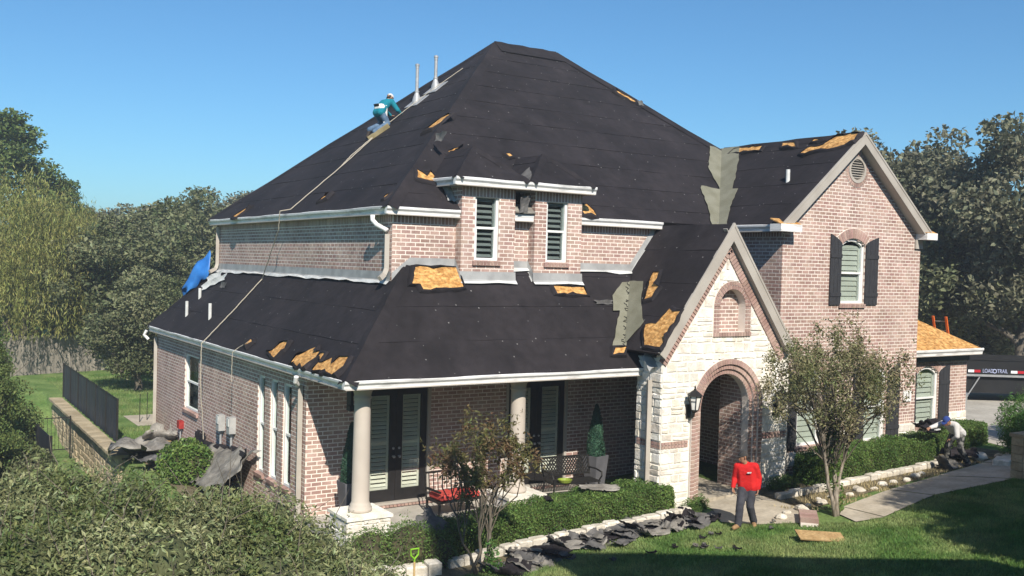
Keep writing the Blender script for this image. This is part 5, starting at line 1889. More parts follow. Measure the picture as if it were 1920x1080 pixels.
# ---- clipped hedges
def hedge(name, label, poly_pts, width, h0, h1, n, seed, leaf=0.036, mat="leaf_hedge", cat="hedge", group=None):
    """rounded box of leaves along a centre line; heights above the ground at either end"""
    rng = np.random.default_rng(seed)
    A = np.array(poly_pts, float)
    seg = np.linalg.norm(np.diff(A, axis=0), axis=1)
    cum = np.concatenate([[0], np.cumsum(seg)])
    def pos(s):
        return np.interp(s, cum, A[:, 0]), np.interp(s, cum, A[:, 1])
    s = rng.uniform(0, cum[-1], n)
    face = rng.uniform(0, 1, n)
    hh = h0 + (h1 - h0) * s / cum[-1]
    per = width + 2 * hh
    q = face * per
    a = np.where(q < hh, -width / 2, np.where(q < hh + width, q - hh - width / 2, width / 2))
    z = np.where(q < hh, q, np.where(q < hh + width, hh, per - q))
    # round the shoulders, bump the surface
    inw = rng.uniform(0, 1, n) ** 1.6 * 0.13
    px, py = pos(s)
    bx = 0.035 * np.sin(px * 5.1 + 1.3 * np.sin(py * 4)) + 0.03 * np.sin(px * 11 + z * 7)
    ca, cz = a * (1 - inw * 1.2), z - inw * (z > hh * 0.7)
    rr = 0.10
    ex = np.clip(np.abs(ca) - (width / 2 - rr), 0, rr)
    cz = np.where(cz > hh - rr, cz - (rr - np.sqrt(np.maximum(0, rr * rr - ex * ex))) * 0.8, cz)
    # rounded ends
    e = np.minimum(s, cum[-1] - s)
    k = np.clip(e / 0.35, 0, 1)
    ca *= 0.55 + 0.45 * np.sqrt(k)
    cz = cz * (0.86 + 0.14 * np.sqrt(k))
    d = np.gradient
    i = np.clip(np.searchsorted(cum, s) - 1, 0, len(seg) - 1)
    tx, ty = (A[i + 1] - A[i]).T / seg[i]
    X_, Y_ = px - ty * ca, py + tx * ca
    Z_ = terrain(X_, Y_) + cz + bx * np.clip(z, 0, 1)
    P = np.stack([X_ + bx * 0.6, Y_ + bx, Z_], -1) + rng.normal(size=(n, 3)) * 0.014
    ne = n // 14
    for end, nxt in ((0, 1), (-1, -2)):
        d0 = (A[end] - A[nxt]) / np.linalg.norm(A[end] - A[nxt])
        a_ = rng.uniform(-width * 0.46, width * 0.46, ne)
        z_ = rng.uniform(0, 1, ne) * ((h0 if end == 0 else h1) - 0.05)
        k_ = -0.12 * (np.abs(a_) / (width / 2)) ** 2 - 0.10 * (z_ / h0) ** 3 + rng.normal(size=ne) * 0.02 + 0.02
        xe, ye = A[end][0] - d0[1] * a_ + d0[0] * k_, A[end][1] + d0[0] * a_ + d0[1] * k_
        P = np.concatenate([P, np.stack([xe, ye, terrain(xe, ye) + z_], -1)])
    V, F = leaves(rng, P, leaf, leaf * 0.6, 0.3)
    c = A.mean(0)
    loc = (c[0], c[1], tz(c[0], c[1]))
    t = thing(name, label, cat, loc, 0, group)
    npmesh("foliage", V, F, MT[mat], t, off=loc)
    mb = MB()
    m = 16
    vs, fs = [], []
    for j in range(m + 1):
        sj = 0.14 + (cum[-1] - 0.28) * j / m
        x, y = pos(sj)
        ii = min(np.searchsorted(cum, sj) - 1, len(seg) - 1)
        tx, ty = (A[ii + 1] - A[ii]) / seg[ii]
        hj = (h0 + (h1 - h0) * sj / cum[-1]) - 0.11
        for aa, zz in ((-width / 2 + .1, -.05), (-width / 2 + .11, hj - .06), (-width / 2 + .2, hj), (width / 2 - .2, hj), (width / 2 - .11, hj - .06), (width / 2 - .1, -.05)):
            X_, Y_ = x - ty * aa, y + tx * aa
            vs.append((X_, Y_, tz(X_, Y_) + zz))
    for j in range(m):
        for k in range(5): fs.append((j * 6 + k, j * 6 + k + 1, (j + 1) * 6 + k + 1, (j + 1) * 6 + k))
    fs += [tuple(range(6)), tuple(range(m * 6, m * 6 + 6))]
    mb.add(vs, fs).build("twig_core", MT["twig"], t)
    return t
hedge("boxwood_hedge", "long low clipped hedge in front of the porch", [(1.65, -0.36), (4.5, -0.34), (7.55, -0.42)], 1.0, 0.60, 0.66, 60000, 1)
hedge("boxwood_hedge", "clipped hedge under the wing windows behind the crape myrtle", [(11.5, -1.0), (14, -0.98), (16.45, -0.98)], 0.85, 0.72, 0.72, 42000, 2)
hedge("boxwood_hedge", "short clipped hedge behind the bending man, under the arched window of the low bay", [(17.2, -0.42), (18.4, -0.35), (19.9, -0.28)], 0.8, 0.62, 0.66, 20000, 3)
leafy("shrub", "bright green square shrub beside the meters on the left wall", "shrub", [((-.75, 7.95, .35), (.55, .55, .68)), ((-.58, 7.7, .3), (.5, .5, .62)), ((-.95, 8.15, .3), (.48, .48, .62))], 9000, 0.085, 0.05, "leaf_box", (-.75, 7.9, 0), 31, core=0.75)
leafy("shrub", "dark spreading shrub at the left end of the porch hedge", "shrub", [((1.0, -0.75, .3), (.65, .5, .5)), ((.35, -.55, .25), (.55, .5, .45)), ((1.45, -.85, .2), (.5, .45, .4))], 9000, 0.05, 0.02, "leaf_hedge", (1.0, -.75, 0), 32, core=0.75, sprigs=150)
leafy("shrub", "feathery bright green shrub by the driveway at the right edge", "shrub", [((18.5, -2.35, 1.7), (.62, .62, .8)), ((18.95, -2.2, 1.5), (.6, .6, .8)), ((18.2, -2.25, 1.25), (.35, .35, .6)), ((18.7, -2.5, 1.0), (.6, .55, .6))], 9000, 0.11, 0.02, "leaf_bright", (18.5, -2.35, tz(18.5, -2.35)), 33, core=0, thick=0.8, sprigs=300)
place_tree("conifer", "small dark conifer at the left edge, nearest of the conifers", "tree", PR["con"], -4.7, 17.0, 0.42, 2.2, "trees beyond the back fence on the left", None, sz=0.46)
place_tree("conifer", "lowest dark conifer at the left edge beside the lower mesh fence", "tree", PR["con"], -4.6, 13.4, 0.27, 4.0, "trees beyond the back fence on the left", None, sz=0.36)
place_tree("conifer", "dark conifer outside the left edge shading the gate", "tree", PR["con"], -8.6, 3.0, 0.62, 0.9, "trees beyond the back fence on the left", None, sz=0.7)
leafy("shrub", "low dark shrub at the left edge beside the lower mesh fence", "shrub", [((-3.6, 13.5, -.6), (.7, 1.1, .7)), ((-3.9, 14.8, -.5), (.7, 1.1, .8))], 7000, 0.09, 0.045, "leaf_tree", (-3.6, 13.5, -1.2), 34, core=0.7)
leafy("shrub", "trailing green climber on the trunk foot of the right crape myrtle", "shrub", [((9.62, -3.3, 1.6), (.17, .17, .75)), ((9.75, -3.2, 2.2), (.25, .2, .5)), ((9.95, -3.25, .8), (.14, .14, .35))], 1500, 0.075, 0.034, "leaf_box", (9.85, -3.25, tz(9.85, -3.25)), 35, core=0, thick=0.8)
leafy("shrub", "green weedy shoots at the foot of the front crape myrtle", "shrub", [((2.05, -1.95, .25), (.14, .14, .4)), ((2.12, -2.0, .05), (.2, .2, .25))], 700, 0.07, 0.028, "leaf_bright", (2.05, -1.95, tz(2.05, -1.95)), 36, core=0, thick=0.8)
leafy("shrub", "small tufts of grass like plants at the right foot of the entry arch", "plant", [((10.6, -.95, .55), (.35, .25, .2)), ((11.0, -.95, .55), (.3, .25, .2))], 1400, 0.12, 0.016, "leaf_hedge", (10.6, -.95, .4), 37, core=0, thick=0.9)
leafy("shrub", "small dark plant at the left foot of the entry arch beside the hedge end", "plant", [((7.9, -1.0, .35), (.3, .22, .2)), ((8.15, -.95, .38), (.2, .2, .22))], 900, 0.10, 0.016, "leaf_hedge", (7.9, -1.0, .3), 38, core=0, thick=0.9)

# ---- crape myrtles
def myrtle(label, base, stems, crown, n, L, W, mat, seed, group, trunk_mat="bark_pale", extra=None, clump=0.26, ncl=70):
    rng = np.random.default_rng(seed)
    loc = (base[0], base[1], tz(*base))
    t = thing("crape_myrtle", label, "tree", loc, 0, group)
    B = V3(loc)
    c0, cr = np.array(crown[0]), np.array(crown[1])
    cl = []
    for i in range(ncl):
        d = rng.normal(size=3)
        d /= np.linalg.norm(d)
        cl.append(c0 + d * cr * rng.uniform(0.35, 0.96))
    tw = MB()
    for k, (off, lean, r, h) in enumerate(stems):
        mb = MB()
        pts, rs = [], []
        for i in range(7):
            f = i / 6
            pts.append(B + V3((off[0] + lean[0] * f ** 1.2 + rng.normal() * .025, off[1] + lean[1] * f ** 1.2 + rng.normal() * .025, -0.08 + h * f)))
            rs.append(r * (1 - 0.45 * f))
        mb.tube(pts, rs, 8)
        mb.build("trunk", MT[trunk_mat], t, smooth=True)
        near = sorted(cl, key=lambda q: (V3(q) - pts[-1]).length * rng.uniform(.7, 1.3))[:max(8, int(ncl / len(stems)))]
        for q in near:
            q = V3(q)
            j = rng.integers(3, 7)
            mid = pts[j].lerp(q, 0.5) + V3(rng.normal(size=3)) * 0.08 + V3((0, 0, 0.06))
            tw.tube([pts[j], mid, q, q + (q - mid).normalized() * 0.18], [rs[j] * 0.42, 0.013, 0.008, 0.003], 5, caps=False)
    tw.build("branches", MT["bark"], t)
    P = []
    per = n // len(cl)
    for q in cl:
        k = int(per * rng.uniform(.5, 1.5))
        d = in_ball(rng, k, 0.6) * clump * np.array([1, 1, 1.15]) * rng.uniform(.7, 1.3)
        P.append(q + d)
        # upright shoots above the clump
        for s in range(2):
            v = np.array([rng.normal() * 0.25, rng.normal() * 0.25, 1.0])
            m = 14
            st = rng.uniform(0.2, 0.45)
            P.append(q + v * (np.linspace(0, 1, m) * st)[:, None] + rng.normal(size=(m, 3)) * 0.035)
    V, F = leaves(rng, np.concatenate(P), L, W, 0.15)
    npmesh("crown", V, F, MT[mat], t, off=loc)
    return t
myrtle("taller crape myrtle with a wide olive crown in front of the wing", (9.68, -3.4),
       [((0, 0), (-0.08, 0.15, 0), 0.062, 2.1), ((0.05, 0.05), (0.80, 0.3, 0), 0.038, 2.2), ((-0.03, 0), (-0.45, 0.15, 0), 0.045, 2.2)],
       ((9.75, -3.2, 3.36), (2.05, 1.5, 1.22)), 18000, 0.064, 0.027, "leaf_myrtle", 3, "crape myrtles", ncl=125, clump=0.27)
myrtle("smaller crape myrtle with sparse reddening leaves in front of the porch columns", (1.85, -1.85),
       [((0, 0), (0.05, 0.02, 0), 0.035, 1.5), ((0.10, 0.0), (0.28, 0.05, 0), 0.035, 1.6), ((0.16, 0.03), (0.22, 0.08, 0), 0.03, 1.6), ((-0.05, 0.02), (-0.50, 0.1, 0), 0.028, 1.4)],
       ((1.98, -1.8, 2.0), (1.12, 0.9, 0.78)), 3800, 0.085, 0.032, "leaf_red", 4, "crape myrtles", trunk_mat="bark", ncl=46, clump=0.2)

# ---- grass blades on the front lawn
def grass(n, box, seed, test, size=(0.03, 0.075)):
    rng = np.random.default_rng(seed)
    P = np.stack([rng.uniform(box[0], box[1], n), rng.uniform(box[2], box[3], n)], -1)
    P = P[test(P[:, 0], P[:, 1])]
    n = len(P)
    Z_ = terrain(P[:, 0], P[:, 1])
    h = rng.uniform(size[0], size[1], n)
    a = rng.uniform(0, 2 * np.pi, n)
    w = 0.006 + 0.006 * rng.uniform(0, 1, n)
    lean = rng.normal(size=(n, 2)) * 0.03
    V = np.empty((n, 3, 3))
    V[:, 0] = np.stack([P[:, 0] - np.cos(a) * w, P[:, 1] - np.sin(a) * w, Z_ - 0.004], -1)
    V[:, 1] = np.stack([P[:, 0] + np.cos(a) * w, P[:, 1] + np.sin(a) * w, Z_ - 0.004], -1)
    V[:, 2] = np.stack([P[:, 0] + lean[:, 0], P[:, 1] + lean[:, 1], Z_ + h], -1)
    return V.reshape(-1, 3), np.arange(n * 3).reshape(n, 3)
def lawn_test(x, y):
    edge = np.interp(x, [0, 2, 4, 6, 7.6, 8.1, 8.8, 9.5, 10.2, 12.6, 15.6, 18], [-2.0, -1.75, -1.55, -1.75, -2.1, -2.75, -3.4, -4.1, -4.25, -3.75, -3.82, -3.72])
    return y < edge + 0.05 * np.sin(x * 9) + 0.04 * np.sin(x * 23)
V, F = grass(260000, (0.5, 16, -9, -1.5), 3, lawn_test)
tag(npmesh("grass", V, F, MT["grass"]), kind="stuff")
V, F = grass(60000, (-1.1, 6, 12, 31), 4, lambda x, y: (x > -1.0) & ~((y > 16.2) & (y < 18.7) & (x < 2.1)), (0.05, 0.12))
tag(npmesh("grass", V, F, MT["grass"]), kind="stuff")
V, F = grass(9000, (9.4, 19, -2.9, -1.4), 5, lambda x, y: (y < np.interp(x, [9.4, 12, 16.4], [-1.75, -1.75, -1.75])) & (y > np.interp(x, [10, 12.4, 14.7, 19], [-3.0, -2.7, -2.4, -1.8])) & (np.sin(x * 3.1) + np.sin(x * 7.3 + y * 5) > -0.4), (0.04, 0.11))
tag(npmesh("weeds", V, F, MT["plant_dry"]), kind="stuff")
# ------------------------------------------------------------------ edging stones, path stones
ER = random.Random(9)
def edging(label, pts, w, h, name="stone_edging"):
    A = [V3((p[0], p[1], 0)) for p in pts]
    loc = (A[0].x, A[0].y, tz(A[0].x, A[0].y))
    t = thing(name, label, "edging", loc)
    for a, b in zip(A, A[1:]):
        d = (b - a)
        L = d.length
        d.normalize()
        nrm = V3((-d.y, d.x, 0))
        s = 0
        while s < L - 0.05:
            l = min(ER.uniform(0.22, 0.42), L - s)
            c = a + d * (s + l / 2)
            z = tz(c.x, c.y)
            hh = h * ER.uniform(0.85, 1.15)
            g = 0.008
            tw = ER.uniform(-.02, .02)
            P = []
            for zz, ins in ((-0.06, 0), (hh - 0.025, 0.0), (hh, 0.025)):
                for sx, sy in ((-1, -1), (1, -1), (1, 1), (-1, 1)):
                    P.append(c + d * sx * (l / 2 - g - ins) + nrm * (sy * (w / 2 - ins) + tw + ER.uniform(-.008, .008)) + Z * (z + zz + ER.uniform(-.006, .006)))
            fs = [(0, 1, 5, 4), (1, 2, 6, 5), (2, 3, 7, 6), (3, 0, 4, 7), (4, 5, 9, 8), (5, 6, 10, 9), (6, 7, 11, 10), (7, 4, 8, 11), (8, 9, 10, 11)]
            MB().add(P, fs).build("stone", MT["edge_stone"], t)
            s += l
    return t
edging("pale limestone edging running along the porch hedge", [(1.6, -1.12), (3.2, -1.05), (5.4, -1.02), (7.3, -1.10), (7.7, -1.02)], 0.20, 0.17)
edging("pale limestone edging from the arch along the wing hedge", [(10.0, -1.55), (11.5, -1.65), (13.5, -1.62), (15.4, -1.58), (16.5, -1.5)], 0.2, 0.14)
edging("low row of limestone blocks at the bottom beside the shovel", [(-0.35, -1.0), (0.4, -1.18), (1.35, -1.3)], 0.26, 0.22)

def rock(label, x, y, r, seed, mat="edge_stone", cat="rock", name="rock", group="loose rocks along the bed", flat=0.55, z=None):
    rg = np.random.default_rng(seed)
    m = MB().ball((0, 0, 0), r, r * rg.uniform(.6, 1), r * flat, 9, 6)
    m.v = [tuple(V3(v) * (1 + 0.28 * mnoise.noise(V3(v) / r * 1.3 + V3((seed, 0, 0))))) for v in m.v]
    o = m.build(name, MT[mat])
    o.location = (x, y, (tz(x, y) if z is None else z) + r * flat * 0.55)
    o.rotation_euler = (0, 0, rg.uniform(0, 6))
    return tag(o, label, cat, group)
rks = [(8.75, -2.75, .14), (9.15, -2.55, .10), (9.55, -2.62, .16), (9.95, -2.45, .09), (10.35, -2.5, .13), (10.9, -2.35, .12), (11.4, -2.42, .10), (11.9, -2.3, .14), (12.3, -2.4, .09), (12.8, -2.25, .13), (13.3, -2.2, .10), (13.7, -2.28, .12), (14.3, -2.1, .13), (14.7, -2.0, .10), (17.6, -1.75, .20), (18.0, -1.55, .16), (17.3, -1.45, .15), (18.3, -1.9, .14), (10.6, -2.2, .08), (12.1, -2.05, .09)]
for i, (x, y, r) in enumerate(rks):
    rock("small pale limestone rock lying in the dry bed between hedge and path", x, y, r, i)
blk = [((18.05, -2.35), .30, "pale flat stone block nearest the feathery shrub"), ((17.35, -2.55), .34, "pale flat stone block in front of the first one, nearer the path")]
for (x, y), s, lb in blk:
    m = MB().box(-s, s, -s * .6, s * .6, -.05, .16)
    o = m.build("stone_block", MT["edge_stone"])
    bpy_b = o.modifiers.new("bevel", 'BEVEL')
    bpy_b.width = 0.02
    o.location = (x, y, tz(x, y))
    o.rotation_euler = (0, 0, 0.4)
    tag(o, lb, "stone block")
# brick step lying at the lawn corner
t = thing("brick_step", "short brick step lying at the corner of lawn and path", "step", (8.95, -3.3, tz(8.95, -3.3)), 0.75)
MB().box(-0.42, 0.42, -0.17, 0.17, -0.03, 0.07).build("mortar_bed", MT["mortar"], t, local=True)
for i in range(9):
    MB().box(-0.415 + i * 0.093, -0.335 + i * 0.093, -0.18, 0.18, 0.02, 0.15).build("brick", MT["brick"], t, local=True)
o = MB().obox((0, 0, 0), (0.46, 0, 0), (0, 0.17, 0.02), (0, -0.002, 0.012)).build("plywood_scrap", MT["osb_sun"])
o.location = (8.05, -4.35, tz(8.05, -4.35) + 0.09)
o.rotation_euler = (0.15, 0.06, -0.5)
tag(o, "tan strip of plywood lying on the sunny lawn", "plywood")

# ------------------------------------------------------------------ torn roofing on the ground
def crumple(seed, lx, ly, amp=0.12, fold=0.25, n=22, m=12):
    rg = random.Random(seed)
    vs, fs = [], []
    ph = rg.uniform(0, 50)
    for i in range(n + 1):
        for j in range(m + 1):
            s, t = i / n - 0.5, j / m - 0.5
            e = 1 + 0.18 * mnoise.noise(V3((s * 4 + ph, t * 4, 0)))
            x, y = s * lx * e, t * ly * (1 + 0.2 * mnoise.noise(V3((s * 5, ph, 1))))
            z = 0.02 * ((t + 0.5) * 5 % 1) + amp * (0.5 + mnoise.noise(V3((x * 2.2 + ph, y * 2.2, seed)))) + fold * max(0, abs(s * 2) - 0.55) ** 2 * 3 + 0.5 * amp * abs(mnoise.noise(V3((x * 5 + ph, y * 5, seed))))
            vs.append((x + rg.uniform(-.01, .01), y + rg.uniform(-.01, .01), max(z, 0.0) + 0.012))
    for i in range(n):
        for j in range(m):
            if (i in (0, n - 1) or j in (0, m - 1)) and rg.random() < 0.22: continue
            fs.append((i * (m + 1) + j, (i + 1) * (m + 1) + j, (i + 1) * (m + 1) + j + 1, i * (m + 1) + j + 1))
    return MB().add(vs, fs)
def scrap(label, x, y, lx, ly, rz, seed, mat="felt2", amp=0.12, fold=0.25, zoff=0.0, group="torn felt along the hedge edging", name="felt_scrap", tilt=(0, 0)):
    o = crumple(seed, lx, ly, amp, fold).build(name, MT[mat], smooth=True)
    sm_ = o.modifiers.new("thickness", 'SOLIDIFY')
    sm_.thickness = 0.006
    o.location = (x, y, tz(x, y) + zoff)
    o.rotation_euler = (tilt[0], tilt[1], rz)
    return tag(o, label, "roofing scrap", group)
scraps = [
    (2.45, -2.0, 1.1, .7, .3, "felt2", "large grey torn sheet beside the front crape myrtle stems"),
    (2.95, -1.75, .9, .6, 1.0, "shingle", "broken shingle sheet leaning over the grey torn sheet at the left of the heap"),
    (3.35, -1.55, .9, .7, .1, "felt2", "pointed grey sheet standing up left of the black heap middle"),
    (3.85, -1.5, 1.2, .7, .4, "felt", "wide black felt sheet lying in the middle of the heap"),
    (4.3, -1.6, 1.0, .6, -.2, "shingle", "pale shingle strip lying on the black felt"),
    (4.75, -1.35, .7, .6, .8, "felt2", "folded felt upright against the edging stones"),
    (5.2, -1.5, 1.3, .5, .15, "felt", "long black felt roll end pointing to the lawn"),
    (5.75, -1.3, 1.0, .7, .5, "felt2", "grey sheet tented over the black pile near the arch"),
    (6.2, -1.6, 1.2, .6, -.1, "felt", "black sheet spread flat to the right of the tented one"),
    (6.35, -1.25, .8, .6, .9, "shingle", "pale curled sheet on top of the pile nearest the arch"),
    (6.9, -1.65, .9, .45, .2, "felt2", "flat grey sheet at the right end of the pile"),
    (5.1, -2.0, .8, .3, .5, "felt2", "small torn strip alone on the grass below the pile"),
    (7.2, -1.35, .6, .4, .4, "felt", "black scrap at the right hand end next to the entry path"),
]
more = [(7.45, -1.75, .8, .4, .2, "felt", "flat black sheet at the lawn edge beside the entry path"), (7.75, -1.45, .6, .35, -.3, "felt2", "grey strip lying across the end of the entry path edging"), (7.1, -2.0, .7, .3, .4, "felt2", "thin grey strip on the lawn left of the walking man"),
    (2.2, -2.45, .7, .5, .7, "felt", "black felt piece lowest at the left end of the heap"), (2.75, -2.25, .8, .5, .2, "shingle", "shingle strip in front of the front crape myrtle's right stems"),
    (3.2, -2.05, .9, .4, .35, "felt2", "long grey strip on the grass edge left of the wide black sheet"), (3.6, -1.9, .6, .5, 1.2, "felt", "black curl lying before the wide black sheet"),
    (4.15, -1.25, .6, .4, .3, "felt2", "grey flap lying against the limestone edging at the heap middle"), (4.55, -1.85, .7, .4, .6, "felt2", "grey strip on the grass below the pale shingle strip"),
    (5.0, -1.25, .7, .4, -.2, "shingle", "brown shingle tab row resting on the edging"), (5.55, -1.65, .9, .5, .3, "felt2", "grey flat sheet before the tented one"),
    (6.0, -1.9, .8, .35, .1, "shingle", "narrow shingle strip at the lawn edge right of the long roll"), (6.6, -1.85, .7, .35, .4, "shingle", "small shingle row at the lawn edge near the entry"),
    (6.75, -1.3, .6, .5, 1.0, "felt", "black folded piece between the curled shingle and the edging corner"), (3.0, -1.35, .5, .4, .9, "felt", "black corner poking up beside the pointed grey sheet")]
scraps += more
for i, (x, y, lx, ly, rz, mt, lb) in enumerate(scraps):
    scrap(lb, x, y, lx, ly, rz, 40 + i, mt, amp=0.11 if i % 2 else 0.07, fold=0.26 if i % 4 == 0 else 0.10)
scrap("brown felt sheet draped over the left end of the porch hedge", 1.55, -0.55, 1.0, 0.8, 0.5, 60, "felt2", amp=0.08, fold=-.1, zoff=0.50, group="torn felt on the hedges", tilt=(0.55, -0.35))
scrap("pale broken shingles lying on top of the porch hedge by the bench", 5.75, -0.35, 0.85, 0.35, -0.5, 61, "shingle", amp=0.06, fold=.05, zoff=0.68, group="torn felt on the hedges")
scrap("small black felt strip on top of the porch hedge", 4.4, -0.4, 0.35, 0.16, 1.2, 62, "felt", amp=0.05, fold=.05, zoff=0.64, group="torn felt on the hedges")
scrap("black felt square standing beside the edging at the bending man's end of the hedge", 15.55, -1.95, .5, .45, 1.1, 63, "felt2", amp=0.05, fold=.1, tilt=(1.0, 0.2), zoff=0.15)
scrap("dark crumpled felt heap at the feet of the bending man", 16.9, -1.55, 1.1, .8, .2, 64, "felt", amp=0.22, fold=.2)
scrap("grey torn felt on the bed between black square and bending man", 15.95, -1.95, .8, .45, .2, 65, "shingle", amp=0.08, fold=.1)
scrap("dark felt sheet piled under the low bay window", 17.35, -0.42, .9, .7, .1, 66, "felt", amp=0.2, fold=.2, zoff=0.62)
rq = random.Random(12)
for i in range(16):
    x_, y_ = rq.uniform(3.5, 8.6), 0
    y_ = -2.2 - rq.uniform(0, 1.3) - 0.12 * (x_ - 3.5)
    scrap("small torn felt tab lying on the lawn below the heap", x_, y_, rq.uniform(.07, .2), rq.uniform(.05, .12), rq.uniform(0, 3), 200 + i, rq.choice(("felt", "felt2", "shingle")), amp=0.02, fold=.05, zoff=0.03, group="small felt tabs on the lawn")
# heap on the left side of the house
lefts = [
    (-0.85, 11.4, 3.2, 1.9, 1.3, "shingle", "large sheet of grey shingles sloping up beside the fence end", .28, .0, (0.0, 0.10)),
    (-0.2, 12.6, 1.5, .9, 1.2, "shingle", "curled shingle sheet against the far end of the left wall", .3, .3, (0, 0)),
    (-0.5, 10.3, 2.6, 1.0, 1.25, "shingle", "long shingle strip lying over the plywood along the left wall", .16, .1, (0, 0)),
    (0.02, 9.5, 1.0, .8, 1.57, "felt", "black felt square standing against the left wall below the meters", .05, .05, (-1.35, 0)),
    (-0.28, 6.7, 3.0, 1.15, 1.62, "shingle", "large curved shingle sheet leaning between the square shrub and the wall", .12, .12, (-0.75, 0.12)),
    (-0.02, 7.3, 3.2, .9, 1.6, "felt", "dark curved underside of felt behind the leaning shingle sheet", .1, .2, (-1.15, 0.1)),
    (-1.1, 9.6, 1.1, .8, .6, "felt2", "dark felt folded under the front of the left heap", .2, .1, (0, 0)),
]
for i, (x, y, lx, ly, rz, mt, lb, amp, fold, tl) in enumerate(lefts):
    scrap(lb, x, y, lx, ly, rz, 80 + i, mt, amp, fold, group="torn roofing heaped by the left wall", tilt=tl, zoff=0.5 if abs(tl[0]) > 0.3 else 0.14)
o = MB().box(-0.9, 0.9, -0.2, 0.2, 0, 0.02).build("plywood_scrap", MT["osb_sun"])
o.location = (-0.62, 10.75, 0.28)
o.rotation_euler = (0.1, -0.05, 1.35)
tag(o, "ochre plywood board half buried in the heap by the left wall", "plywood")
for i, (x, y, r_) in enumerate(((-.08, 7.6, .12), (-.12, 7.2, .1), (-0.2, 7.95, .09))):
    rock(("white rubble lump below the right meter", "tan rubble lump nearest the leaning shingle sheet", "white rubble lump below the left meter")[i], x, y, r_, 50 + i, "edge_stone" if i != 1 else "block", group="rubble below the meters", z=0.25)

# ------------------------------------------------------------------ fences and wall at the left
def post_box(mb, x, y, z0, z1, r=0.03): mb.box(x - r, x + r, y - r, y + r, z0, z1)
F0, F1 = V3((-1.28, 13.6, 0)), V3((-1.16, 24.2, 0))
t = thing("mesh_fence", "black mesh fence standing on top of the block retaining wall", "fence", F0)
nP = 7
for i in range(nP):
    p = F0.lerp(F1, i / (nP - 1))
    m = MB()
    post_box(m, p.x, p.y, -0.05, 1.32, 0.025)
    m.build("post", MT["iron"], t)
for i in range(nP - 1):
    a, b = F0.lerp(F1, i / (nP - 1)), F0.lerp(F1, (i + 1) / (nP - 1))
    vs, fs = [], []
    for k in range(9):
        c = a.lerp(b, k / 8)
        d = 0.035 * math.sin(k * 2.3 + i) * (1 if 0 < k < 8 else 0)
        vs += [(c.x + d, c.y, 0.02), (c.x + d * 0.6, c.y, 0.65), (c.x, c.y, 1.27)]
    for k in range(8):
        for j in range(2): fs.append((k * 3 + j, (k + 1) * 3 + j, (k + 1) * 3 + j + 1, k * 3 + j + 1))
    MB().add(vs, fs).build("mesh_panel", MT["mesh"], t)
MB().bar(F0 + Z * 1.29, F1 + Z * 1.29, 0.03, 0.03).build("top_rail", MT["iron"], t)
t = thing("mesh_fence", "second black mesh fence panel standing lower, left of the retaining wall", "fence", (-3.05, 14.4, tz(-3.05, 14.4)))
A_ = [(-3.05, 13.6), (-3.1, 15.8), (-3.15, 18.0)]
for i, (x, y) in enumerate(A_):
    m = MB()
    post_box(m, x, y, -1.2, 0.35, 0.025)
    m.build("post", MT["iron"], t)
for (a, b) in zip(A_, A_[1:]):
    MB().bar((a[0], a[1], -.45), (b[0], b[1], -.45), 0.012, 1.5).build("mesh_panel", MT["mesh"], t)
t = thing("gate", "small black rail gate between lower mesh fence and retaining wall", "gate", (-2.2, 18.1, tz(-2.2, 18.1)))
for x in (-3.1, -1.85):
    m = MB()
    post_box(m, x, 18.1, -1.2, 0.2, 0.02)
    m.build("post", MT["iron"], t)
for z in (0.15, -0.9):
    MB().bar((-3.1, 18.1, z), (-1.85, 18.1, z), 0.025, 0.03).build("rail", MT["iron"], t)
for k in range(10):
    MB().bar((-3.0 + k * 0.115, 18.1, -0.9), (-3.0 + k * 0.115, 18.1, 0.15), 0.012, 0.012, up=(0, 1, 0)).build("bar", MT["iron"], t)
# retaining wall of rock faced blocks
t = thing("retaining_wall", "tan block retaining wall stepping down below the black mesh fence", "wall", (-1.75, 12, -1))
W0, W1 = V3((-1.72, 11.2, 0)), V3((-1.62, 23.4, 0))
dW = (W1 - W0).normalized()
nW = V3((-dW.y, dW.x, 0))
MB().obox((W0 + W1) / 2 + V3((0.12, 0, -0.75)), dW * ((W1 - W0).length / 2), V3((0.1, 0, 0)), Z * 0.72).build("wall_core", MT["block"], t)
rw = random.Random(2)
k = 0
L = (W1 - W0).length
for c in range(7):
    s = -0.2 * (c % 2)
    z = -1.28 + c * 0.19
    while s < L:
        a, b = max(0, s), min(L, s + 0.44)
        if b - a > 0.08:
            P0 = W0 + dW * ((a + b) / 2) + Z * (z + 0.09)
            dd = rw.uniform(0.0, 0.035) - 0.012 * c
            m = MB()
            hw, hh2 = (b - a) / 2 - 0.008, 0.088
            q = [P0 + dW * sx * hw + Z * sz * hh2 for sx, sz in ((-1, -1), (1, -1), (1, 1), (-1, 1))]
            ff = [P0 + dW * sx * hw * .86 + Z * sz * hh2 * .8 + nW * (0.06 + dd + rw.uniform(-.012, .012)) for sx, sz in ((-1, -1), (1, -1), (1, 1), (-1, 1))]
            m.add([p - nW * 0.1 for p in q] + q + ff, [(0, 1, 5, 4), (1, 2, 6, 5), (2, 3, 7, 6), (3, 0, 4, 7), (4, 5, 9, 8), (5, 6, 10, 9), (6, 7, 11, 10), (7, 4, 8, 11), (8, 9, 10, 11)])
            m.build("block", MT["block"], t)
        s += 0.44
s = 0
while s < L - 0.05:
    b = min(L, s + rw.uniform(0.35, 0.5))
    P0 = W0 + dW * ((s + b) / 2) + Z * 0.06 + V3((0.06, 0, 0))
    MB().obox(P0, dW * ((b - s) / 2 - 0.006), V3((0.22, 0, rw.uniform(-.008, .008))), Z * 0.04).build("cap_block", MT["block"], t)
    s = b
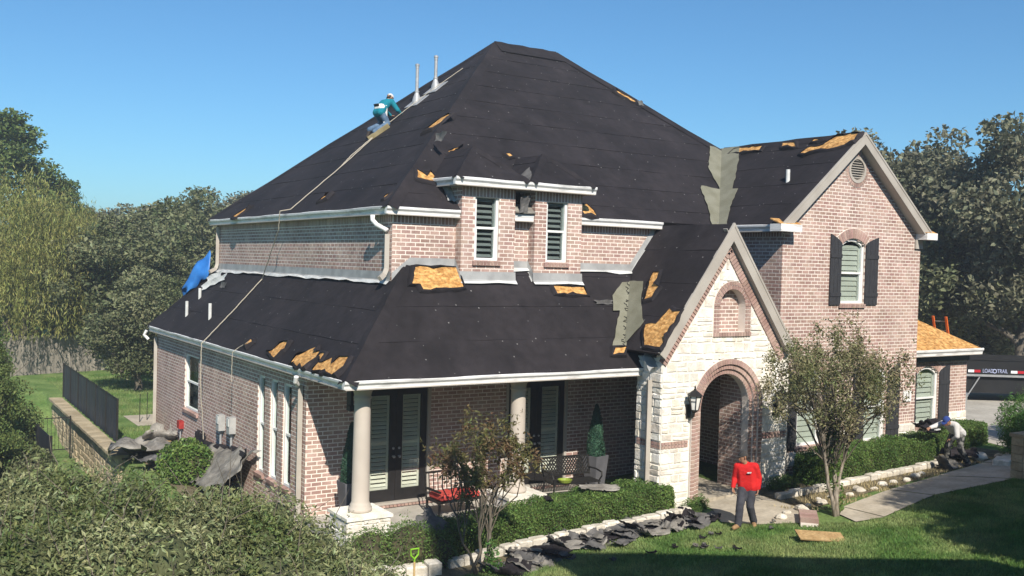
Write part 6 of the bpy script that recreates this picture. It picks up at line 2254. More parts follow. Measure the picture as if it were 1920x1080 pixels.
# wooden fences at the back
def plank_fence(label, a, b, h, mat, seed, wdt=0.15):
    a, b = V3((a[0], a[1], tz(*a))), V3((b[0], b[1], tz(*b)))
    t = thing("board_fence", label, "fence", a)
    rg = random.Random(seed)
    L = (b - a).length
    d = (b - a).normalized()
    n = V3((-d.y, d.x, 0)).normalized()
    for z in (0.4, h - 0.4): MB().bar(a + Z * z + n * 0.05, b + Z * z + n * 0.05, 0.05, 0.09).build("rail", MT[mat], t)
    s = 0
    while s < L:
        c = a + d * (s + wdt / 2)
        hh = h * rg.uniform(0.98, 1.02)
        MB().obox(c + Z * (hh / 2), d * (wdt / 2 - 0.006), n * 0.01, Z * hh / 2).build("board", MT[mat], t)
        s += wdt
plank_fence("weathered grey board fence across the back lawn under the weeping tree", (-8.0, 30.2), (2.6, 33.2), 1.75, "wood", 1)
plank_fence("new cedar board fence glimpsed behind the oaks left of the house", (2.7, 33.4), (9.5, 36.0), 1.9, "wood_new", 2)
for i, (x, y) in enumerate(((0.12, 17.1), (0.42, 17.4))):
    o = MB().tube([(x, y, 0), (x, y, 0.95)], 0.012, 6).build("stake", MT["iron"])
    tag(o, ("left of two thin black stakes on the back patio", "right of two thin black stakes on the back patio")[i], "stake", "stakes on the back patio")
rock("white stone at the end of the back lawn path", 3.6, 25.3, 0.28, 91, group=None)

# ------------------------------------------------------------------ porch furniture
# bench with a lattice back
t = thing("garden_bench", "black metal bench with a lattice back on the porch", "bench", (6.15, 1.15, FZ), -0.12)
m = MB()
for k in range(6): m.box(-0.62, 0.62, -0.25 + k * 0.085, -0.185 + k * 0.085, 0.42, 0.445)
parts = [("seat", m)]
for k in range(5): pass
m = MB()
m.bar((-0.62, 0.27, 0.50), (-0.62, 0.38, 0.92), 0.035, 0.03).bar((0.62, 0.27, 0.50), (0.62, 0.38, 0.92), 0.035, 0.03)
m.bar((-0.64, 0.38, 0.92), (0.64, 0.38, 0.92), 0.03, 0.045).bar((-0.62, 0.285, 0.53), (0.62, 0.285, 0.53), 0.03, 0.04)
for k in range(18):
    for sg in (-1, 1):
        x0_ = -0.62 + 1.24 * k / 17
        x1_ = x0_ + sg * 0.30
        f0, f1 = 0.0, 1.0
        if x1_ > 0.62: f1 = (0.62 - x0_) / (x1_ - x0_)
        if x1_ < -0.62: f1 = (-0.62 - x0_) / (x1_ - x0_)
        if f1 > 0.05:
            m.bar((x0_, 0.285, 0.53), (x0_ + (x1_ - x0_) * f1, 0.285 + 0.095 * f1, 0.53 + 0.38 * f1), 0.026, 0.016, up=(0, 1, 0))
parts.append(("backrest", m))
for nm, mb_ in parts: mb_.build(nm, MT["iron"], t, local=True)
for s in (-1, 1):
    for y in (-0.22, 0.26):
        m = MB().tube([(s * 0.58, y, 0.43), (s * 0.60, y * 1.05, 0.2), (s * 0.64, y * 1.25, 0)], 0.022, 6)
        m.build("leg", MT["iron"], t, local=True)
    MB().tube([(s * 0.62, 0.32, 0.66), (s * 0.64, 0.0, 0.67), (s * 0.64, -0.24, 0.64), (s * 0.63, -0.27, 0.56), (s * 0.6, -0.2, 0.44)], 0.02, 6).build("armrest", MT["iron"], t, local=True)
o = MB().lathe([(0.0, 0.46), (0.14, 0.47), (0.17, 0.53), (0.15, 0.53), (0.12, 0.485), (0, 0.48)], (0, 0, 0), 16).build("bowl", MT["bowl"])
o.location = (5.85, 1.02, FZ - 0.01)
tag(o, "yellow green bowl on the left end of the bench seat", "bowl")
# chair with red cushion
t = thing("patio_chair", "dark patio loveseat with red cushions behind the front crape myrtle", "chair", (3.15, 1.35, FZ), 0.05)
MB().box(-0.55, 0.55, -0.28, 0.28, 0.30, 0.34).build("seat", MT["iron"], t, local=True)
for s in (-1, 1):
    for y in (-0.25, 0.25): MB().box(s * 0.52 - .02, s * 0.52 + .02, y - .02, y + .02, 0, 0.31).build("leg", MT["iron"], t, local=True)
    m = MB().box(s * 0.52 - .025, s * 0.52 + .025, -0.27, 0.27, 0.52, 0.56)
    m.build("armrest", MT["iron"], t, local=True)
    c = MB().obox((s * 0.26, -0.02, 0.41), (0.24, 0, 0), (0, 0.26, 0), (0, 0, 0.065)).build("cushion", MT["cushion"], t, local=True)
    bv = c.modifiers.new("bevel", 'BEVEL')
    bv.width = 0.045
    bv.segments = 3
m = MB().bar((-0.53, 0.27, 0.34), (-0.53, 0.34, 0.85), 0.03, 0.03).bar((0.53, 0.27, 0.34), (0.53, 0.34, 0.85), 0.03, 0.03).bar((-0.53, 0.34, 0.85), (0.53, 0.34, 0.85), 0.03, 0.04)
for k in range(9): m.bar((-0.44 + k * 0.11, 0.28, 0.36), (-0.44 + k * 0.11, 0.34, 0.84), 0.015, 0.015)
m.build("backrest", MT["iron"], t, local=True)
# planters with cone topiary
def planter(label, x, y, hp, hc, seed, rz=0.0):
    t = thing("topiary_planter", label, "planter", (x, y, FZ), rz, "tall grey planters on the porch")
    m = MB()
    a, b = 0.15, 0.225
    m.add([(-a, -a, 0), (a, -a, 0), (a, a, 0), (-a, a, 0), (-b, -b, hp), (b, -b, hp), (b, b, hp), (-b, b, hp), (-b + .03, -b + .03, hp), (b - .03, -b + .03, hp), (b - .03, b - .03, hp), (-b + .03, b - .03, hp), (-b + .04, -b + .04, hp - .08), (b - .04, -b + .04, hp - .08), (b - .04, b - .04, hp - .08), (-b + .04, b - .04, hp - .08)],
          [(3, 2, 1, 0), (0, 1, 5, 4), (1, 2, 6, 5), (2, 3, 7, 6), (3, 0, 4, 7), (4, 5, 9, 8), (5, 6, 10, 9), (6, 7, 11, 10), (7, 4, 8, 11), (8, 9, 13, 12), (9, 10, 14, 13), (10, 11, 15, 14), (11, 8, 12, 15), (12, 13, 14, 15)])
    m.build("pot", MT["planter"], t, local=True)
    rg = np.random.default_rng(seed)
    n = 5200
    h = rg.uniform(0, 1, n) ** 1.3
    rad = 0.20 * (1 - h ** 2.2) ** 0.8 * (1 - 0.25 * h) * np.clip(h * 9 + 0.6, 0, 1) + 0.012
    an = rg.uniform(0, 2 * np.pi, n)
    rr_ = rad * (1 - 0.15 * rg.uniform(0, 1, n) ** 2) * (1 + 0.10 * np.sin(an * 3 + h * 9 + seed) + 0.06 * np.sin(an * 7 - h * 17))
    P = np.stack([rr_ * np.cos(an), rr_ * np.sin(an), hp - 0.04 + h * hc], -1) + rg.normal(size=(n, 3)) * 0.008
    V, F = leaves(rg, P, 0.032, 0.022, 0.1)
    npmesh("topiary", V, F, MT["leaf_top"], t)
    MB().lathe([(0.12, hp - 0.08), (0.165, hp + 0.03), (0.165, hp + hc * 0.25), (0.13, hp + hc * 0.55), (0.08, hp + hc * .78), (0.01, hp + hc * .92)], (0, 0, 0), 12).build("topiary_core", MT["leaf_top"], t, local=True)
planter("tall grey planter with cone topiary left of the first column", 0.93, 1.75, 0.82, 1.25, 3)
planter("tall grey planter with cone topiary behind the right end of the bench", 7.18, 1.62, 0.86, 1.25, 4, 0.2)

# ------------------------------------------------------------------ tools, ropes, tarp
x, y = -0.62, -4.05
z = tz(x, y) - 0.19
t = thing("shovel", "shovel with a lime green grip stuck upright in the bed", "shovel", (x, y, z))
MB().tube([(x, y, z + 0.1), (x + .005, y, z + 0.86)], 0.017, 8).build("handle", MT["ash"], t)
MB().tube([(x + .005, y, z + 0.84), (x + .005, y, z + .90), (x - .055, y, z + .96), (x - .06, y, z + 1.05), (x + .07, y, z + 1.05), (x + .065, y, z + .96), (x + .005, y, z + .90)], 0.014, 8).build("grip", MT["lime"], t)
MB().obox((x, y, z + 0.0), (0.11, 0, 0), (0, 0.012, 0), (0, 0, 0.15)).build("blade", MT["steel"], t)

def rope(label, pts, r=0.013, sag=0.0):
    P = []
    for a, b in zip(pts, pts[1:]):
        a, b = V3(a), V3(b)
        n = 10
        for k in range(n):
            f = k / n
            P.append(a.lerp(b, f) + Z * (-sag * 4 * f * (1 - f)) + V3((0.005 * math.sin(k * 2.1 + a.x), 0.005 * math.sin(k * 1.7 + a.y), 0)))
    P.append(V3(pts[-1]))
    return tag(MB().tube(P, r, 6).build("rope", MT["rope"]), label, "rope", "safety ropes")
def off(pl, x, y, h=0.07): return on(pl, x, y, h)
rope("long rope running down both roofs and hanging off the left gutter", [off(m_left, 4.15, 7.95), off(m_left, 3.2, 7.6), off(m_left, 1.62, 7.35), (1.30, 7.35, 6.78), (1.36, 7.6, 6.3), off(low_left, 1.55, 9.2), off(low_left, 0.75, 9.1), off(low_left, 0.05, 9.0, 0.1), (-0.15, 9.0, 3.3), (-0.16, 9.0, 2.3), (-0.02, 9.02, 0.4)])
rope("shorter rope doubled beside the long one just below the foam block", [off(m_left, 4.2, 8.05), off(m_left, 3.5, 7.9), off(m_left, 3.1, 7.62)])
rope("thin rope from the vent stacks down to the kneeling roofer", [off(m_left, 6.75, 7.6, .09), off(m_left, 5.95, 7.9, .1), off(m_left, 5.45, 8.15), off(m_left, 4.72, 8.2)], 0.010)
rope("thin cord over the left gutter near the torn patches", [off(low_left, 0.2, 6.1), off(low_left, 0.05, 6.35, .08), (-0.14, 6.4, 3.3), (-0.15, 6.4, 2.6)], 0.008)
# foam block under the roofer's knees
c = off(m_left, 4.36, 8.02, 0.06)
e2 = (m_left.s * 0.55 + m_left.e * 0.25).normalized()
o = MB().obox((0, 0, 0), e2 * 0.34, m_left.n.cross(e2) * 0.10, m_left.n * 0.05).build("foam_block", MT["plant_dry"])
o.location = c + m_left.n * 0.02
tag(o, "long tan foam block under the kneeling roofer on the steep slope", "foam block")
# blue tarp hanging over the back hip
vs, fs = [], []
n, m_ = 14, 8
for i in range(n + 1):
    f = i / n
    for j in range(m_ + 1):
        g = j / m_
        hx_ = 0.88 + 0.60 * f
        y_ = yb_ - hx_ / PF * PL_ + (g - 0.40) * (0.50 + 0.30 * f)
        zz = ZL + min(PL_ * hx_, PF * (yb_ - y_)) + 0.10 + 0.05 * math.sin(g * 11 + f * 4) + 0.05 * math.sin(f * 13 + g * 3)
        zz += (0.20 + 0.50 * math.sin(min(1.0, f * 1.25) * math.pi / 2)) * math.exp(-((g - .45) / .34) ** 4)
        vs.append((hx_ + 0.06 * math.sin(9 * g + 5 * f), y_, zz))
for i in range(n):
    for j in range(m_): fs.append((i * (m_ + 1) + j, i * (m_ + 1) + j + 1, (i + 1) * (m_ + 1) + j + 1, (i + 1) * (m_ + 1) + j))
o = MB().add(vs, fs).build("tarp", MT["tarp"], smooth=True)
s_ = o.modifiers.new("thickness", 'SOLIDIFY')
s_.thickness = 0.01
tag(o, "bright blue tarp draped over the back corner of the lower roof", "tarp")

# ------------------------------------------------------------------ ladder and trailer behind the low bay
t = thing("ladder", "orange ladder whose tips show above the bare plywood roof", "ladder", (21.55, 1.52, tz(21.55, 1.52)), -math.pi / 2)
for s in (-1, 1):
    MB().bar((s * 0.22, 0, 0), (s * 0.22, -1.0, 3.56), 0.07, 0.04).build("rail", MT["orange"], t, local=True)
for k in range(12):
    MB().bar((-0.22, -0.08 * k - 0.06, 0.29 * k + 0.22), (0.22, -0.08 * k - 0.06, 0.29 * k + 0.22), 0.03, 0.03).build("rung", MT["steel"], t, local=True)
# trailer: long black side facing the camera
tx, ty = px_at(1800, 37.5)
ta = math.atan2(-_rt2.y, _rt2.x) 
t = thing("trailer", "long black dump trailer with lettered side parked on the driveway", "trailer", (tx, ty, tz(tx, ty)), -ta - 0.05)
zt = 1.05
m = MB().box(-3.0, 6.0, 0, 0.06, zt, zt + 0.62).box(-3.0, 6.0, 2.1, 2.16, zt, zt + 0.62).box(-3, 6, 0, 2.16, zt - 0.05, zt)
m.build("bed", MT["trailer"], t, local=True)
MB().box(-3.02, 6.02, -0.05, 0.0, zt - 0.06, zt + 0.02).build("side_rail", MT["steel"], t, local=True)
MB().box(-3.02, 6.02, -0.03, 0.0, zt + 0.56, zt + 0.62).build("top_rail", MT["trailer"], t, local=True)
sp_ = MB().box(0.95, 1.92, -0.012, -0.004, zt + 0.06, zt + 0.26).build("name_strip", MT["trailer"], t, local=True)
text_mesh("LOAD", 0.21, 0.004, MT["sign_blue"], None, "lettering", Matrix.Translation((1.16, -0.018, zt + 0.155)) @ FRONT, sx=0.72).parent = sp_
text_mesh("TRAIL", 0.21, 0.004, MT["sign_blue"], None, "lettering", Matrix.Translation((1.70, -0.018, zt + 0.155)) @ FRONT, sx=0.72).parent = sp_
e_ = MB()
arc_plate(e_, V3((0, 0, 0)), X, -Y, 1.41, zt + 0.155, 0.055, 0.085, 0, 2 * math.pi, 16, 0.013, 0.02)
e_.build("emblem", MT["sign_blue"], sp_, local=True)
for a, b, mt in ((0.42, 0.64, "reflect_white"), (0.65, 0.88, "reflect_red"), (2.02, 2.26, "reflect_white"), (2.27, 2.55, "reflect_red")):
    MB().box(a, b, -0.016, -0.004, zt + 0.09, zt + 0.19).build("reflector", MT[mt], t, local=True)
MB().bar((0.45, -0.02, zt - 0.75), (0.85, -0.02, zt - 0.08), 0.05, 0.04).build("brace", MT["steel"], t, local=True)
for x_ in (3.3, 4.3):
    for y_ in (0.1, 2.06):
        w = MB()
        w.tube([(x_, y_ - .12, 0.38), (x_, y_ + .12, 0.38)], 0.38, 20)
        w.build("wheel", MT["rubber"], t, local=True)
MB().box(-2.8, 5.9, 0.10, 2.05, 0.34, zt - 0.06).build("frame", MT["trailer"], t, local=True)  # black box stands in for the shade beneath the bed
# grey bin beside the trailer
t = thing("rubbish_bin", "pale grey bin by the corner of the low bay, in front of the trailer", "bin", (22.2, 1.9, tz(22.2, 1.9)))
MB().lathe([(0.27, 0.02), (0.34, 0.95), (0.36, 0.95), (0.36, 1.0)], (0, 0, 0), 14).build("body", MT["meter"], t, local=True)
MB().lathe([(0.37, 1.0), (0.36, 1.05), (0.1, 1.1)], (0, 0, 0), 14).build("lid", MT["steel"], t, local=True)

px_, py_ = px_at(1944, 23.5)
t = thing("stone_pillar", "low brown stone pillar cut off by the right edge of the picture", "pillar", (px_, py_, tz(px_, py_)))
rp = random.Random(6)
MB().box(px_ - .28, px_ + .28, py_ - .28, py_ + .28, tz(px_, py_) - .1, tz(px_, py_) + 1.0).build("pillar_core", MT["block"], t)
for c in range(5):
    for k in range(2):
        a = px_ - .30 + k * .30 + (0.0 if c % 2 else 0)
        MB().box(a + .006, a + .294, py_ - .31, py_ - .26, tz(px_, py_) + c * .2 + .008, tz(px_, py_) + c * .2 + .192).build("stone", MT["block"], t)
        b = py_ - .30 + k * .30
        MB().box(px_ - .31, px_ - .26, b + .006, b + .294, tz(px_, py_) + c * .2 + .008, tz(px_, py_) + c * .2 + .192).build("stone", MT["block"], t)
MB().box(px_ - .34, px_ + .34, py_ - .34, py_ + .34, tz(px_, py_) + 1.0, tz(px_, py_) + 1.08).build("cap_stone", MT["block"], t)
# ------------------------------------------------------------------ people
def capsule(mb, p, q, r0, r1, seg=12):
    p, q = V3(p), V3(q)
    t = (q - p)
    L = t.length
    t = t.normalized() if L > 1e-6 else V3((0, 0, 1))
    ref = t.orthogonal().normalized()
    b = t.cross(ref)
    rings = []
    for k in range(4):
        a = math.pi / 2 * (1 - k / 3)
        rings.append((p - t * r0 * math.sin(a), max(1e-4, r0 * math.cos(a))))
    for k in range(4):
        a = math.pi / 2 * k / 3
        rings.append((q + t * r1 * math.sin(a), max(1e-4, r1 * math.cos(a))))
    vs, fs = [], []
    for c, r in rings:
        for i in range(seg):
            a = 2 * math.pi * i / seg
            vs.append(c + (ref * math.cos(a) + b * math.sin(a)) * r)
    for k in range(len(rings) - 1):
        for i in range(seg): fs.append((k * seg + i, k * seg + (i + 1) % seg, (k + 1) * seg + (i + 1) % seg, (k + 1) * seg + i))
    fs.append(tuple(range(seg - 1, -1, -1)))
    fs.append(tuple(range((len(rings) - 1) * seg, len(rings) * seg)))
    mb.add(vs, fs)

def skin_mesh(name, mb, mat, parent, voxel, smooth_it=4, wrinkle=0.0):
    """fuse overlapping shapes into one continuous surface"""
    tmp = bpy.data.objects.new("tmp", mb.mesh("tmp"))
    COL.objects.link(tmp)
    rm = tmp.modifiers.new("r", 'REMESH')
    rm.mode = 'VOXEL'
    rm.voxel_size = voxel
    s = tmp.modifiers.new("s", 'SMOOTH')
    s.factor = 0.5
    s.iterations = smooth_it
    dg = bpy.context.evaluated_depsgraph_get()
    dg.update()
    me = bpy.data.meshes.new_from_object(tmp.evaluated_get(dg))
    bpy.data.objects.remove(tmp)
    me.name = name
    me.materials.clear()
    if wrinkle:
        for v in me.vertices:
            n = mnoise.noise(V3((v.co.x * 9, v.co.y * 9, v.co.z * 16))) + 0.6 * mnoise.noise(v.co * 26)
            v.co += v.normal * n * wrinkle
    return link(name, me, mat, parent, True)

def chain(mb, pts, rs, seg=12):
    for (p, q), (a, b) in zip(zip(pts, pts[1:]), zip(rs, rs[1:])): capsule(mb, p, q, a, b, seg)

def hand(mb, wrist, d, palm_n, side, size=0.17, curl=0.5):
    """d = direction of the fingers, palm_n = palm normal, side=+1/-1 where the thumb is along d x n"""
    wrist, d, n = V3(wrist), V3(d).normalized(), V3(palm_n)
    n = (n - d * n.dot(d)).normalized()
    w = d.cross(n) * side
    pl_ = size * 0.52
    for k in range(4):
        o = w * (0.030 - 0.020 * k)
        kn = wrist + d * pl_ + o
        capsule(mb, wrist + d * 0.02 + o * 0.6, kn, 0.015, 0.0125, 8)
        ln = size * (0.44, 0.5, 0.46, 0.36)[k]
        c1 = kn + (d * math.cos(curl) + n * math.sin(curl)) * ln * 0.5
        c2 = c1 + (d * math.cos(curl * 2.2) + n * math.sin(curl * 2.2)) * ln * 0.5
        capsule(mb, kn, c1, 0.0115, 0.0105, 8)
        capsule(mb, c1, c2, 0.0105, 0.0085, 8)
    t0 = wrist + d * size * 0.16 + w * 0.028
    t1 = t0 + (d * 0.7 + w * 0.6 + n * 0.3).normalized() * size * 0.24
    t2 = t1 + (d * 0.9 + w * 0.1 + n * 0.4).normalized() * size * 0.18
    capsule(mb, t0, t1, 0.015, 0.012, 8)
    capsule(mb, t1, t2, 0.012, 0.009, 8)

def head(mb, c, f, u, r=0.105):
    """skull, jaw, nose, ears; f = face direction, u = up"""
    c, f, u = V3(c), V3(f).normalized(), V3(u)
    u = (u - f * u.dot(f)).normalized()
    s = f.cross(u)
    capsule(mb, c - f * 0.018 + u * 0.03, c + f * 0.022 + u * 0.03, 0.084, 0.076)
    capsule(mb, c + f * 0.030 - u * 0.02, c + f * 0.038 - u * 0.075, 0.066, 0.044)
    capsule(mb, c + f * 0.09 + u * 0.02, c + f * 0.112 - u * 0.02, 0.011, 0.016, 8)
    capsule(mb, c + f * 0.083 - u * 0.052, c + f * 0.088 - u * 0.056, 0.018, 0.016, 8)
    for k in (-1, 1):
        capsule(mb, c + s * k * 0.082 + u * 0.02, c + s * k * 0.08 - u * 0.025, 0.018, 0.013, 8)
        capsule(mb, c + f * 0.075 + s * k * 0.035 + u * 0.045, c + f * 0.08 + s * k * 0.012 + u * 0.043, 0.012, 0.012, 8)
    return c, f, u, s

def face_bits(parent, c, f, u, s):
    for k in (-1, 1):
        MB().ball(c + f * 0.089 + s * k * 0.032 + u * 0.024, 0.009, 0.009, 0.007, 8, 6).build("eye", MT["ink"], parent, local=True)
    MB().obox(c + f * 0.104 - u * 0.055, s * 0.022, f * 0.004, u * 0.004).build("mouth", MT["redbox"], parent, local=True)

def cap(parent, c, f, u, s, mat, brim=True):
    m = MB()
    vs, fs = [], []
    n, k_ = 6, 16
    for i in range(n + 1):
        a = math.pi / 2 * i / n
        for k in range(k_):
            b = 2 * math.pi * k / k_
            p = c + u * (0.035 + 0.098 * math.sin(a)) + (f * math.cos(b) * 0.107 + s * math.sin(b) * 0.094) * math.cos(a) - f * 0.004
            vs.append(p)
    for i in range(n):
        for k in range(k_): fs.append((i * k_ + k, i * k_ + (k + 1) % k_, (i + 1) * k_ + (k + 1) % k_, (i + 1) * k_ + k))
    m.add(vs, fs)
    cp = m.build("cap", MT[mat], parent, smooth=True, local=True)
    if brim:
        m = MB()
        top = [c + u * 0.042 + f * (0.085 + 0.085 * math.cos(a)) + s * 0.082 * math.sin(a) - u * 0.02 * math.cos(a) for a in np.linspace(-math.pi / 2, math.pi / 2, 9)]
        m.prism(top, u * 0.009)
        m.build("brim", MT[mat], cp, local=True)
    return cp

def figure(label, loc, rz, P, mats, capmat, group=None, scale=1.0, hands=(0.5, 0.5), brim=True):
    """P: joints in the person's own frame (x = their left, y = facing, z = up)"""
    t = thing("person", label, "person", loc, rz, group)
    t.scale = (scale,) * 3
    P = {k: (-v[0], v[1], v[2]) for k, v in P.items()}     # +x below is the left side
    J = {k: V3(v) for k, v in P.items()}
    up = (J["neck"] - J["pelvis"]).normalized()
    side = (J["shL"] - J["shR"]).normalized()
    fw = side.cross(up) * -1
    if fw.dot(V3(P["face"])) < 0 and False: fw = -fw
    body = MB()
    # continuous body
    mid = J["pelvis"].lerp(J["neck"], 0.5)
    for k in (-1, 1):
        capsule(body, J["pelvis"] + side * k * 0.07, mid + side * k * 0.075, 0.10, 0.10)
        capsule(body, mid + side * k * 0.075, J["neck"] - up * 0.12 + side * k * 0.09, 0.105, 0.105)
    capsule(body, J["neck"] - up * 0.06, J["head"] - V3(P["hup"]) * 0.05, 0.062, 0.055)
    for s in "LR":
        chain(body, [J["neck"] - up * 0.05, J["sh" + s], J["el" + s], J["wr" + s]], [0.07, 0.062, 0.045, 0.03])
        chain(body, [J["hip" + s], J["kn" + s], J["an" + s]], [0.095, 0.062, 0.042])
        capsule(body, J["an" + s] - V3((0, 0, .03)), J["toe" + s], 0.045, 0.04)
        d = J["hd" + s] - J["wr" + s]
        hand(body, J["wr" + s], d, V3(P.get("palm" + s, (0, 0.3, 0) if True else 0)), -1 if s == "R" else 1, 0.175, hands[0 if s == "L" else 1])
    c, f, u, sd = head(body, J["head"], P["face"], P["hup"])
    bo = skin_mesh("body", body, MT["skin"], t, 0.0085, 3)
    face_bits(t, c, f, u, sd)
    cap(t, c, f, u, sd, capmat, brim)
    m = MB()
    # cropped hair below the cap
    for k in np.linspace(-1, 1, 7):
        capsule(m, c - f * (0.075 - 0.03 * abs(k)) + sd * 0.075 * k + u * 0.035, c - f * (0.082 - 0.03 * abs(k)) + sd * 0.07 * k - u * 0.03, 0.022, 0.018, 8)
    skin_mesh("hair", m, MT["cap_dark"], t, 0.01, 2)
    # shirt
    m = MB()
    for k in (-1, -0.5, 0, 0.5, 1):
        capsule(m, J["pelvis"] - up * 0.02 + side * k * 0.085, mid + side * k * 0.085, 0.127, 0.120)
        capsule(m, mid + side * k * 0.085, J["neck"] - up * 0.125 + side * k * 0.10, 0.122, 0.114)
    capsule(m, J["neck"] - up * 0.09, J["neck"] - up * 0.03, 0.085, 0.073)
    for s in "LR":
        e = J["el" + s].lerp(J["wr" + s], 0.92)
        chain(m, [J["neck"] - up * 0.075, J["sh" + s], J["el" + s], e], [0.088, 0.082, 0.066, 0.048])
    sh = skin_mesh("shirt", m, MT[mats[0]], t, 0.014, 5, 0.0035)
    # trousers
    m = MB()
    for s in "LR":
        k = 1 if s == "L" else -1
        capsule(m, J["pelvis"] + side * k * 0.05, J["hip" + s], 0.115, 0.112)
        chain(m, [J["hip" + s], J["kn" + s], J["an" + s] + V3((0, 0, 0.01))], [0.112, 0.085, 0.078])
    capsule(m, J["pelvis"] - side * 0.06 + up * 0.02, J["pelvis"] + side * 0.06 + up * 0.02, 0.116, 0.116)
    skin_mesh("trousers", m, MT[mats[1]], t, 0.014, 5, 0.005)
    for s in "LR":
        m = MB()
        hp = J["an" + s] - (J["toe" + s] - J["an" + s]).normalized() * 0.02
        capsule(m, hp - V3((0, 0, 0.025)), J["toe" + s], 0.056, 0.047)
        capsule(m, hp, hp + (J["kn" + s] - J["an" + s]).normalized() * 0.07, 0.052, 0.05)
        skin_mesh("boot", m, MT[mats[2]], t, 0.012, 2)
    return t, J, sh

# man in red, walking across the entry path
man = dict(pelvis=(0.01, 0, 0.88), neck=(-0.035, 0.05, 1.37), head=(-0.075, 0.095, 1.49), face=(-0.80, 0.58, -0.20), hup=(-0.08, 0.05, 1),
           shL=(0.155, 0.04, 1.315), shR=(-0.205, 0.06, 1.275), elL=(0.225, -0.06, 1.06), wrL=(0.225, -0.02, 0.83), hdL=(0.22, 0.02, 0.73),
           elR=(-0.262, 0.02, 1.03), wrR=(-0.262, 0.15, 0.84), hdR=(-0.25, 0.21, 0.755), palmL=(-1, 0.2, 0), palmR=(1, 0.2, 0),
           hipL=(0.09, -0.01, 0.86), hipR=(-0.075, 0.02, 0.855), knL=(0.08, 0.04, 0.47), knR=(-0.10, 0.17, 0.49), anL=(0.12, -0.17, 0.10), anR=(-0.12, 0.20, 0.09),
           toeL=(0.17, -0.03, 0.045), toeR=(-0.17, 0.37, 0.05))
mx, my = 7.80, -2.66
# facing the camera, turned a little towards the porch
fx, fy = -0.86, -0.51
t, J, sh = figure("man in a bright red long sleeved shirt and black cap walking past the entry", (mx, my, tz(mx, my)), math.atan2(-fx, fy), man, ("red", "slate_cloth", "boot_tan"), "cap_dark", scale=0.985)
# small white crest on the chest
m = MB()
c0 = V3((-0.075, 0.178, 1.19))
for k, (dx, dz, w, h) in enumerate(((-.02, .012, .02, .006), (0.012, .006, .026, .006), (0.03, -.006, .018, .008), (-.004, -.008, .03, .004))):
    m.obox(c0 + V3((dx, -0.008, dz)), (w, 0, -0.15 * w), (0, 0.012, 0), (0, 0, h * 0.8))
m.build("chest_mark", MT["white_cloth"], sh, local=True)

# man bending over by the wing hedge
bend = dict(pelvis=(0, -0.10, 0.86), neck=(0.02, 0.30, 1.14), head=(0.03, 0.41, 1.19), face=(0.05, 0.80, -0.62), hup=(0, 0.62, 0.8),
            shL=(0.19, 0.25, 1.08), shR=(-0.17, 0.26, 1.10), elL=(0.27, 0.30, 0.82), wrL=(0.10, 0.24, 0.72), hdL=(0.0, 0.28, 0.70),
            elR=(-0.24, 0.50, 1.02), wrR=(-0.20, 0.76, 1.00), hdR=(-0.18, 0.86, 0.99), palmL=(0, 0, -1), palmR=(0, 0, -1),
            hipL=(0.09, -0.08, 0.84), hipR=(-0.09, -0.08, 0.84), knL=(0.19, 0.05, 0.47), knR=(-0.16, 0.08, 0.48), anL=(0.30, -0.14, 0.09), anR=(-0.22, -0.02, 0.09),
            toeL=(0.36, 0.04, 0.045), toeR=(-0.24, 0.16, 0.045))
bx_, by_ = 16.42, -1.78
fx, fy = -0.97, 0.05
t3, J3, s3 = figure("man in a pale grey hooded top and blue cap bending over beside the wing hedge", (bx_, by_, tz(bx_, by_)), math.atan2(-fx, fy), bend, ("pale_cloth", "camo", "leather"), "cap_blue", scale=1.0)
o = scrap("black felt sheet with a white edge held up by the bending man", 15.75, -1.35, .75, .5, .1, 70, "felt", amp=0.06, fold=.1, zoff=0.93, group=None, tilt=(0.35, 0.1))
o = MB().obox((0, 0, 0), (0.13, 0.02, 0), (0, 0.03, 0), (0, 0.0, 0.012)).build("felt_edge", MT["flash_white"], None)
o.location = (15.72, -1.72, tz(15.7, -1.7) + 1.0)
tag(o, "short white strip along the edge of the felt held by the bending man", "roofing scrap")

# roofer kneeling on the left slope, back to the camera
base = on(m_left, 4.42, 8.35, 0.0)
# local frame: y = facing up the slope, z = up; slope rises along +x in the world
sl_ = PM
kneel = dict(pelvis=(0, 0.05, 0.62), neck=(0.02, 0.36, 0.99), head=(0.06, 0.46, 1.07), face=(-0.1, 0.85, -0.5), hup=(0, 0.5, 0.85),
             shL=(0.19, 0.34, 0.93), shR=(-0.17, 0.34, 0.93), elL=(0.30, 0.50, 0.72), wrL=(0.28, 0.68, 0.62), hdL=(0.26, 0.77, 0.62),
             elR=(-0.28, 0.48, 0.70), wrR=(-0.22, 0.66, 0.61), hdR=(-0.20, 0.75, 0.62), palmL=(0, 0, -1), palmR=(0, 0, -1),
             hipL=(0.09, 0.05, 0.60), hipR=(-0.09, 0.05, 0.60), knL=(0.16, 0.30, 0.34), knR=(-0.15, 0.24, 0.30), anL=(0.14, -0.16, 0.10), anR=(-0.16, -0.20, 0.02),
             toeL=(0.14, -0.24, -0.10), toeR=(-0.16, -0.28, -0.16))
t2, J2, s2 = figure("roofer in a teal shirt and jeans kneeling on the steep left slope", tuple(base), math.radians(-78), kneel, ("teal", "denim", "leather"), "pale_cloth", scale=1.0, brim=False)
m = MB()
capsule(m, J2["pelvis"] - V3((0.08, -0.02, -0.115)), J2["pelvis"] + V3((0.08, 0.02, 0.115)), 0.118, 0.118)
skin_mesh("undershirt", m, MT["white_cloth"], t2, 0.014, 3)
m = MB()
m.obox(J2["pelvis"] + V3((0, -0.10, 0.18)), (0.10, 0, 0), (0, 0.012, 0.01), (0, -0.02, 0.028))
m.build("belt", MT["cap_dark"], t2, local=True)

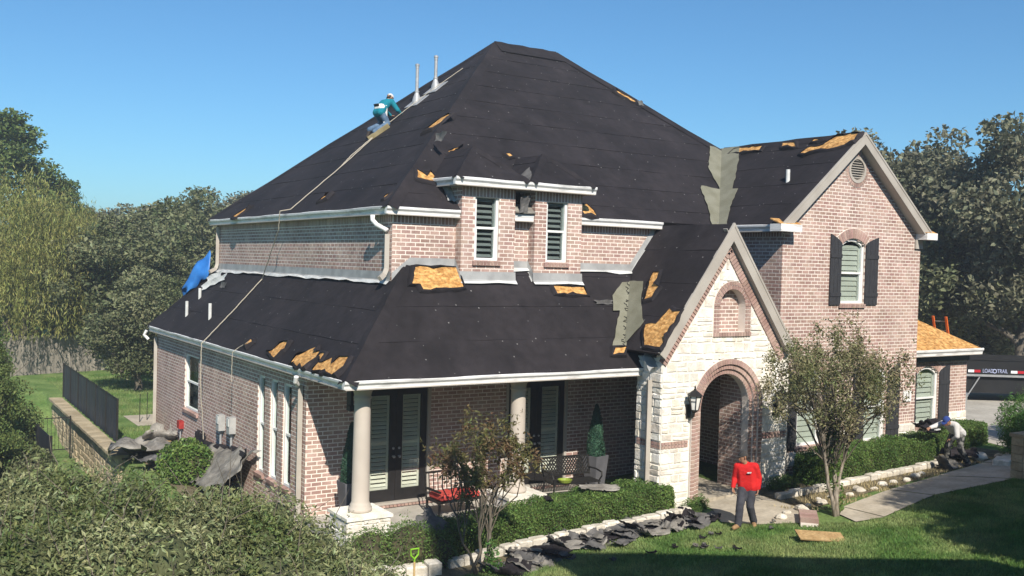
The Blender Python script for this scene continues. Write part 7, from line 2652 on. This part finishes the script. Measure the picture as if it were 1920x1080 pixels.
# ------------------------------------------------------------------ what casts the shade over the lawn: the house across and its trees
def gable_house():
    DX = -0.9
    t = thing("neighbour_house", "pale sided neighbouring house across the lawn, outside the picture", "house", (3.5 + DX, -14, tz(3.5, -14)))
    ya, yb2 = -14.0, -23.0
    prof = [(x + DX, z) for x, z in ((0.35, 0.5), (7.55, 0.5), (7.55, 6.4), (0.55, 10.6), (0.35, 10.4))]
    MB().prism([(x, ya, z) for x, z in prof][::-1], (0, yb2 - ya, 0)).build("wall", MT["siding"], t)
    MB().prism([(0.2 + DX, ya + .3, 10.85), (7.85 + DX, ya + .3, 6.25), (7.85 + DX, ya + .3, 6.42), (0.2 + DX, ya + .3, 11.05)], (0, yb2 - ya - .6, 0)).build("roof", MT["shingle"], t)
    for x in (1.6 + DX, 4.6 + DX):
        w = MB().box(x, x + 1.1, ya, ya + 0.06, 3.2, 4.9).build("window", MT["white"], t)
        MB().box(x + .08, x + 1.02, ya + .061, ya + 0.07, 3.28, 4.82).build("pane", MT["glass"], w)
gable_house()
SH = [(10.4, -14.4, 0.72, 1.10), (12.6, -15.0, 0.80, 1.14), (14.9, -14.4, 0.80, 1.16), (17.4, -15.0, 0.85, 1.16), (11.6, -13.2, .6, 1.0), (20.6, -9.8, 0.72, 0.98), (24.2, -9.0, 0.8, 1.0), (28.0, -8.4, 0.8, 1.0), (10.0, -16.5, 0.66, 1.24), (11.5, -14.8, 0.7, 1.08), (13.7, -14.0, 0.75, 1.1), (16.2, -14.2, 0.8, 1.12), (12.2, -13.8, .7, 1.05), (14.4, -15.6, .8, 1.2), (9.8, -14.0, .5, .95), (18.6, -14.6, .8, 1.15), (22.3, -10.4, .75, 1.05), (26.0, -10.0, .8, 1.05)]  # some oaks added only to thicken the lawn shade and darken the driveway
for i, (x, y, s, sz) in enumerate(SH):
    place_tree("shade_tree", "broad oak standing outside the picture to the right of the lawn", "tree", PR["oak2"], x - 0.9, y, s, i * 2.0, "oaks outside the picture on the right", None, sz=sz)
place_tree("conifer", "narrow tall conifer added outside the picture to shade the hedge end", "tree", PR["con"], -3.5, -17.2, 0.30, 0.4, None, None, sz=0.98)  # unseen tree put in to cast shade on the hedge end

# ------------------------------------------------------------------ air
hz = MB().box(-245, 285, -145, 305, -3.0, 17).build("haze", None)
hm = bpy.data.materials.new("haze")
hm.use_nodes = True
for nd in list(hm.node_tree.nodes):
    if nd.type == 'BSDF_PRINCIPLED': hm.node_tree.nodes.remove(nd)
pv = hm.node_tree.nodes.new("ShaderNodeVolumePrincipled")
pv.inputs["Color"].default_value = (0.80, 0.86, 0.92, 1)
pv.inputs["Density"].default_value = 0.0018
pv.inputs["Anisotropy"].default_value = 0.2
hm.node_tree.links.new(pv.outputs[0], hm.node_tree.nodes["Material Output"].inputs["Volume"])
hz.data.materials.append(hm)
tag(hz, kind="stuff")
